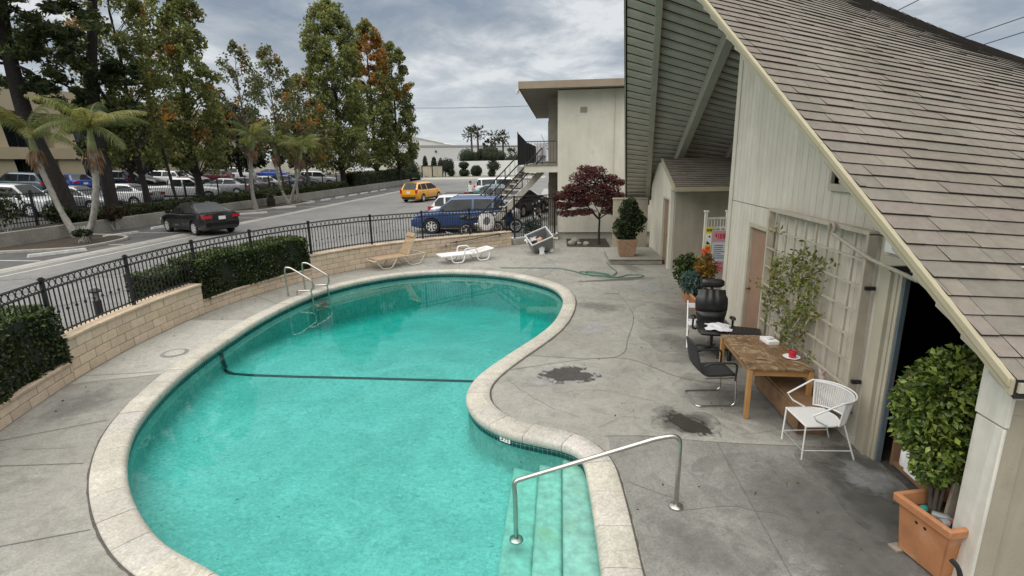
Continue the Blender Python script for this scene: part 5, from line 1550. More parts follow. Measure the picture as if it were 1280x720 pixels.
q = MB(); q.bar((-.19, -.2, .72), (-.19, .2, .72), .015, .09); q.build('backrest', m_whiteplastic, fc)
cr = thing('stool', 'low black plastic stool with a ribbed top between office chair and table', 'stool', (3.22, 8.98, 0), rad(-18))
q = MB(); q.box(-.24, .24, -.19, .19, .50, .54); 
for i in range(7): q.box(-.21 + .062 * i, -.18 + .062 * i, -.16, .16, .541, .551)
q.build('seat', m_blackplastic, cr, bevel=.008)
for sx in (-1, 1):
    for sy in (-1, 1):
        q = MB(); q.bar((sx * .20, sy * .15, .5), (sx * .23, sy * .18, 0), .05, .05); q.build('leg', m_blackplastic, cr)
# things on the table
nb_ = thing('tissue_box', 'flat white box with tissues on the weathered table', 'box', (3.16, 7.80, .743), rad(8))
q = MB(); q.box(-.085, .085, -.13, .13, 0, .055); q.build('box_body', m_paper, nb_, bevel=.005)
q = MB(); 
for i in range(4): q.ball((-.03 + .025 * i, .01 * i - .02, .062), .035, 8, 5, (1, 1.3, .6))
q.build('tissue', m_cloth, nb_, smooth=60)
sa = thing('saucer', 'white saucer under the red cup on the table', 'saucer', (3.22, 7.16, .743))
q = MB(); q.lathe([(0, .004), (.06, .004), (.06, 0), (.075, .002), (.112, .018), (.110, .021), (.07, .009), (0, .008)], n=28); q.build('saucer_plate', m_paper, sa, smooth=60)
cu_ = thing('cup', 'small red glazed cup standing on a white saucer', 'cup', (3.225, 7.15, .753))
q = MB(); q.lathe([(0, 0), (.038, 0), (.046, .01), (.053, .095), (.050, .099), (.046, .094), (.040, .02), (0, .018)], n=24); q.build('cup_body', m_red, cu_, smooth=50)
q = MB(); q.lathe([(.0485, .082), (.0, .083)], n=20); q.build('wax_fill', m_soil, cu_)
bg = thing('hanging_bag', 'pale pinkish cloth bundle tied to the lower trellis', 'bag', (3.44, 6.75, .62))
q = MB(); q.ball((0, 0, 0), .07, 10, 7, (.6, 1, 1.2)); q.tube([(0, -.02, .06), (.0, -.09, .15)], [.03, .005], 6); q.tube([(0, .02, .06), (.0, .08, .12)], [.03, .005], 6); q.build('cloth_bundle', mat('pink_cloth', (.42, .33, .30), .9), bg, smooth=70)

# ------------------------------------------------------------------ planter at the lower right
tp = thing('planter', 'square terracotta planter with trash in it beside the dark doorway', 'planter', (3.30, 4.18, 0), rad(14))
hx, hy = .30, .30
tpo = Matrix.Rotation(0, 4, 'Z')
q = MB()
def rect(h, z): return [(-h, -h, z), (h, -h, z), (h, h, z), (-h, h, z)]
def loft(q, loops, cap0=True, cap1=True):
    n_ = len(loops[0]); vs = [v for l in loops for v in l]; fs = [(i * n_ + k, i * n_ + (k + 1) % n_, (i + 1) * n_ + (k + 1) % n_, (i + 1) * n_ + k) for i in range(len(loops) - 1) for k in range(n_)]
    if cap0: fs.append(tuple(range(n_ - 1, -1, -1)))
    if cap1: fs.append(tuple((len(loops) - 1) * n_ + k for k in range(n_)))
    q.add(vs, fs)
loft(q, [rect(.20, .02), rect(.235, .47), rect(.268, .475), rect(.272, .555), rect(.228, .56), rect(.21, .44)], True, False)
q.build('planter_body', m_terra, tp, bevel=.012, fixn=False)
q = MB(); q.add(rect(.212, .44), [(0, 1, 2, 3)]); q.build('soil_fill', m_soil, tp)
q = MB()
for y in (-.03, .05): q.lathe([(0, -.005), (.016, 0), (0, .004)], (-.230, y, .40), 10, 'x')
q.build('drain_hole', m_dark, tp)
for x, y in ((-.2, -.2), (-.2, .2), (.2, -.2), (.2, .2)):
    q = MB(); q.box(x - .05, x + .05, y - .05, y + .05, 0, .025); q.build('foot', m_stake, tp)
tr_ = [('bottle', 'greenish plastic bottle lying on the soil in the planter', m_teal, (3.16, 4.26, .465), 40, .035, .15), ('bottle', 'clear crushed plastic bottle lying in the terracotta planter', m_clearplastic, (3.26, 4.16, .47), -30, .034, .16), ('plastic_cup', 'grey plastic cup tipped over in the terracotta planter', m_greyplastic, (3.23, 4.09, .47), 10, .036, .09), ('wrapper', 'red and white wrapper in the terracotta planter', m_pinkred, (3.32, 4.10, .465), 70, .03, .08)]
for nm, lb, mm, c_, a, r, L in tr_:
    t_ = thing(nm, lb, 'trash', c_, rad(a))
    q = MB(); q.lathe([(0, -L / 2), (r * .9, -L / 2), (r, -L / 2 + .01), (r, L * .1), (r * .95, L * .2), (r * .4, L * .38), (r * .38, L / 2), (0, L / 2)], (0, 0, 0), 12, 'x'); q.build(nm + '_shell', mm, t_, smooth=45)
sk = thing('stake', 'weathered grey wooden board leaning in the terracotta planter', 'stake', (3.30, 4.2, .45))
q = MB(); q.bar((3.34, 4.20, .44), (3.46, 4.30, 1.02), .09, .03, (0, 1, 0)); q.build('stake_board', m_stake, sk, world=True, bevel=.004)
rdd = thing('black_rod', 'black curved hose end sticking up at the bottom right corner', 'hose', (2.62, 3.0, 0))
q = MB(); q.tube(catmull([Vector(p) for p in [(2.62, 3.02, 0), (2.60, 3.03, .5), (2.57, 3.06, .85), (2.53, 3.10, .93)]], 5, False), .016, 8); q.build('rod_shaft', m_rubber, rdd, world=True, smooth=60)
# clutter inside the doorway
sh_ = thing('shelf_unit', 'dark shelf unit just inside the doorway', 'shelf', (3.95, 5.45, 0))
for z in (.03, .48, .95):
    q = MB(); q.box(3.80, 4.15, 5.0, 5.70, z, z + .03); q.build('shelf_board', m_bench, sh_, world=True)
for y in (4.98, 5.72):
    q = MB(); q.box(3.80, 4.15, y - .02, y + .02, 0, 1.0); q.build('shelf_side', m_bench, sh_, world=True)
bxs = [('white plastic bottle on the bottom shelf inside the doorway', 5.62, .06, .28, m_paper, .11), ('pale carton on the middle shelf inside the doorway', 5.60, .51, .22, m_cloth, .2), ('red box on the third shelf inside the doorway', 5.60, .98, .16, m_pinkred, .2), ('blue box on the third shelf inside the doorway', 5.38, .98, .22, m_teal, .18), ('white carton on the bottom shelf behind the shrub', 5.42, .06, .3, m_paper, .2)]
for lb, y, z, h, mm, w in bxs:
    o_ = thing('storage_box' if 'bottle' not in lb else 'bottle', lb, 'box' if 'bottle' not in lb else 'bottle', (3.90, y, z))
    q = MB()
    if 'bottle' in lb: q.lathe([(0, 0), (.06, 0), (.065, .02), (.065, .17), (.03, .22), (.03, .26), (0, .26)], n=14); q.build('bottle_body', mm, o_, smooth=45)
    else:
        q.box(-.09, .12, -w / 2, w / 2, 0, h); q.build('box_body', mm, o_, bevel=.006)
        q = MB(); q.box(-.093, .123, -w / 2 - .003, w / 2 + .003, h, h + .02); q.build('lid', m_blackplastic, o_)

# ------------------------------------------------------------------ rules sign on the small white fence
sf = thing('picket_screen', 'small white timber screen with turned posts at the corner of the house', 'fence', (4.2, 14.0, 0))
a, b = Vector((3.70, 13.75, 0)), Vector((4.75, 13.85, 0)); dxy = (b - a).normalized()
for t in (0, .55, 1.05):
    p = a + dxy * t; q = MB(); q.box(p.x - .035, p.x + .035, p.y - .035, p.y + .035, 0, 2.12); q.box(p.x - .055, p.x + .055, p.y - .055, p.y + .055, 2.12, 2.16); q.build('screen_post', m_white_post, sf, world=True, bevel=.005)
q = MB()
for z in (1.72, 1.96, .25): q.bar(a + Vector((0, 0, z)), b + Vector((0, 0, z)), .04, .05)
for i in range(1, 14): p = a.lerp(b, i / 14); q.bar(p + Vector((0, 0, 1.74)), p + Vector((0, 0, 1.95)), .022, .022)
for i in range(1, 8): p = a.lerp(b, i / 8); q.bar(p + Vector((0, .01, .26)), p + Vector((0, .01, 1.72)), .07, .02)
q.build('screen_lattice', m_white_post, sf, world=True)
ps2 = thing('pool_sign', 'pink and blue pool rules board hanging on the small white screen', 'sign', (4.1, 13.7, .7))
m_pink = mat('sign_pink', (.62, .33, .37), .5, var=.05, bstr=0); m_lblue = mat('sign_blue', (.40, .58, .72), .5, var=.05, bstr=0); m_sred = mat('sign_red', (.55, .06, .08), .5, bstr=0); m_yel = mat('sign_yellow', (.72, .62, .08), .5, var=.05, bstr=0)
m_signw = mat('sign_white', (.66, .68, .70), .5, var=.05, bstr=0)
SX0, SX1, SZ0, SZ1, SY = 3.88, 4.70, .55, 1.66, 13.70
q = MB(); q.box(SX0, SX1, SY, SY + .02, SZ0, SZ1); q.build('sign_board', m_signw, ps2, world=True)
q = MB(); q.box(SX0 + .01, SX1 - .01, SY - .004, SY - .001, 1.36, 1.65); q.box(SX0 + .01, SX0 + .40, SY - .004, SY - .001, .56, .86); q.build('pink_field', m_pink, ps2, world=True)
q = MB(); q.box(SX0 + .44, SX1 - .01, SY - .004, SY - .001, .56, 1.33); q.build('blue_field', m_lblue, ps2, world=True)
RS = lambda x, z, y=SY - .006: Matrix(((1, 0, 0, x), (0, 0, -1, y), (0, 1, 0, z), (0, 0, 0, 1)))
q = MB(); x = SX0 + .07
while x < SX1 - .08:
    w = random.uniform(.02, .07); q.box(x, x + w, SY - .008, SY - .0045, 1.44 + random.choice((0, 0, .04)), 1.575); x += w + .022
q.build('sign_heading', m_sred, ps2, world=True)
q = MB(); q2 = MB()
for i in range(7): q.box(SX0 + .05, SX0 + .05 + .30 * random.uniform(.6, 1), SY - .003, SY - .001, .93 + .055 * i, .955 + .055 * i)
for i in range(11): q.box(SX0 + .48, SX0 + .48 + .28 * random.uniform(.6, 1), SY - .007, SY - .005, .62 + .06 * i, .642 + .06 * i)
for i in range(4): q2.box(SX0 + .05, SX0 + .05 + .30 * random.uniform(.6, 1), SY - .007, SY - .005, .60 + .06 * i, .63 + .06 * i)
q.build('text_line', mat('sign_ink', (.20, .24, .36), .5, bstr=0), ps2, world=True); q2.build('text_line', m_sred, ps2, world=True)
ys = thing('caution_sign', 'narrow yellow caution sign next to the pink pool rules board', 'sign', (3.78, 13.7, 1.2))
q = MB(); q.box(3.70, 3.87, SY - .012, SY + .0, 1.14, 1.74); q.build('sign_board', m_yel, ys, world=True)
q = MB(); q.box(3.715, 3.855, SY - .016, SY - .0125, 1.28, 1.58); q.build('white_field', m_paper, ys, world=True)
q = MB(); q.add([(3.73, SY - .018, 1.30), (3.84, SY - .018, 1.30), (3.74, SY - .018, 1.40)], [(0, 1, 2)]); q.lathe([(0, -.001), (.025, 0)], (3.80, SY - .018, 1.50), 12, 'y'); q.build('warning_symbol', m_blackplastic, ys, world=True)
q = MB()
for i in range(4): q.box(3.725 + .034 * i, 3.747 + .034 * i, SY - .016, SY - .0125, 1.635, 1.695)
for i in range(3): q.box(3.725, 3.845, SY - .016, SY - .0125, 1.165 + .03 * i, 1.18 + .03 * i)
q.build('sign_heading', m_blackplastic, ys, world=True)
# ------------------------------------------------------------------ plants
def rnd_ball(n, c, r, sq=1.0):
    d = RNG.normal(size=(n, 3)); d /= np.linalg.norm(d, axis=1)[:, None]
    rr = RNG.random(n) ** (1 / 2.2)
    return np.array(c) + d * rr[:, None] * np.array(r)

def branch(q, p, d, L, r, depth, tips, spread=.7, n=5, wob=.12, up=.15):
    pts = [Vector(p)]; d = Vector(d).normalized()
    for i in range(n):
        d = (d + Vector((random.gauss(0, wob), random.gauss(0, wob), random.gauss(0, wob) + up * .2))).normalized(); pts.append(pts[-1] + d * L / n)
    rs = [r * (1 - .55 * i / n) for i in range(n + 1)]
    q.tube(pts, rs, 6 if depth < 2 else 4)
    if depth == 0 or r < .006: tips.append(pts[-1]); tips.append(pts[-3]); return
    for k in range(random.choice((2, 3))):
        a = random.uniform(0, 6.28); s = Vector((math.cos(a), math.sin(a), random.uniform(-.1, .6)))
        branch(q, pts[random.choice((-1, -1, -2, -3))], d + s * spread, L * random.uniform(.6, .8), r * .55, depth - 1, tips, spread, n, wob, up)

# big bush in the terracotta planter
bu = thing('ficus_bush', 'bushy green glossy leaved shrub growing from the square terracotta planter', 'shrub', (3.16, 4.35, .45))
q = MB(); tips = []
for k in range(6):
    a = k * 1.05; e = Vector((3.31 + .22 * math.cos(a), 4.40 + .14 * math.sin(a), 1.25 + .3 * (k % 2))); b_ = Vector((3.30 + .03 * math.cos(a), 4.33 + .03 * math.sin(a), .42)); m_ = b_.lerp(e, .5) + Vector((-.04 * math.cos(a), 0, .05))
    q.tube([b_, b_.lerp(m_, .5), m_, e], [.020, .017, .013, .006], 6)
q.build('branches', m_bark, bu, world=True, smooth=60, fixn=False)
cl = [((3.30, 4.38, 1.60), .31), ((3.20, 4.44, 1.36), .31), ((3.44, 4.42, 1.42), .32), ((3.26, 4.38, 1.12), .31), ((3.46, 4.38, 1.08), .29), ((3.34, 4.38, .88), .22), ((3.17, 4.47, 1.16), .24), ((3.42, 4.5, 1.68), .23), ((3.15, 4.44, 1.56), .20), ((3.46, 4.34, .92), .18), ((3.24, 4.36, .80), .17)]
Pp = []; Dd = []
for c, r in cl:
    n_ = int(1500 * (r / .34) ** 2); pb = rnd_ball(n_, c, (r, r, r)); Pp.append(pb); d = pb - np.array(c); d /= (np.linalg.norm(d, axis=1)[:, None] + .01); Dd.append(d + RNG.normal(size=d.shape) * .55 + np.array([0, 0, -.05]))
Pp = np.vstack(Pp); Dd = np.vstack(Dd)
leaves('foliage', Pp, .060, .033, palette(len(Pp), (.11, .165, .030), ((.06, .10, .022), (.19, .25, .048), (.25, .30, .075), (.035, .06, .016)), (.28, .26, .08, .10), .25), m_leaf_gloss, bu, D=Dd, fold=.28)

# shrub in the square pot on the step
pt = thing('flower_pot', 'square weathered terracotta pot standing on the concrete step', 'pot', (2.27, 18.15, .205))
q = MB(); loft(q, [rect(.25, 0), rect(.325, .54), rect(.335, .60), rect(.285, .60), rect(.27, .5)], True, False); q.build('pot_body', m_terra_old, pt, bevel=.015, fixn=False)
q = MB(); q.add(rect(.272, .52), [(0, 1, 2, 3)]); q.build('soil_fill', m_soil, pt)
bs = thing('potted_shrub', 'dense dark green shrub growing in the square pot on the step', 'shrub', (2.27, 18.15, .74))
q = MB(); tips = []
for k in range(3): branch(q, (2.27, 18.15, .70), (random.gauss(0, .3), random.gauss(0, .3), 1), .5, .025, 2, tips, .6)
q.build('branches', m_bark, bs, world=True, smooth=60, fixn=False)
Pp = np.vstack([rnd_ball(int(1300 * k), c, r) for c, r, k in [((2.30, 18.1, 1.78), (.36, .34, .40), 1), ((2.12, 18.1, 1.18), (.36, .36, .42), 1), ((2.48, 18.1, 1.25), (.38, .36, .35), .9), ((2.42, 18.1, 1.55), (.42, .36, .35), 1), ((2.70, 18.1, 1.45), (.24, .25, .16), .4), ((2.25, 18.1, .92), (.36, .33, .22), .6), ((2.36, 18.1, 2.02), (.2, .2, .2), .3)]])
leaves('foliage', Pp, .085, .045, palette(len(Pp), (.030, .052, .018), ((.018, .030, .012), (.062, .092, .032), (.09, .12, .05)), (.4, .15, .05), .3), m_leaf, bs)

# japanese maple in its bed
sheet('planting_bed', [(.25, 21.3), (2.0, 21.1), (2.0, 23.5), (.25, 23.5)], [], .012, m_soil, kind='structure')
mp = thing('maple_tree', 'small dark red japanese maple against the cream end wall', 'tree', (1.58, 21.85, 0))
q = MB(); tips = []
q.tube([(1.60, 21.85, 0), (1.58, 21.85, .5), (1.60, 21.87, 1.0), (1.57, 21.85, 1.3)], [.055, .045, .04, .036], 8)
for a in (0.2, 1.2, 2.2, 3.1, 3.9, 5.0): branch(q, (1.58, 21.85, 1.0 + random.uniform(0, .3)), (math.cos(a), math.sin(a) * .8, .8), .75, .028, 2, tips, .7)
q.build('trunk', m_bark_dark, mp, world=True, smooth=60, fixn=False)
Pp = []; Dd = []
for c, r, k in [((1.0, 21.8, 2.75), (.75, .6, .22), 1), ((.25, 21.8, 2.05), (.55, .5, .16), .9), ((.7, 21.7, 2.35), (.7, .5, .16), 1), ((1.75, 21.8, 2.35), (.7, .6, .2), 1), ((2.15, 21.8, 2.0), (.5, .5, .16), .7), ((1.25, 21.7, 2.0), (.7, .6, .18), 1), ((1.4, 21.8, 2.98), (.5, .45, .18), .6), ((.1, 21.7, 1.65), (.42, .4, .13), .5), ((.75, 21.7, 1.75), (.55, .5, .14), .7), ((1.8, 21.7, 1.72), (.5, .45, .14), .6), ((.95, 21.8, 3.1), (.35, .35, .12), .3), ((1.95, 21.8, 2.7), (.4, .4, .14), .5), ((-.2, 21.8, 1.95), (.2, .2, .1), .15), ((2.4, 21.8, 2.55), (.3, .3, .1), .25), ((.3, 21.6, 1.35), (.5, .4, .12), .5), ((.95, 21.6, 1.40), (.5, .4, .12), .4), ((2.0, 21.6, 1.42), (.4, .4, .12), .4)]:
    pb = rnd_ball(int(1500 * k), c, (r[0], r[1], r[2] * 1.35)); Pp.append(pb)
Pp = np.vstack(Pp); Dd = RNG.normal(size=Pp.shape) * np.array([1, 1, .35])
leaves('crown', Pp, .11, .035, palette(len(Pp), (.088, .026, .030), ((.045, .015, .019), (.145, .045, .040), (.11, .055, .042)), (.35, .2, .06), .3), m_leaf, mp, D=Dd)
# stones and leaf litter in front of the bed
for x, y, r, lb in ((.45, 21.9, .16, 'pale grey stone at the left end of the maple bed'), (.78, 21.95, .11, 'small pale stone second from the left in the maple bed'), (1.05, 21.75, .14, 'grey stone nearest the maple trunk'), (.62, 22.4, .2, 'larger grey stone at the back of the maple bed')):
    q = MB(); q.ball((0, 0, r * .4), r, 9, 6, (1, .8, .65))
    q.v = [(a * (1 + random.uniform(-.12, .12)), b * (1 + random.uniform(-.12, .12)), c * (1 + random.uniform(-.12, .12))) for a, b, c in q.v]
    q.build('stone', m_lowwall, loc=(x, y, 0), smooth=25, label=lb, cat='stone', group='stones in the maple bed')
sb_ = thing('agave', 'low grey green bushy plant behind the fence panel by the walkway', 'plant', (-1.35, 23.35, .3))
Pp = rnd_ball(500, (-1.3, 23.25, .62), (.5, .25, .34)); leaves('foliage', Pp, .16, .05, palette(len(Pp), (.06, .10, .085), ((.03, .05, .045),), (.4,), .3), m_leaf, sb_, up=.6)

# climbing plant on the trellis, red pot stems behind the table
vn = thing('climbing_plant', 'sparse climbing plant with pale bare stems spread over the trellis', 'vine', (3.47, 8.0, .0))
q = MB(); tips = []
for k in range(9):
    y = 8.05 + random.uniform(-.18, .15); pts = [Vector((3.42, y, .0)), Vector((3.43, y + random.gauss(0, .1), .55))]
    d = Vector((0, random.gauss(-.05, .5), 1)).normalized()
    for i in range(8):
        d = (d + Vector((0, random.gauss(0, .35), random.gauss(.05, .2)))).normalized(); pts.append(pts[-1] + d * .19); pts[-1].x = 3.46 + random.uniform(-.05, .03)
        if i > 2: tips.append(pts[-1])
    q.tube(pts, [.013 * (1 - .075 * i) for i in range(len(pts))], 5)
    for i in range(4):
        p = pts[random.randint(2, 8)]; e = p + Vector((random.uniform(-.12, .02), random.gauss(0, .22), random.gauss(.1, .16))); q.tube([p, p.lerp(e, .5) + Vector((0, 0, .03)), e], .005, 4); tips.append(e)
q.build('stems', m_whitebark, vn, world=True, smooth=60, fixn=False)
Pp = []
for t in tips: Pp.append(rnd_ball(10, tuple(t), (.08, .15, .13)))
for c, r, k in [((3.44, 7.65, 2.02), (.10, .55, .17), 330), ((3.44, 8.2, 1.75), (.10, .55, .3), 420), ((3.44, 7.55, 1.75), (.1, .35, .3), 260), ((3.44, 8.3, 1.35), (.1, .35, .3), 200), ((3.44, 7.6, 1.3), (.1, .3, .35), 180), ((3.44, 7.05, 2.15), (.08, .35, .1), 90), ((3.44, 8.55, 1.6), (.08, .25, .3), 120), ((3.44, 7.35, 1.0), (.07, .18, .25), 60), ((3.44, 8.7, 2.35), (.06, .3, .1), 40), ((3.44, 7.15, .75), (.06, .14, .16), 40)]:
    Pp.append(rnd_ball(int(k * .30), c, r))
Pp = np.vstack(Pp); Pp[:, 0] = np.minimum(Pp[:, 0], 3.59)
leaves('foliage', Pp, .075, .036, palette(len(Pp), (.17, .20, .055), ((.26, .27, .09), (.09, .115, .036), (.22, .17, .07)), (.25, .25, .08), .3), m_leaf, vn, fold=.3)

# planter box with mixed plants by the corner of the house
pb_ = thing('planter_box', 'long terracotta coloured trough with mixed plants at the house corner', 'planter', (3.35, 12.4, 0))
q = MB(); q.T = Matrix.Translation((3.30, 12.45, 0))
def rect2(a, b, z): return [(-a, -b, z), (a, -b, z), (a, b, z), (-a, b, z)]
loft(q, [rect2(.20, .70, 0), rect2(.25, .78, .30), rect2(.28, .81, .32), rect2(.28, .81, .38), rect2(.23, .76, .38), rect2(.22, .74, .3)], True, False); q.build('trough', m_terra, pb_, world=True, bevel=.012, fixn=False)
q = MB(); q.T = Matrix.Translation((3.30, 12.45, 0)); q.add(rect2(.222, .745, .32), [(0, 1, 2, 3)]); q.build('soil_fill', m_soil, pb_, world=True)
def plant(name, label, c, r, n_, L, W, pal, up=.4, m=m_leaf, stem=True, z0=.3):
    t = thing(name, label, 'plant', (c[0], c[1], z0))
    q = MB()
    for k in range(6): q.tube([(c[0], c[1], z0), (c[0] + random.gauss(0, r[0] * .4), c[1] + random.gauss(0, r[1] * .4), c[2])], .008, 5)
    q.build('stems', m_stem, t, world=True)
    Pp = rnd_ball(n_, c, r); leaves('foliage', Pp, L, W, palette(n_, *pal), m, t, up=up, fold=.3); return t
plant('leafy_plant', 'green leafy plant at the far end of the planter trough', (3.16, 13.05, .78), (.38, .34, .42), 700, .11, .06, ((.05, .085, .025), ((.025, .05, .016), (.10, .14, .04)), (.35, .2), .3))
plant('succulent', 'blue grey succulent at the near left of the planter trough', (3.10, 12.35, .60), (.27, .32, .30), 520, .13, .035, ((.085, .145, .135), ((.05, .09, .085), (.13, .20, .18)), (.3, .2), .25), up=.7)
plant('croton', 'orange and yellow croton bush in the planter trough', (3.42, 12.5, .88), (.27, .34, .42), 600, .12, .045, ((.22, .155, .030), ((.10, .12, .03), (.36, .16, .03), (.30, .05, .02)), (.35, .2, .08), .3), up=.5)
fl = thing('red_flower', 'bright orange red flower head above the croton bush', 'flower', (3.50, 12.75, .9))
q = MB(); q.tube([(3.5, 12.75, .6), (3.47, 12.75, 1.25)], .008, 5); q.build('flower_stem', m_stem, fl, world=True)
Pp = rnd_ball(70, (3.47, 12.75, 1.30), (.11, .11, .12)); leaves('petals', Pp, .08, .04, palette(70, (.65, .07, .03), ((.75, .16, .06),), (.3,), .2), m_leaf, fl, up=.4)

# ------------------------------------------------------------------ trees
def column_tree(name, label, x, y, z0, h, r, nleaf, base, alts, prs, trunk_h, lean=(0, 0), top_or=0, size=.34, dens=1.0, bark=None, clumps=90, shape=1.0, group=None, tr=.16, gap=0.0):
    root = thing(name, label, 'tree', (x, y, z0), 0, group)
    q = MB(); pts = []
    for i in range(9):
        t = i / 8; pts.append(Vector((x + lean[0] * t + .12 * math.sin(i * 1.7), y + lean[1] * t + .12 * math.cos(i * 2.1), z0 + h * .93 * t)))
    q.tube(pts, [tr * (1 - .85 * i / 8) * (1.25 if i == 0 else 1) for i in range(9)], 9)
    prof = lambda t: r * (max(0.0, math.sin(math.pi * min(1, (t * .92 + .10)) ** .75)) ** (.55 * shape)) 
    cc_ = []
    for k in range(clumps):
        t = (k + random.random()) / clumps; zz = z0 + trunk_h + (h - trunk_h) * t
        R = prof(t); a = random.uniform(0, 6.28); rr = R * math.sqrt(random.uniform(.22, 1)) * .97
        tt = (zz - z0) / (h * .93); ax, ay = x + lean[0] * tt, y + lean[1] * tt
        c = Vector((ax + rr * math.cos(a), ay + rr * math.sin(a), zz)); 
        if random.random() < gap: continue
        cc_.append((c, t))
        if k % 2 == 0:
            p0 = Vector((ax, ay, max(z0 + trunk_h * .7, zz - rr * .9 - .3))); q.tube([p0, p0.lerp(c, .55) + Vector((0, 0, .1)), c], [.045 * (1.2 - t), .03 * (1.2 - t), .012], 5)
    q.build('trunk', bark or m_bark_dark, root, world=True, smooth=60, fixn=False)
    per = max(6, nleaf // max(1, len(cc_))); Pp = []; Cc = []
    for c, t in cc_:
        rc = r * random.uniform(.15, .30) * (1.1 - .35 * t); pb = rnd_ball(per, tuple(c), (rc, rc, rc * random.uniform(.7, 1.2)))
        Pp.append(pb); v = random.uniform(.75, 1.25)
        orange = random.random() < (top_or(t) if callable(top_or) else top_or)
        if orange: cc2 = palette(per, (.27, .115, .026), ((.34, .17, .04), (.18, .12, .035), (.12, .12, .04)), (.3, .25, .2), .3)
        else: cc2 = palette(per, base, alts, prs, .28)
        Cc.append(cc2 * v)
    Pp = np.vstack(Pp); Cc = np.vstack(Cc)
    leaves('crown', Pp, size, size * .6, Cc, m_leaf, root)
    return root
GR = (.130, .155, .050); AL = ((.085, .104, .038), (.185, .205, .066), (.21, .22, .09)); PRS = (.34, .2, .06)
gT = 'tall trees along the low wall of the car park'
column_tree('tall_tree', 'tall slender tree nearest the black sedan, its top leaving the photo', -24.5, 33.8, .85, 15.5, 2.35, 24000, (.145, .172, .054), AL, PRS, 2.6, top_or=lambda t: .06 * (t < .75), size=.22, clumps=190, group=gT, tr=.24, shape=.8)
column_tree('tall_tree', 'tree with reddish patches left of the leaning lamp pole', -24.6, 29.2, .85, 13.5, 2.5, 13000, (.13, .155, .048), AL, PRS, 3.0, top_or=lambda t: .13 if t > .35 else .02, size=.20, clumps=130, group=gT, tr=.19, gap=.2)
column_tree('tall_tree', 'thin see through tree with orange tips behind the spotted palm trunk', -24.6, 40.3, .85, 11.6, 2.1, 2900, (.085, .10, .042), ((.05, .06, .028), (.12, .14, .07)), (.3, .2), 4.0, top_or=.14, size=.22, clumps=80, group=gT, tr=.10, bark=m_bark)
column_tree('tall_tree', 'thin pale leaved tree between the orange tipped one and the dense column', -24.4, 44.5, .85, 12.0, 2.4, 4000, (.10, .115, .050), ((.06, .075, .034), (.15, .16, .08)), (.3, .2), 3.6, top_or=.05, size=.24, clumps=95, group=gT, tr=.11, bark=m_bark)
column_tree('tall_tree', 'thin young tree with yellowish leaves beside the dense column tree', -24.2, 49.0, .85, 10.4, 2.7, 5200, (.12, .125, .042), ((.07, .078, .03), (.16, .14, .05)), (.3, .2), 3.0, top_or=.10, size=.26, clumps=95, group=gT, tr=.11, bark=m_bark)
column_tree('tall_tree', 'dense dark column shaped tree standing left of the orange topped pair', -24.5, 57.9, .85, 19.0, 3.45, 32000, GR, AL, PRS, 2.4, size=.28, clumps=330, shape=.55, group=gT, tr=.30)
column_tree('tall_tree', 'dense tree with an orange flush high in its crown', -24.6, 69.5, .85, 19.9, 2.7, 20000, GR, AL, PRS, 2.3, top_or=lambda t: max(0, 1.6 - abs(t - .78) / .17), size=.31, clumps=230, shape=.55, group=gT, tr=.27)
column_tree('tall_tree', 'dense dark tree at the right end of the row by the pale warehouse', -23.6, 76.0, .85, 18.6, 2.9, 21000, (.11, .128, .044), AL, PRS, 2.3, top_or=lambda t: .14 if t > .55 else 0, size=.31, clumps=240, shape=.5, group=gT, tr=.27)
# big dark fern pines at the left edge
def fern_pine(name, label, base, path, clumps_, n_, r_tr, group=None, size=.20):
    root = thing(name, label, 'tree', base, 0, group)
    q = MB(); q.tube(catmull3(path), [r_tr * (1.15 - .6 * i / (len(catmull3(path)) - 1)) for i in range(len(catmull3(path)))], 10)
    Pp = []; Cc = []; Dd = []
    for (c, R) in clumps_:
        c = Vector(c); b = min((Vector(p) for p in path[1:]), key=lambda p: (p - c).length); q.tube([b, b.lerp(c, .5) + Vector((0, 0, .2)), c], [.10, .06, .02], 6)
        for k in range(16):
            s = Vector((random.gauss(0, 1), random.gauss(0, 1), random.gauss(0, .8))); s = c + s.normalized() * R * random.random() ** .5
            m_ = n_ // (16 * len(clumps_)) + 4; rc = R * random.uniform(.16, .32)
            pb = rnd_ball(m_, tuple(s), (rc * 1.3, rc * 1.3, rc * .7)); Pp.append(pb); Cc.append(palette(m_, (.052, .076, .028), ((.030, .044, .018), (.085, .115, .042), (.13, .15, .065)), (.35, .2, .05), .3) * random.uniform(.7, 1.3))
            dv = RNG.normal(size=(m_, 3)) + np.array([random.gauss(0, 1), random.gauss(0, 1), -.3]) * 1.3; Dd.append(dv)
    q.build('trunk', m_bark_dark, root, world=True, smooth=60, fixn=False)
    leaves('crown', np.vstack(Pp), size * 1.6, size * .45, np.vstack(Cc), m_leaf, root, D=np.vstack(Dd)); return root
def catmull3(pts, per=4):
    out = []; n = len(pts); g = lambda k: Vector(pts[max(0, min(n - 1, k))])
    for i in range(n - 1):
        for j in range(per):
            t = j / per; p0, p1, p2, p3 = g(i - 1), g(i), g(i + 1), g(i + 2)
            out.append(.5 * ((2 * p1) + (p2 - p0) * t + (2 * p0 - 5 * p1 + 4 * p2 - p3) * t * t + (3 * p1 - p0 - 3 * p2 + p3) * t ** 3))
    out.append(Vector(pts[-1])); return out
gF = 'big dark trees at the left edge'
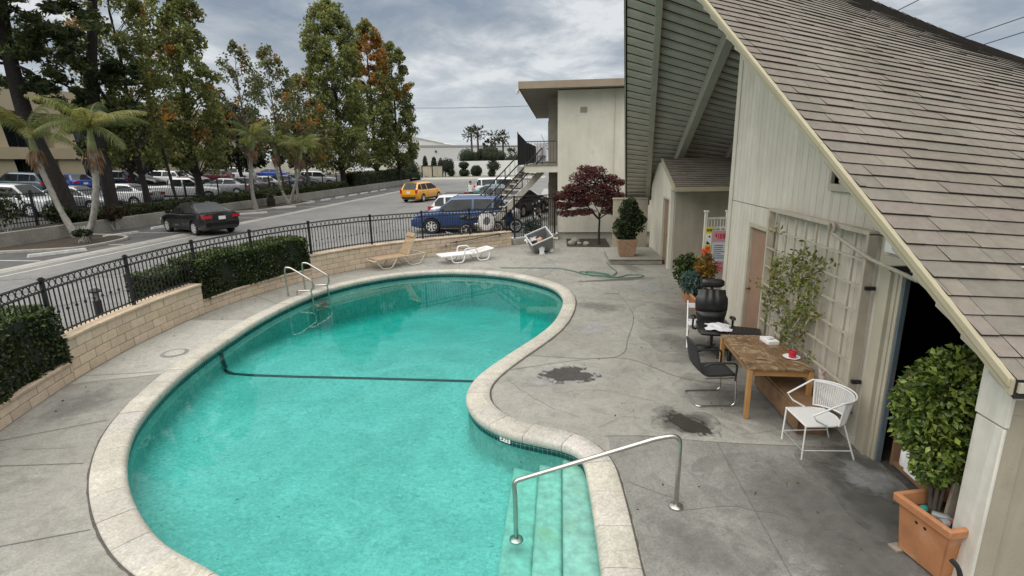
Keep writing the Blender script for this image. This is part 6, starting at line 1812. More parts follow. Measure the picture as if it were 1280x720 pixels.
fern_pine('fern_pine', 'big dark feathery tree with a thick leaning trunk at the left', (-25.0, 24.6, .85), [(-25.0, 24.6, .8), (-25.5, 24.6, 3.0), (-26.3, 24.7, 5.5), (-26.6, 24.8, 8.5), (-26.4, 24.8, 12)],
          [((-28.0, 24.5, 8.2), 1.7), ((-26.2, 24.6, 9.8), 1.8), ((-24.2, 25.0, 9.6), 1.5), ((-27.5, 24.5, 11.8), 1.9), ((-25.0, 25, 12.3), 1.9), ((-29.5, 24.5, 10.0), 1.8), ((-28.8, 23.6, 6.6), 1.3), ((-24.8, 24.8, 7.4), 1.0), ((-22.8, 25.2, 11.2), 1.5), ((-27, 24, 14), 2), ((-23.5, 25, 13.6), 1.7)], 22000, .42, gF)
fern_pine('fern_pine', 'dark tree with an upright trunk directly behind the nearest palm', (-24.8, 27.0, .85), [(-24.8, 27.0, .8), (-24.8, 27.0, 4), (-24.7, 27.2, 8), (-23.9, 27.2, 11.5), (-23.4, 27.2, 14)],
          [((-25.4, 27.2, 6.4), 1.3), ((-23.8, 27.4, 6.0), 1.2), ((-24.8, 27.2, 8.2), 1.3), ((-23.0, 27.4, 8.6), .9), ((-26.2, 27.4, 9.4), 1.4), ((-22.4, 27.5, 13.2), 1.3)], 11000, .30, gF)
fern_pine('fern_pine', 'dark trunked tree cut off by the left edge of the photo', (-25.2, 19.6, .85), [(-25.2, 19.6, .8), (-25.4, 19.6, 3.5), (-25.8, 19.5, 6.5), (-26, 19.5, 10)],
          [((-26.2, 19.6, 7.6), 1.5), ((-25.0, 20.5, 9.2), 1.5), ((-27.5, 20.5, 9.6), 1.7), ((-26, 20, 11.5), 1.8), ((-24.8, 21.4, 7.4), .8), ((-24.5, 22, 10.8), 1.2)], 11000, .33, gF)
for x, y, h, r, lb in ((-38, 44, 7.5, 3.2, 'broad dark tree shading the neighbouring car park, left one'), (-36, 57, 8.5, 3.4, 'broad dark tree shading the neighbouring car park, middle one'), (-33.5, 66, 7.5, 3.0, 'broad dark tree beyond the palms, right one')):
    column_tree('shade_tree', lb, x, y, nlz(x), h, r, 9000, (.022, .032, .013), ((.012, .018, .008), (.045, .06, .02)), (.35, .15), 2.4, size=.36, clumps=90, shape=.6, group='broad trees in the neighbouring car park', tr=.22)

# king palms
def palm(label, base, path, nf, FL, seed, skirt=True, group='king palms along the low wall', az=None, r0=.15):
    random.seed(seed); root = thing('king_palm', label, 'palm tree', base, 0, group)
    tp_ = catmull3(path); n_ = len(tp_); q = MB()
    q.tube(tp_, [r0 * (1.25 - .55 * min(1, i / (n_ * .25)) if i < n_ * .25 else .72) + .012 * (i % 2) for i in range(n_)], 10); q.build('trunk', m_palmbark, root, world=True, smooth=70)
    top_ = tp_[-1]; d = (tp_[-1] - tp_[-3]).normalized(); cs = top_ + d * .95
    q = MB(); q.tube([top_ - d * .05, top_ + d * .2, top_ + d * .6, cs], [r0 * .85, r0 * 1.0, r0 * .75, r0 * .4], 10); q.build('crownshaft', m_stem, root, world=True, smooth=70)
    if skirt:
        Pp = []; Dd = []
        for k in range(170):
            a = random.uniform(0, 6.28); t = random.random(); rr = r0 * (1.0 + 1.5 * math.sin(math.pi * min(1, t + .1)) * random.random())
            Pp.append((top_.x + rr * math.cos(a), top_.y + rr * math.sin(a), top_.z + .05 - t * .85)); Dd.append((.3 * math.cos(a), .3 * math.sin(a), -1))
        leaves('dead_skirt', Pp, .38, .045, palette(len(Pp), (.22, .14, .085), ((.13, .08, .05), (.30, .22, .15)), (.3, .3), .3), m_leaf, root, D=np.array(Dd))
    for k in range(nf):
        a = 2 * math.pi * k / nf + random.uniform(-.25, .25); el = random.choice((random.uniform(.25, .9), random.uniform(.9, 1.5))); L = FL * random.uniform(.85, 1.1)
        h = Vector((math.cos(a), math.sin(a), 0)); p = Vector(cs); v = el; pts = [Vector(p)]; M_ = 12
        for i in range(M_): v -= random.uniform(.07, .15); p = p + (h * math.cos(v) + Vector((0, 0, math.sin(v)))) * L / M_; pts.append(Vector(p))
        sidev = Vector((-h.y, h.x, 0)); q = MB(); q.tube(pts, [.028 * (1 - .85 * i / M_) + .004 for i in range(M_ + 1)], 4)
        age = random.random(); colr = (.13, .165, .055) if age < .55 else ((.22, .225, .085) if age < .8 else (.085, .12, .04))
        q.color((.26, .25, .11)); q.c = [(.24, .23, .10)] * len(q.c)
        for i in range(1, 4 * M_):
            t = i / (4 * M_); k2 = min(M_ - 1, int(t * M_)); c = pts[k2].lerp(pts[k2 + 1], t * M_ - k2); tdir = (pts[k2 + 1] - pts[k2]).normalized()
            ll = FL * random.uniform(.20, .30) * math.sin(math.pi * (.12 + .84 * t)) ** .7; w = .024
            for s in (-1, 1):
                dd = (sidev * s * 1.0 + tdir * .55 + Vector((0, 0, -.25 - .35 * random.random()))).normalized(); e1 = c + dd * ll * .55; e2 = c + (dd + Vector((0, 0, -.45))).normalized() * ll
                wv = tdir * w; vv = random.uniform(.7, 1.3); q.color(tuple(x * vv for x in colr))
                q.add([c - wv * .5, c + wv * .5, e1 + wv * .6, e1 - wv * .6, e2], [(0, 1, 2, 3), (3, 2, 4)])
        q.build('frond', m_leaf, root, world=True, fixn=False)
    random.seed(seed + 1000); return root
palm('nearest king palm with pale curved trunk on the planted kerb island', (-21.1, 21.1, .39), [(-21.1, 21.1, .3), (-20.65, 21.2, 1.1), (-20.25, 21.2, 2.1), (-20.0, 21.2, 3.1), (-19.9, 21.2, 4.2)], 12, 2.35, 5, r0=.165)
palm('king palm with a long leaning trunk at the left edge', (-22.9, 22.5, .86), [(-22.6, 22.3, .35), (-23.2, 22.4, 1.5), (-23.65, 22.5, 2.7), (-23.85, 22.5, 3.5), (-23.95, 22.5, 4.2)], 11, 2.3, 9, r0=.15)
palm('king palm with a spotted brown trunk behind the black sedan', (-22.2, 36.4, .39), [(-22.2, 36.4, .3), (-22.35, 36.5, 1.8), (-22.3, 36.6, 3.2), (-22.05, 36.6, 4.5)], 11, 2.0, 14, r0=.17)
palm('king palm with a pale trunk leaning right, right one of the pair', (-21.8, 42.0, .39), [(-22.5, 42.0, .3), (-22.1, 42.0, 1.4), (-21.6, 42.1, 2.6), (-21.35, 42.2, 3.8)], 11, 2.3, 21, r0=.15)
palm('king palm with a pale trunk, left one of the pair', (-22.6, 41.0, .39), [(-22.2, 41.2, .3), (-22.7, 41.2, 1.6), (-23.0, 41.4, 3.2), (-23.05, 41.5, 4.2)], 10, 2.2, 27, r0=.14)
palm('king palm with a straight thin trunk between the leaning palms', (-22.3, 43.4, .39), [(-22.4, 43.2, .3), (-22.4, 43.2, 2), (-22.3, 43.3, 4.0)], 10, 2.1, 33, r0=.13)
cy = thing('cycad', 'low dark spreading cycad between the spotted palm and the palm pair', 'plant', (-22.4, 38.9, .39))
q = MB(); q.lathe([(.28, 0), (.32, .5), (.2, .9)], (-22.4, 38.9, .3), 10); q.build('stem', m_bark_dark, cy, world=True)
for lev, nn_, L_ in ((1.15, 22, 1.5),):
    Pp = []; Dd = []
    for k in range(nn_):
        a = 6.28 * k / nn_; 
        for i in range(26):
            t = i / 25; z = lev + .55 * math.sin(t * 2.4) * (.5 + .5 * (k % 3) / 2) + .25 * (k % 2); Pp.append((-22.4 + math.cos(a) * L_ * t, 38.9 + math.sin(a) * L_ * t, z)); Dd.append((math.cos(a + 1.1 * (-1) ** i), math.sin(a + 1.1 * (-1) ** i), -.3))
    leaves('fronds', Pp, .32, .05, palette(len(Pp), (.035, .055, .018), ((.06, .085, .03), (.02, .03, .012)), (.3, .3), .3), m_leaf, cy, D=np.array(Dd))

# low hedges and shrubs in the planter strip, with the neighbour's iron fence
def box_hedge(name, label, x0, x1, y0, y1, z0, z1, n_, base=(.040, .056, .022), cat='hedge', group=None, size=.11):
    t = thing(name, label, cat, ((x0 + x1) / 2, (y0 + y1) / 2, z0), 0, group)
    q = MB(); q.box(x0 + .12, x1 - .12, y0 + .12, y1 - .12, z0, z1 - .14); q.build('branch_mass', m_core, t, world=True)
    P_ = RNG.random((n_, 3)); ax = RNG.choice(3, n_, p=[.42, .12, .46]); sd = RNG.random(n_) < .5
    P_[ax == 0, 0] = np.where(RNG.random((ax == 0).sum()) < .75, 1, 0); P_[ax == 1, 1] = sd[ax == 1]; P_[ax == 2, 2] = 1
    P_ = P_ * np.array([x1 - x0, y1 - y0, z1 - z0]) + np.array([x0, y0, z0]) + RNG.normal(size=(n_, 3)) * .06
    P_[:, 2] += .10 * np.sin(P_[:, 1] * 2.3) + .06 * np.sin(P_[:, 1] * 5.1)
    leaves('foliage', P_, size, size * .6, palette(n_, base, ((.020, .028, .012), (.075, .095, .034)), (.35, .2), .3), m_leaf, t); return t
gH = 'low hedges on the planter strip'
box_hedge('hedge', 'dark hedge on the low wall left of the black sedan', -24.5, -23.45, 23.6, 31.4, .86, 1.34, 7000, group=gH)
box_hedge('hedge', 'dark hedge on the low wall behind the black sedan and spotted palm', -24.6, -23.45, 31.9, 40.2, .86, 1.42, 7000, group=gH)
box_hedge('hedge', 'dark hedge on the low wall right of the palm pair', -24.6, -23.5, 43.5, 56.8, .86, 1.42, 7000, group=gH, size=.15)
box_hedge('hedge', 'dark hedge below the dense column trees at the far end', -24.8, -23.5, 58.6, 79, .86, 2.3, 6000, group=gH, size=.2)
for x, y, r, h, lb in ((-24.2, 20.6, .9, 1.8, 'dark thin stemmed shrub at the left behind the low wall'), (-24.0, 22.9, .6, 1.1, 'low dark shrub between the leaning trunk and the nearest palm'), (-20.4, 20.4, .35, .3, 'small grassy tuft at the foot of the nearest palm'), (-23.0, 25.0, .5, .9, 'reddish brown low shrub right of the nearest palm')):
    pal = ((.05, .028, .018), ((.03, .02, .012), (.03, .04, .014)), (.3, .3), .3) if 'reddish' in lb else ((.026, .038, .015), ((.014, .02, .009), (.05, .065, .022)), (.35, .15), .3)
    t = thing('shrub', lb, 'shrub', (x, y, .86)); q = MB()
    for k in range(6): q.tube([(x + random.gauss(0, .1), y + random.gauss(0, .1), .4), (x + random.gauss(0, r * .4), y + random.gauss(0, r * .4), .86 + h * .8)], .018, 5)
    q.build('stems', m_whitebark, t, world=True); Pp = rnd_ball(650, (x, y, .6 + h * .75), (r, r, h * .45)); leaves('foliage', Pp, .17, .09, palette(650, *pal), m_leaf, t)
nf = thing('boundary_fence', 'black iron picket fence along the planter strip in front of the parked cars', 'fence', (-25.3, 30, .86))
q = MB()
for z in (1.05, 2.35): q.box(-25.33, -25.29, 8, 79, z, z + .045)
q.build('fence_rail', m_iron, nf, world=True)
q = MB(); y = 8.0
while y < 62: q.box(-25.32, -25.30, y, y + .022, .88, 2.45); y += .15
q.build('picket_row', m_iron, nf, world=True)
y = 9.0
while y < 79:
    q = MB(); q.box(-25.36, -25.27, y, y + .09, .86, 2.55); q.build('fence_post', m_iron, nf, world=True); y += 3.5
pl_ = thing('lamp_post', 'dark leaning lamp pole behind the low wall left of the sedan', 'lamp post', (-24.0, 31.2, .86))
q = MB(); q.tube([(-24.0, 31.0, .8), (-24.25, 31.0, 3.2), (-24.75, 31.0, 7.4)], [.10, .085, .07], 10); q.build('pole', m_iron, pl_, world=True, smooth=60)
q = MB(); q.box(-25.0, -24.2, 30.85, 31.15, 7.4, 7.55); q.build('lamp_head', m_iron, pl_, world=True)
# ------------------------------------------------------------------ vehicles
KIND = {
 # length, half width, clearance, belt profile [(x,z)], glass: windscreen base/top, rear top/base, roof z, wheel x, radius, roof half width, style
 'sedan': dict(L=4.85, hw=.92, zb=.20, top=[(-2.40, .62), (-2.36, 1.02), (-2.0, 1.07), (-1.4, 1.03), (0, .98), (1.05, .98), (1.7, .88), (2.25, .74), (2.42, .55)], ws=(1.15, .30), rw=(-.85, -1.75), rz=1.47, wx=(1.45, -1.40), wr=.335, rhw=.62),
 'wagon': dict(L=4.60, hw=.885, zb=.20, top=[(-2.28, .60), (-2.24, 1.00), (-1.9, 1.02), (-1.0, .99), (0, .98), (1.10, 1.0), (1.7, .90), (2.15, .74), (2.30, .55)], ws=(1.45, .45), rw=(-1.75, -2.18), rz=1.57, wx=(1.40, -1.38), wr=.325, rhw=.62),
 'suv': dict(L=4.65, hw=.92, zb=.25, top=[(-2.30, .70), (-2.27, 1.08), (-1.9, 1.12), (-1.0, 1.09), (0, 1.06), (.95, 1.07), (1.6, 1.02), (2.15, .92), (2.32, .62)], ws=(1.15, .45), rw=(-1.72, -2.18), rz=1.72, wx=(1.38, -1.36), wr=.36, rhw=.66),
 'van': dict(L=5.0, hw=.97, zb=.22, top=[(-2.48, .65), (-2.46, 1.06), (-2.0, 1.10), (-1.0, 1.08), (0, 1.04), (1.3, 1.04), (1.8, .94), (2.35, .78), (2.5, .55)], ws=(1.75, .75), rw=(-2.10, -2.40), rz=1.74, wx=(1.55, -1.50), wr=.34, rhw=.70),
 'pickup': dict(L=5.4, hw=.95, zb=.30, top=[(-2.68, .70), (-2.66, 1.10), (-1.0, 1.12), (0, 1.10), (1.1, 1.10), (1.8, 1.06), (2.5, .98), (2.70, .65)], ws=(1.15, .55), rw=(-.75, -.95), rz=1.76, wx=(1.70, -1.60), wr=.38, rhw=.66),
}
def lerp_prof(prof, x):
    if x <= prof[0][0]: return prof[0][1]
    for (a, za), (b, zb) in zip(prof, prof[1:]):
        if x <= b: t = (x - a) / (b - a); t = t * t * (3 - 2 * t) * .4 + t * .6; return za + (zb - za) * t
    return prof[-1][1]
def car_meshes(kind):
    k = KIND[kind]; L, hw, zb = k['L'], k['hw'], k['zb']; x0, x1 = k['top'][0][0], k['top'][-1][0]
    def w_at(x): t = abs((x - (x0 + x1) / 2) / (L / 2)); return hw * (1 - .16 * max(0, (t - .62) / .38) ** 2.2)
    q = MB(); xs = sorted(set([round(v, 3) for v in list(np.linspace(x0, x1, 27)) + [p[0] for p in k['top']]])); rows = []
    for x in xs:
        w = w_at(x); zt = lerp_prof(k['top'], x); lift = .10 * max(0, (abs(x - (x0 + x1) / 2) / (L / 2) - .80) / .20)
        half = [(0, zb + lift), (w * .84, zb + lift), (w * .955, zb + .08 + lift), (w * .985, zb + .25), (w, zb + .42), (w * .992, zt - .20), (w * .965, zt - .07), (w * .88, zt - .008), (w * .55, zt + .018), (0, zt + .026)]
        rows.append([(x, y, min(z, zt + .03)) for y, z in half] + [(x, -y, min(z, zt + .03)) for y, z in half[-2:0:-1]])
    n_ = len(rows[0]); q.add([v for r_ in rows for v in r_], [(i * n_ + a, i * n_ + (a + 1) % n_, (i + 1) * n_ + (a + 1) % n_, (i + 1) * n_ + a) for i in range(len(rows) - 1) for a in range(n_)] + [tuple(range(n_)), tuple((len(rows) - 1) * n_ + a for a in range(n_))])
    body = q.build('body', P['white'], smooth=38)
    # wheel arches cut out of the body
    cut = MB()
    for wx in k['wx']:
        for s in (-1, 1): cut.lathe([(k['wr'] + .055, -.16), (k['wr'] + .055, .16)], (wx, s * (hw - .08), k['wr'] + .01), 24, 'y')
    co = cut.build('arch_cut', P['white']); md = body.modifiers.new('b', 'BOOLEAN'); md.object = co; md.operation = 'DIFFERENCE'; md.solver = 'EXACT'
    me = bpy.data.meshes.new_from_object(body.evaluated_get(bpy.context.evaluated_depsgraph_get()))
    me.set_sharp_from_angle(angle=rad(38)); bpy.data.objects.remove(body); bpy.data.objects.remove(co)
    M_ = {'body': me}
    # greenhouse
    wb, wt = k['ws']; rt, rb = k['rw']; rz = k['rz']; rh = k['rhw']
    st = []
    for t in (0, .12, .3, .55, .8, 1): st.append((wb + (wt - wb) * t, t, 'f'))
    mids = np.linspace(wt, rt, 9)[1:-1]
    for x in mids: st.append((x, 1, 'm'))
    for t in (1, .8, .5, .2, 0): st.append((rb + (rt - rb) * t, t, 'r'))
    st.sort(key=lambda s: -s[0]); shell, gl_f, gl_r, gl_s, gl_t = MB(), MB(), MB(), MB(), MB(); rows = []
    for x, t, tag_ in st:
        zbelt = lerp_prof(k['top'], x) - .012; crown = .05 * math.sin(math.pi * max(0, min(1, (wb - x) / (wb - rb)))) if kind != 'pickup' else .02
        zt = zbelt + (rz - .05 + crown - zbelt) * (t ** .92); wbx = w_at(x) * .90; wr_ = wbx + (rh - wbx) * t
        p1 = (wbx - .004, zbelt + .03 * min(1, t * 3)); p2z = zbelt + (zt - zbelt) * .84; p2 = (wbx + (rh - wbx) * .80 * t, p2z)
        half = [(wbx, zbelt), p1, p2, (wr_ - .02, zbelt + (zt - zbelt) * .95), ((wr_ - .02) * .86, zt), (0, zt + .012)]
        rows.append([(x, y, z) for y, z in half])
    np_ = len(mids); doors = [wb + (wt - wb) * .45, (wt + rt) / 2 + .12, (rt + (wt - rt) * .16)]
    pill = [(doors[1] - .06, doors[1] + .06)] + ([(rt + .25, rt + .36)] if kind in ('wagon', 'suv', 'van') else [])
    for i in range(len(rows) - 1):
        xa, xb_ = rows[i][0][0], rows[i + 1][0][0]; xm = (xa + xb_) / 2; ta, tb_ = st[i], st[i + 1]
        for s in (-1, 1):
            A = [(x, y * s, z) for x, y, z in rows[i]]; B = [(x, y * s, z) for x, y, z in rows[i + 1]]
            for j in range(5):
                tgt = shell; fr = ta[2] == 'f' and tb_[2] == 'f' ; re = ta[2] == 'r' and tb_[2] == 'r'
                if j == 4 and fr: tgt = gl_f
                elif j == 4 and re and not (kind == 'sedan' and False): tgt = gl_r
                elif j == 3 and (fr or re): tgt = shell
                elif j == 1 and xm < wb - (wb - wt) * .42 and xm > rt + (rb - rt) * (.45 if kind != 'pickup' else -.2): tgt = gl_s if s > 0 else gl_t
                quad = [A[j], A[j + 1], B[j + 1], B[j]]
                tgt.add(quad, [(0, 1, 2, 3) if s > 0 else (3, 2, 1, 0)])
    for nm, g_ in (('cabin', shell), ('windscreen', gl_f), ('rear_window', gl_r), ('side_window', gl_s), ('side_window_b', gl_t)):
        o = g_.build(nm.replace('_b', ''), P['white'] if nm == 'cabin' else m_carglass, fixn=False); bm = bmesh.new(); bm.from_mesh(o.data); bmesh.ops.remove_doubles(bm, verts=bm.verts, dist=.0005)
        bmesh.ops.recalc_face_normals(bm, faces=bm.faces); bm.to_mesh(o.data); bm.free(); o.data.polygons.foreach_set('use_smooth', [True] * len(o.data.polygons)); o.data.set_sharp_from_angle(angle=rad(45)); M_[nm] = o.data; bpy.data.objects.remove(o)
    # pillars between the side windows and door seams
    lamps = []
    for s in (-1, 1):
        q = MB(); q.bar((k['wx'][0] - .4, s * hw * .985, zb + .10), (k['wx'][1] + .4, s * hw * .985, zb + .10), .03, .10, (0, 0, 1)); o = q.build('sill_trim', m_trimblack); lamps.append(('sill_trim', o.data)); bpy.data.objects.remove(o)
        for a, b in pill:
            x = (a + b) / 2; zbelt = lerp_prof(k['top'], x); wbx = w_at(x) * .90; q = MB()
            q.bar((x, s * (wbx + .004), zbelt + .01), (x - .02, s * (wbx + (rh - wbx) * .80 + .002), zbelt + (rz - zbelt) * .84), .085, .014, (0, s, 0)); o = q.build('window_pillar', P['white']); lamps.append(('window_pillar', o.data)); bpy.data.objects.remove(o)
        for x in (doors[0] + .10, doors[1], doors[2] + .05):
            if kind == 'pickup' and x < -.9: continue
            w = w_at(x); q = MB(); q.bar((x, s * (w * .999), zb + .15), (x, s * (w * .985), lerp_prof(k['top'], x) - .08), .012, .006, (0, s, 0)); o = q.build('door_seam', m_trimblack); lamps.append(('door_seam', o.data)); bpy.data.objects.remove(o)
    xr, xf = x0, x1; zr = lerp_prof(k['top'], x0 + .08)
    q = MB(); q.box(xr - .012, xr + .10, -hw * .70, hw * .70, zb + .10, zb + .26); o = q.build('rear_bumper', m_trimblack, bevel=.01); lamps.append(('rear_bumper', o.data)); bpy.data.objects.remove(o)
    q = MB(); q.box(xf - .14, xf + .012, -hw * .55, hw * .55, zb + .10, zb + .28); o = q.build('front_bumper', m_trimblack, bevel=.01); lamps.append(('front_bumper', o.data)); bpy.data.objects.remove(o)
    q = MB(); q.box(xf - .16, xf + .006, -.42, .42, zb + .34, zb + .44); o = q.build('grille', m_trimblack, bevel=.01); lamps.append(('grille', o.data)); bpy.data.objects.remove(o)
    for s in (-1, 1):
        q = MB()
        if kind in ('wagon', 'suv', 'van'): q.cbox((xr + .10, s * (w_at(xr) * .93), zr - .12), (.28, .13, .30))
        elif kind == 'pickup': q.cbox((xr + .02, s * hw * .80, zr - .22), (.06, .13, .36))
        else: q.cbox((xr + .13, s * (w_at(xr) * .84), zr - .14), (.33, .36, .13))
        o = q.build('tail_lamp', m_tail, bevel=.02, seg=2); lamps.append(('tail_lamp', o.data)); bpy.data.objects.remove(o)
        q = MB(); zf = lerp_prof(k['top'], xf - .25); q.cbox((xf - .25, s * (w_at(xf) * .90), zf - .14), (.36, .22, .14))
        o = q.build('headlight', m_head, bevel=.02, seg=2); lamps.append(('headlight', o.data)); bpy.data.objects.remove(o)
        q = MB(); q.cbox((wb - .28, s * (w_at(wb) * 1.0 + .07), lerp_prof(k['top'], wb) + .07), (.13, .20, .13)); o = q.build('wing_mirror', P['white'], bevel=.03, seg=2); lamps.append(('wing_mirror', o.data)); bpy.data.objects.remove(o)
    M_['bits'] = lamps
    q = MB(); zp = zr - .20 if kind != 'suv' else zr - .18
    if kind == 'pickup': zp = zb + .18
    q.box(xr - .018, xr + .02, -.155, .155, zp - .08, zp + .075); o = q.build('number_plate', m_plate); M_['number_plate'] = o.data; bpy.data.objects.remove(o)
    q = MB(); wr = k['wr']; q.lathe([(wr * .60, -.10), (wr * .93, -.105), (wr, -.08), (wr, .08), (wr * .93, .105), (wr * .66, .10), (wr * .62, .06), (wr * .3, .04), (0, .04)], n=26, axis='y'); o = q.build('wheel', m_rubber, smooth=45); M_['wheel'] = o.data; bpy.data.objects.remove(o)
    q = MB(); q.lathe([(wr * .66, .085), (wr * .66, .102), (wr * .60, .102), (wr * .58, .07)], n=26, axis='y', caps=False)
    for i in range(7):
        a = 6.283 * i / 7; q.bar((math.cos(a) * wr * .10, .085, math.sin(a) * wr * .10), (math.cos(a) * wr * .62, .092, math.sin(a) * wr * .62), wr * .20, .03, (0, 1, 0))
    q.lathe([(wr * .16, .06), (wr * .16, .10), (0, .105)], n=12, axis='y'); o = q.build('rim', m_alloy, smooth=40); M_['rim'] = o.data; bpy.data.objects.remove(o)
    return M_
CM = {k: car_meshes(k) for k in KIND}
def car(kind, name, label, cat, x, y, deg, pnt, z=.305, group=None, rack=False, full=True):
    k = KIND[kind]; M_ = CM[kind]; root = thing(name, label, cat, (x, y, z), rad(deg), group)
    def part(nm, me, par=root, pt=False, loc=None, rz=0):
        o = bpy.data.objects.new(nm, me); COL.objects.link(o); o.parent = par
        if loc: o.location = loc
        o.rotation_euler = (0, 0, rz)
        if pt:
            o.material_slots[0].link = 'OBJECT'; o.material_slots[0].material = P[pnt]
        return o
    part('body', M_['body'], pt=True); part('cabin', M_['cabin'], pt=True)
    for nm in ('windscreen', 'rear_window', 'side_window', 'side_window_b', 'number_plate'): part(nm.replace('_b', ''), M_[nm])
    for nm, me in M_['bits']: part(nm, me, pt=(nm in ('wing_mirror', 'window_pillar')))
    for wx in k['wx']:
        for s in (-1, 1):
            w = part('wheel', M_['wheel'], loc=(wx, s * (k['hw'] - .115), k['wr']), rz=0 if s > 0 else math.pi)
            part('rim', M_['rim'], w)
    if rack:
        q = MB()
        for s in (-1, 1): q.tube([(k['ws'][1] - .1, s * .58, k['rz'] + .005), (k['ws'][1] - .2, s * .58, k['rz'] + .06), (k['rw'][0] + .2, s * .58, k['rz'] + .06), (k['rw'][0] + .1, s * .58, k['rz'] + .005)], .018, 6)
        q.build('roof_rail', m_trimblack, root, smooth=60)
    return root
car('sedan', 'parked_car', 'glossy black sedan parked at the low wall, tail towards the pool fence', 'car', -18.05, 24.55, 150, 'black')
tx = car('wagon', 'taxi', 'bright yellow orange taxi driving away across the car park', 'taxi', -11.75, 43.9, 77, 'yellow', group=None)
car('suv', 'parked_car', 'dark blue SUV parked right behind the iron fence', 'car', -4.55, 24.2, 184, 'blue', rack=True).scale = (1, 1, .94)
gC = 'cars parked beside the two storey building'
car('wagon', 'parked_car', 'white hatchback parked just beyond the blue SUV, red tail lamp at its left', 'car', -4.35, 26.6, 2, 'white', group=gC, rack=True)
car('sedan', 'parked_car', 'teal green sedan parked beyond the white SUV, seen through the stairs', 'car', -4.75, 39.6, 2, 'teal', group=gC)
car('van', 'parked_car', 'white minivan farthest along the row by the building', 'car', -5.1, 46.5, 2, 'white', group=gC)
car('sedan', 'parked_car', 'black car half hidden behind the stair beam', 'car', -2.45, 31.6, 68, 'black', group=gC)
car('wagon', 'parked_car', 'dark grey hatchback behind the stair treads, between the teal and the white cars', 'car', -2.9, 34.6, 2, 'grey', group=gC)
gL = 'cars in the neighbouring car park'
LOT = [('suv', -30.8, 27.2, 6, 'white', 'white car behind the boundary fence at the left edge of the photo'), ('sedan', -30.4, 30.5, 8, 'silver', 'silver sedan behind the fence between the leaning trunk and the nearest palm'), ('sedan', -30.4, 34.0, 186, 'white', 'white sedan behind the fence right of the nearest palm'),
       ('pickup', -29.6, 38.9, 38, 'white', 'white pickup truck behind the fence, left of the black sedan'), ('sedan', -30.2, 45.3, 186, 'silver', 'silver sedan just above the black sedan, windscreen towards the hedge'), ('sedan', -30.2, 48.5, 185, 'grey', 'grey car next to the silver sedan behind the hedge'), ('sedan', -30.3, 51.8, 184, 'silver', 'pale silver car behind the spotted palm trunk'),
       ('sedan', -30.3, 55.6, 184, 'slate', 'slate blue car half hidden by the palm pair'), ('suv', -29.9, 63.0, 20, 'white', 'white SUV behind the hedge right of the palm pair'), ('sedan', -30.3, 59.2, 5, 'black', 'black sedan behind the hedge between the palm pair and the white SUV'),
       ('suv', -42.0, 37.7, 185, 'slate', 'slate blue SUV in the second row at the left edge'), ('sedan', -41.6, 42.0, 150, 'brightblue', 'bright blue car in the second row behind the nearest palm'), ('suv', -42.0, 46.0, 184, 'navy', 'navy SUV in the second row right of the nearest palm'), ('sedan', -42.0, 49.1, 4, 'black', 'black sedan in the second row left of the white hatchback'),
       ('wagon', -41.8, 52.2, 186, 'white', 'white hatchback in the second row above the pickup'), ('sedan', -41.8, 55.6, 4, 'silver', 'silver car in the second row right of the white hatchback'), ('wagon', -41.8, 60.4, 186, 'maroon', 'maroon car in the second row above the black sedan'), ('suv', -41.6, 64.8, 190, 'white', 'white SUV in the second row right of the maroon car'), ('sedan', -41, 72.0, 186, 'brightblue', 'blue car in the second row beyond the spotted palm')]
for kd, x, y, d, pn, lb in LOT:
    c_ = car(kd, 'parked_car', lb, 'car', x, y, d, pn, z=nlz(x), group=gL)
    c_.rotation_euler = (Matrix.Rotation(math.atan(.0548), 3, 'Y') @ Matrix.Rotation(rad(d), 3, 'Z')).to_euler()

# taxi details
q = MB()
for s in (-1, 1): q.bar((.9, s * .875, .95), (.95, s * .87, .955), .02, .02)
# motorcycles behind the life ring
def motorcycle(label, x, y, deg, group):
    r_ = thing('motorcycle', label, 'motorcycle', (x, y, .305), rad(deg), group)
    for wx in (-.68, .72):
        q = MB(); q.tube([(wx + .27 * math.cos(a), 0, .31 + .27 * math.sin(a)) for a in np.linspace(0, 6.283, 25)[:-1]], .05, 8, True); w = q.build('wheel', m_rubber, r_, smooth=60)
        q = MB(); q.lathe([(.24, -.02), (.24, .02), (.20, .02), (.20, -.02), (.24, -.02)], (wx, 0, .31), 20, 'y', caps=False); q.lathe([(.05, -.05), (.05, .05)], (wx, 0, .31), 10, 'y')
        for i in range(6): a = 1.047 * i; q.bar((wx, 0, .31), (wx + .22 * math.cos(a), 0, .31 + .22 * math.sin(a)), .02, .015)
        q.build('rim', m_alloy, w)
    q = MB(); q.ball((.12, 0, .80), .28, 12, 8, (1.15, .55, .55)); q.build('fuel_tank', P['black'], r_, smooth=60)
    q = MB(); q.ball((-.42, 0, .80), .36, 12, 8, (1.1, .42, .25)); q.ball((-.78, 0, .86), .18, 10, 6, (1, .8, .6)); q.build('seat', m_leather, r_, smooth=60)
    q = MB(); q.cbox((.02, 0, .43), (.46, .30, .36)); q.cbox((-.2, 0, .5), (.3, .2, .2)); q.build('engine', m_steel, r_, bevel=.05, seg=2)
    q = MB()
    for s in (-1, 1): q.tube([(.72, s * .09, .31), (.50, s * .10, .98)], .028, 8); q.tube([(-.68, s * .12, .31), (-.1, s * .12, .45)], .025, 6)
    q.tube(fillet([(.30, -.38, 1.02), (.46, -.25, 1.08), (.5, 0, 1.0), (.46, .25, 1.08), (.30, .38, 1.02)], .1), .015, 8); q.tube([(-.1, .17, .28), (-.95, .19, .36)], .045, 8); q.build('frame', m_trimblack, r_, smooth=60)
    q = MB(); q.ball((.62, 0, .92), .10, 10, 7, (.7, 1, 1)); q.build('headlight', m_head, r_, smooth=60)
    return r_
gM = 'black motorcycles behind the fence'
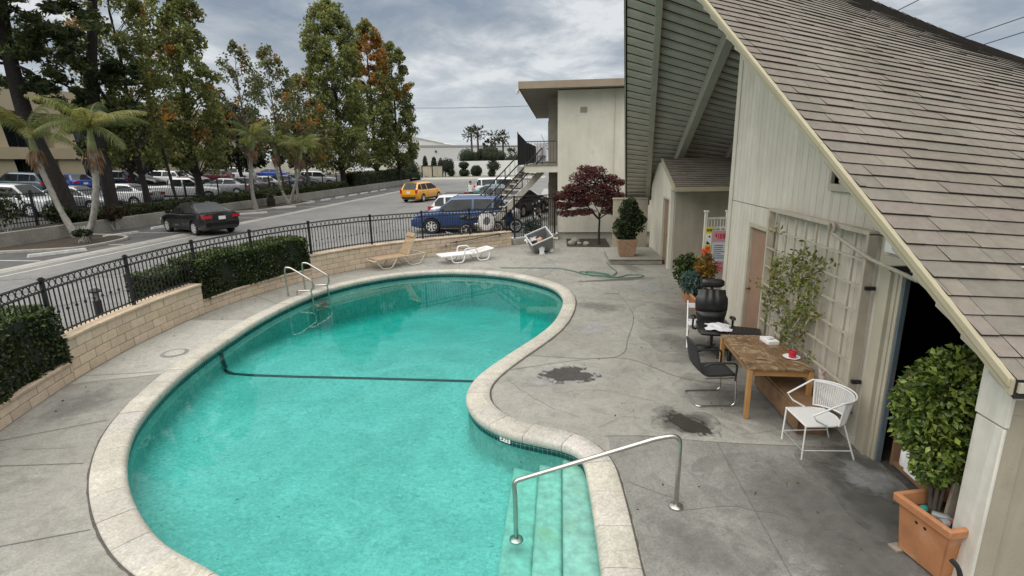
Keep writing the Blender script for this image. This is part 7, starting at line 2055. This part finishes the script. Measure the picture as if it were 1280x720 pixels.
motorcycle('black motorcycle behind the white life ring', -3.45, 22.35, 25, gM); motorcycle('black motorcycle at the right end of the fence, beside the gap panel', -2.75, 23.35, 12, gM); motorcycle('black motorcycle standing below the walkway slab', -1.3, 28.8, 80, gM)
bi = thing('bicycle', 'dark bicycle lying on the ground behind the fence beside the blue SUV', 'bicycle', (-4.9, 21.7, .31), rad(30))
for wx in (-.5, .5):
    q = MB(); q.tube([(wx + .31 * math.cos(a), .31 * math.sin(a) * .95, .08 + .05 * math.sin(a)) for a in np.linspace(0, 6.283, 25)[:-1]], .02, 6, True); q.build('wheel', m_rubber, bi, smooth=60)
q = MB(); q.tube([(-.5, 0, .09), (-.1, .05, .12), (.3, .42, .16), (-.05, .45, .16), (-.1, .05, .12)], .02, 6); q.tube([(.5, 0, .09), (.32, .48, .17), (.2, .6, .2)], .018, 6); q.tube([(-.05, .45, .16), (-.5, 0, .09)], .015, 6); q.build('frame', m_steel, bi, smooth=60)

# pedestrian beyond the parked cars, grown as one skinned body
def person():
    root = thing('person', 'person in a white top and dark trousers walking behind the parked cars', 'person', (-6.65, 38.6, .305), rad(200))
    J = {'pel': (0, 0, .95, .15, .12), 'spine': (0, 0, 1.15, .145, .10), 'chest': (0, 0, 1.34, .17, .11), 'neck': (0, .01, 1.50, .055, .055), 'hb': (0, .015, 1.57, .07, .08), 'head': (0, .02, 1.66, .085, .10), 'ht': (0, .01, 1.74, .06, .07)}
    E_ = [('pel', 'spine'), ('spine', 'chest'), ('chest', 'neck'), ('neck', 'hb'), ('hb', 'head'), ('head', 'ht')]
    for s, nm in ((-1, 'l'), (1, 'r')):
        J[nm + 'sh'] = (s * .17, 0, 1.42, .06, .06); J[nm + 'el'] = (s * .24, -.03 * s, 1.14, .042, .042); J[nm + 'wr'] = (s * .24, .12, .93, .03, .03); J[nm + 'ha'] = (s * .235, .16, .86, .035, .025)
        J[nm + 'hip'] = (s * .09, 0, .88, .095, .10); J[nm + 'kn'] = (s * .10, .09 * s + .03, .49, .06, .06); J[nm + 'an'] = (s * .10, .16 * s - .04, .09, .042, .042); J[nm + 'to'] = (s * .11, .16 * s + .10, .035, .04, .03)
        E_ += [('chest', nm + 'sh'), (nm + 'sh', nm + 'el'), (nm + 'el', nm + 'wr'), (nm + 'wr', nm + 'ha'), ('pel', nm + 'hip'), (nm + 'hip', nm + 'kn'), (nm + 'kn', nm + 'an'), (nm + 'an', nm + 'to')]
    keys = list(J); me = bpy.data.meshes.new('body'); me.from_pydata([J[k][:3] for k in keys], [(keys.index(a), keys.index(b)) for a, b in E_], [])
    o = link_mesh('body', me, None); md = o.modifiers.new('skin', 'SKIN')
    for i, k in enumerate(keys): me.skin_vertices[0].data[i].radius = J[k][3:5]
    me.skin_vertices[0].data[keys.index('pel')].use_root = True
    sb = o.modifiers.new('sub', 'SUBSURF'); sb.levels = sb.render_levels = 2
    m2 = bpy.data.meshes.new_from_object(o.evaluated_get(bpy.context.evaluated_depsgraph_get())); bpy.data.objects.remove(o)
    skin = mat('skin', (.36, .20, .13), .6, var=.06, bstr=0); pants = mat('dark_trousers', (.025, .025, .03), .9); top_ = mat('white_top', (.68, .67, .65), .9)
    m2.materials.clear()
    for m in (skin, top_, pants): m2.materials.append(m)
    for p in m2.polygons:
        c = p.center; p.material_index = 2 if c.z < .98 and abs(c.x) < .19 and not (abs(c.x) > .17 and c.z > .8) else (1 if c.z < 1.49 and (c.z > 1.2 or abs(c.x) < .19) else 0); p.use_smooth = True
    link_mesh('body', m2, root)
    q = MB(); q.ball((0, -.005, 1.70), .115, 12, 8, (.85, 1.0, .85)); q.build('hair', mat('dark_hair', (.03, .02, .015), .8), root, smooth=60)
    q = MB(); q.ball((0, .105, 1.645), .018, 6, 5); q.ball((-.035, .10, 1.67), .012, 6, 5); q.ball((.035, .10, 1.67), .012, 6, 5); q.build('face', skin, root, smooth=60)
person()
# ------------------------------------------------------------------ far buildings, walls, greenery, wires
wh = thing('warehouse', 'long pale grey warehouse with a stepped roofline beyond the car park', 'building', (-40, 160, .3))
m_wh = mat('warehouse_paint', (.50, .50, .48), .85, var=.05, scale=.1, bstr=0, co='world'); m_wh2 = mat('warehouse_base_paint', (.40, .37, .32), .85, var=.05, scale=.1, bstr=0)
q = MB(); q.add([(-75, 160, .3), (-12.5, 160, .3), (-12.5, 160, 7.6), (-34, 160, 8.1), (-75, 160, 9.0), (-75, 200, .3), (-12.5, 200, .3), (-12.5, 200, 7.6), (-34, 200, 8.1), (-75, 200, 9.0)], [(0, 1, 2, 3, 4), (5, 9, 8, 7, 6), (1, 6, 7, 2), (2, 7, 8, 3), (3, 8, 9, 4), (0, 4, 9, 5)])
q.build('wall', m_wh, wh, world=True)
q = MB(); q.add([(-75, 164, 8), (-36.2, 164, 8), (-36.2, 164, 8.9), (-48, 164, 11.4), (-75, 164, 14), (-75, 198, 8), (-36.2, 198, 8), (-36.2, 198, 8.9), (-48, 198, 11.4), (-75, 198, 14)], [(0, 1, 2, 3, 4), (5, 9, 8, 7, 6), (1, 6, 7, 2), (2, 7, 8, 3), (3, 8, 9, 4), (0, 4, 9, 5)])
q.build('upper_wall', m_wh, wh, world=True)
q = MB(); q.bar((-75, 159.9, 9.1), (-34, 159.9, 8.2), .3, .25); q.bar((-34, 159.9, 8.2), (-12.3, 159.9, 7.7), .3, .25); q.bar((-48, 163.8, 11.5), (-36, 163.8, 9.0), .3, .25); q.build('parapet', m_kerb, wh, world=True)
q = MB(); q.box(-75, -12.4, 159.85, 159.98, .3, 2.6); q.build('base_band', m_wh2, wh, world=True)
q = MB()
for x in (-44, -38, -29, -22, -16): q.box(x, x + .5, 159.7, 159.98, 6.3, 6.8)
q.build('wall_lamp', m_trimblack, wh, world=True)
q = MB()
for x in (-46.2, -45.3, -44.4): q.tube([(x, 162, 11), (x, 162, 13.6)], .12, 6); q.ball((x, 162, 13.3), .5, 8, 6, (.8, .3, 1))
q.build('roof_aerial', m_lowwall, wh, world=True)
ww = MB(); ww.box(-27, -5, 116, 116.3, .3, 3.5); ww.build('white_wall', mat('white_wall_paint', (.70, .70, .69), .85, var=.05, scale=.3, bstr=0), label='long white painted wall behind the clipped shrubs', cat='wall')
ww = MB(); ww.box(-60, -27.2, 117, 117.3, .3, 2.4); ww.build('tan_wall', m_stucco2, label='low tan wall below the warehouse left of the bin enclosure', cat='wall')
vv = sheet('verge', [(-30, 108.2), (-6, 108.2), (-6, 115.8), (-30, 115.8)], [], .34, mat('dry_verge', (.14, .14, .06), .95, var=.5, scale=1.2, bstr=.6, co='world'), kind='structure')
kerb('kerb', [(-30, 108), (-6, 108)])
sheet('crossing_road', [(-60, 96), (-3, 96), (-3, 107.6), (-60, 107.6)], [], .304, m_gutter, kind='structure')
en = thing('bin_enclosure', 'tan panelled bin enclosure with dark posts in front of the white wall', 'enclosure', (-26.5, 110, .3))
q = MB()
for a, b in ((-29.0, -27.0), (-26.8, -24.8)): q.box(a, b, 109.9, 110, .5, 2.6)
q.build('gate_panel', m_stucco2, en, world=True)
q = MB()
for x in (-29.2, -27.0, -24.8): q.box(x, x + .2, 109.85, 110.05, .3, 2.75)
q.box(-29.2, -24.6, 109.84, 110.04, 2.6, 2.75); q.build('frame', m_iron, en, world=True)
def round_shrub(label, x, y, rads, n_=900, name='clipped_shrub', base=(.026, .042, .018), size=.28, group='clipped shrubs along the white wall', z0=.3):
    t = thing(name, label, 'shrub', (x, y, z0), 0, group); Pp = []; q = MB()
    for (dx, z, r, rz_) in rads:
        q.ball((x + dx, y, z), 1, 10, 7, (r * .82, r * .82, rz_ * .82)); d = RNG.normal(size=(n_ // len(rads), 3)); d /= np.linalg.norm(d, axis=1)[:, None]
        Pp.append(np.array([x + dx, y, z]) + d * np.array([r, r, rz_]) * RNG.uniform(.85, 1.05, (len(d), 1)))
    q.tube([(x, y, z0), (x, y, rads[0][1])], .12, 6); q.build('branch_mass', m_core, t, world=True); Pp = np.vstack(Pp); leaves('foliage', Pp, size, size * .6, palette(len(Pp), base, ((.014, .022, .010), (.055, .075, .03)), (.3, .2), .3), m_leaf, t)
round_shrub('tall narrow dark shrub left of the bin enclosure', -28.9, 112, [(0, 2.4, .55, 2.3)]); round_shrub('narrow dark shrub just above the bin enclosure', -27.0, 112, [(0, 2.3, .6, 2.2)])
round_shrub('block shaped dark shrub right of the bin enclosure', -24.6, 112, [(-.9, 2.6, .9, 1.7), (.3, 2.6, 1.1, 1.7), (1.2, 2.5, .8, 1.6), (1.3, 1.2, .8, 1.0)])
round_shrub('square clipped shrub in two tiers against the white wall', -20.6, 112, [(0, 2.7, 1.1, .7), (.1, 1.1, 1.15, .9)]); round_shrub('ball shaped shrub against the white wall', -17.9, 112, [(0, 1.4, 1.2, 1.2)]); round_shrub('two tier topiary shrub at the right of the white wall', -13.8, 108, [(0, 4.3, 1.1, 1.0), (.1, 2.5, 1.45, 1.1), (-.3, 1.0, .8, .9)])
round_shrub('big rounded dark shrub at the end of the planter strip', -27.6, 95, [(0, 2.4, 1.9, 1.5), (.9, 1.0, 1.5, 1.0), (-1.3, 1.2, 1.2, 1.0)], 1400, 'round_shrub', group='rounded shrubs at the end of the row'); round_shrub('wide dark shrub beside the last tree of the row', -26.6, 86, [(0, 1.6, 1.4, 1.2), (-1.4, 1.5, 1.2, 1.1), (1.2, 1.2, 1.0, .9)], 1400, 'round_shrub', group='rounded shrubs at the end of the row')
round_shrub('bushy green tree crown above the white wall, left one', -21.5, 122, [(0, 4.4, 2.2, 1.9), (2, 4.0, 1.6, 1.5)], 1500, 'bushy_tree', group='bushes above the white wall'); round_shrub('bushy green tree crown above the white wall, right one', -16.4, 122, [(0, 4.8, 2.4, 2.2), (2.3, 4.3, 1.7, 1.5), (-1.6, 5, 1.3, 1.3)], 1700, 'bushy_tree', group='bushes above the white wall')
round_shrub('low dark bushes far right above the white wall', -9.5, 121, [(0, 3.8, 1.6, 1.2), (2.2, 3.6, 1.4, 1.0), (-2, 3.5, 1.2, .9)], 1200, 'bushy_tree', group='bushes above the white wall')
def fan_palm(label, x, y, h, group, s=1.0):
    t = thing('fan_palm', label, 'palm tree', (x, y, .3), 0, group); q = MB(); q.tube([(x, y, .3), (x + .2, y, h * .5), (x + .1, y, h)], [.34 * s, .28 * s, .24 * s], 7); q.build('trunk', m_bark, t, world=True)
    Pp = []; Dd = []
    for k in range(44):
        a = random.uniform(0, 6.28); e = random.uniform(-1.0, 1.3); d = Vector((math.cos(a) * math.cos(e), math.sin(a) * math.cos(e), math.sin(e)))
        for i in range(7): Pp.append(Vector((x + .1, y, h)) + d * (1.0 + .22 * i) * s + Vector((random.gauss(0, .12), random.gauss(0, .12), -.05 * i))); Dd.append(d + Vector((random.gauss(0, .5), random.gauss(0, .5), random.gauss(0, .5))))
    leaves('crown', Pp, .75 * s, .22 * s, palette(len(Pp), (.035, .045, .022), ((.02, .025, .015), (.08, .075, .04)), (.3, .15), .3), m_leaf, t, D=np.array([tuple(v) for v in Dd]))
gP = 'distant fan palms'
fan_palm('distant fan palm, left one of the closest pair', -24.2, 144, 10.6, gP); fan_palm('distant fan palm, right and slightly taller one of the closest pair', -22.2, 142, 10.9, gP, 1.05); fan_palm('distant fan palm left of the black screen, left of a pair', -16.4, 132, 9.2, gP, .9); fan_palm('distant fan palm left of the black screen, right of a pair', -14.4, 132, 9.0, gP, .9); fan_palm('small distant palm close to the black screen', -12.2, 132, 5.0, gP, .8)
for x, h, r, lb in ((-19.6, 8.6, 2.0, 'thin distant tree right of the closest fan palm pair'), (-17.8, 7.8, 1.5, 'small thin distant tree beside the second palm pair')):
    column_tree('distant_tree', lb, x, 142, .3, h, r, 700, (.03, .038, .018), ((.02, .025, .012),), (.4,), 3.5, size=.5, clumps=16, group='thin distant trees', tr=.15, shape=.6)
# cream office building on the far left
of = thing('office_building', 'cream office building with dark recessed bays behind the parked cars', 'building', (-50, 50, .7))
m_of = mat('office_plaster', (.48, .40, .265), .9, var=.06, scale=.3, bstr=.2, co='world')
q = MB(); q.box(-66, -50.6, 20, 84, 1.5, 10.5); q.build('core', m_stucco2, of, world=True)
y = 21; i = 0
while y < 82:
    q = MB(); w = 2.3
    q.add([(-50.6, y, 1.5), (-49.4, y, 1.5), (-49.4, y + w + .6, 1.5), (-50.6, y + w + .6, 1.5), (-50.6, y + .3, 10.5), (-50.0, y + .3, 10.5), (-50.0, y + w, 10.5), (-50.6, y + w, 10.5)], [(0, 1, 5, 4), (1, 2, 6, 5), (2, 3, 7, 6), (4, 5, 6, 7)]); q.build('pier', m_of, of, world=True)
    for z in (2.2, 5.6):
        q = MB(); q.box(-50.59, -50.45, y + w + .62, y + 6.6, z, z + 2.2 + (.8 if z > 3 else 0)); b_ = q.build('window', m_darkglass, of, world=True)
        q = MB()
        for k in (1, 2): q.box(-50.46, -50.40, y + w + .62 + k * 1.2, y + w + .70 + k * 1.2, z, z + 3.0)
        q.build('mullion', m_iron, b_, world=True)
    y += 6.9
q = MB(); q.box(-50.9, -49.3, 20, 84, 4.45, 5.5); q.box(-50.9, -49.3, 20, 84, 8.7, 11); q.build('spandrel', m_of, of, world=True)
sheet('lawn', [(-50.4, 18), (-46.2, 18), (-46.2, 90), (-50.4, 90)], [], 1.90, mat('lawn_grass', (.035, .055, .018), .95, var=.4, scale=2, bstr=.6, co='world'), kind='structure')
fw = MB(); fw.box(-58, -30, 92, 92.4, .5, 4.2); fw.build('beige_wall', m_stucco, label='pale beige building wall seen between the tree trunks', cat='wall')
fw = MB(); fw.box(-34.0, -30.2, 84.2, 86.4, 1.0, 3.4); fw.box(-33.2, -30.4, 84.15, 86.45, 1.8, 2.6); fw.build('delivery_van', P['white'], label='white van parked deep behind the trunks of the column trees', cat='van', bevel=.15, seg=3)
# utility wires
def wire(label, pts, r=.02):
    q = MB(); q.tube(catmull3(pts, 6), r, 5); return q.build('power_cable', m_rubber, loc=None, label=label, cat='cable', group='overhead power cables')
wire('thin overhead cable crossing the sky above the warehouse', [(-60, 128, 16.9), (-35, 130, 16.2), (-15, 130, 15.9), (20, 131, 16.4)], .045)
wire('thin overhead cable just above the far white wall', [(-50, 100, 6.5), (-30, 100, 6.2), (-15, 100, 6.0), (6, 100, 6.0)], .04)
wire('highest cable over the roof ridge at the top right', [(13.0, 30, 8.65), (17, 30, 10.55), (30, 30, 16.8)], .022)
wire('middle cable over the roof ridge at the right', [(14.5, 30, 7.3), (21, 30, 9.35), (32, 30, 12.9)], .022)
wire('lowest cable over the roof ridge at the right', [(15, 30, 7.0), (21, 30, 8.68), (32, 30, 11.9)], .022)
# ------------------------------------------------------------------ sky, sun, camera
SUN_EL, SUN_AZ = rad(58), rad(-140)        # azimuth of the sun measured from +Y towards +X (it stands behind the camera)
w = bpy.data.worlds.new('World'); SC.world = w; w.use_nodes = True
nt = w.node_tree; bgn = nt.nodes['Background']
sky = nt.nodes.new('ShaderNodeTexSky'); sky.sky_type = 'NISHITA'; sky.sun_disc = False
sky.sun_elevation = SUN_EL; sky.sun_rotation = SUN_AZ; sky.air_density = 1.0; sky.dust_density = 2.0
tc = nt.nodes.new('ShaderNodeTexCoord'); sx = nt.nodes.new('ShaderNodeSeparateXYZ'); nt.links.new(tc.outputs['Generated'], sx.inputs[0])
def mth(op, a, b=None):
    n = nt.nodes.new('ShaderNodeMath'); n.operation = op
    for i, x in enumerate((a, b)):
        if x is None: continue
        if hasattr(x, 'is_linked'): nt.links.new(x, n.inputs[i])
        else: n.inputs[i].default_value = x
    return n.outputs[0]
zc = mth('ADD', mth('MAXIMUM', sx.outputs['Z'], 0.0), .16)
cx = nt.nodes.new('ShaderNodeCombineXYZ'); nt.links.new(mth('DIVIDE', sx.outputs['X'], zc), cx.inputs[0]); nt.links.new(mth('DIVIDE', sx.outputs['Y'], zc), cx.inputs[1])
def cn(scale, det, rough, dist, off):
    n = nt.nodes.new('ShaderNodeTexNoise'); n.inputs['Scale'].default_value = scale; n.inputs['Detail'].default_value = det; n.inputs['Roughness'].default_value = rough; n.inputs['Distortion'].default_value = dist
    mp = nt.nodes.new('ShaderNodeMapping'); mp.inputs['Location'].default_value = off; mp.inputs['Scale'].default_value = (1, .8, 1); nt.links.new(cx.outputs[0], mp.inputs['Vector']); nt.links.new(mp.outputs[0], n.inputs['Vector']); return n.outputs['Fac']
n1 = cn(1.1, 8, .58, .35, (3.1, 1.7, 0)); n2 = cn(2.6, 7, .6, .5, (7.7, 2.2, 0))
mixf = mth('ADD', mth('MULTIPLY', n1, .62), mth('MULTIPLY', n2, .38))
cl_ = ramp(nt, mixf, [(.40, (2.0, 2.4, 2.95)), (.47, (2.7, 3.1, 3.6)), (.53, (3.7, 4.05, 4.4)), (.60, (5.7, 5.9, 6.1))])
# an overcast sky is brightest overhead
zen = nt.nodes.new('ShaderNodeMapRange'); zen.inputs[1].default_value = .28; zen.inputs[2].default_value = .75; zen.inputs[3].default_value = 0.0; zen.inputs[4].default_value = .85; nt.links.new(sx.outputs['Z'], zen.inputs[0])
cl_ = mixc(nt, zen.outputs[0], cl_, (10.4, 10.3, 10.1))
hz_ = nt.nodes.new('ShaderNodeMapRange'); hz_.inputs[1].default_value = 0.0; hz_.inputs[2].default_value = .20; hz_.inputs[3].default_value = .80; hz_.inputs[4].default_value = 0; nt.links.new(sx.outputs['Z'], hz_.inputs[0])
cl2 = mixc(nt, hz_.outputs[0], cl_, (5.6, 5.9, 6.1))
cov = ramp(nt, mixf, [(.33, (.80, .80, .80)), (.46, (.97, .97, .97))])
nt.links.new(mixc(nt, cov, sky.outputs[0], cl2), bgn.inputs['Color']); bgn.inputs['Strength'].default_value = .066
sl = bpy.data.lights.new('Sun', 'SUN'); sl.energy = 1.5; sl.angle = rad(85); sl.color = (1, .96, .90)
so = bpy.data.objects.new('Sun', sl); COL.objects.link(so)
sd = Vector((math.sin(SUN_AZ) * math.cos(SUN_EL), math.cos(SUN_AZ) * math.cos(SUN_EL), math.sin(SUN_EL)))
so.rotation_euler = sd.to_track_quat('Z', 'Y').to_euler(); so.location = (0, 0, 30)
# camera on the upper walkway across the pool
F, PIT, ROL, YAW, CH = 650.0, rad(13.8), rad(1.1), rad(5.5), 3.5
fwd = Vector((-math.sin(YAW) * math.cos(PIT), math.cos(YAW) * math.cos(PIT), -math.sin(PIT))); rt_ = Vector((math.cos(YAW), math.sin(YAW), 0)); up_ = rt_.cross(fwd)
r2 = rt_ * math.cos(ROL) - up_ * math.sin(ROL); u2 = up_ * math.cos(ROL) + rt_ * math.sin(ROL)
cd = bpy.data.cameras.new('Camera'); cam = bpy.data.objects.new('Camera', cd); COL.objects.link(cam)
cd.sensor_width = 36; cd.lens = F / 1280 * 36; cd.clip_start = .05; cd.clip_end = 3000
cam.matrix_world = Matrix(((r2.x, u2.x, -fwd.x, 0), (r2.y, u2.y, -fwd.y, 0), (r2.z, u2.z, -fwd.z, CH), (0, 0, 0, 1)))
SC.camera = cam
SC.view_settings.view_transform = 'Standard'; SC.view_settings.look = 'None'; SC.view_settings.gamma = 1; SC.view_settings.use_curve_mapping = False
SC.view_settings.exposure = 1.0
SC.render.engine = 'CYCLES'
cy_ = SC.cycles; cy_.use_denoising = True; cy_.max_bounces = 8; cy_.transparent_max_bounces = 16; cy_.diffuse_bounces = 3; cy_.glossy_bounces = 3; cy_.caustics_reflective = False; cy_.caustics_refractive = False; cy_.sample_clamp_indirect = 6
SC.render.resolution_x, SC.render.resolution_y = 1024, 576
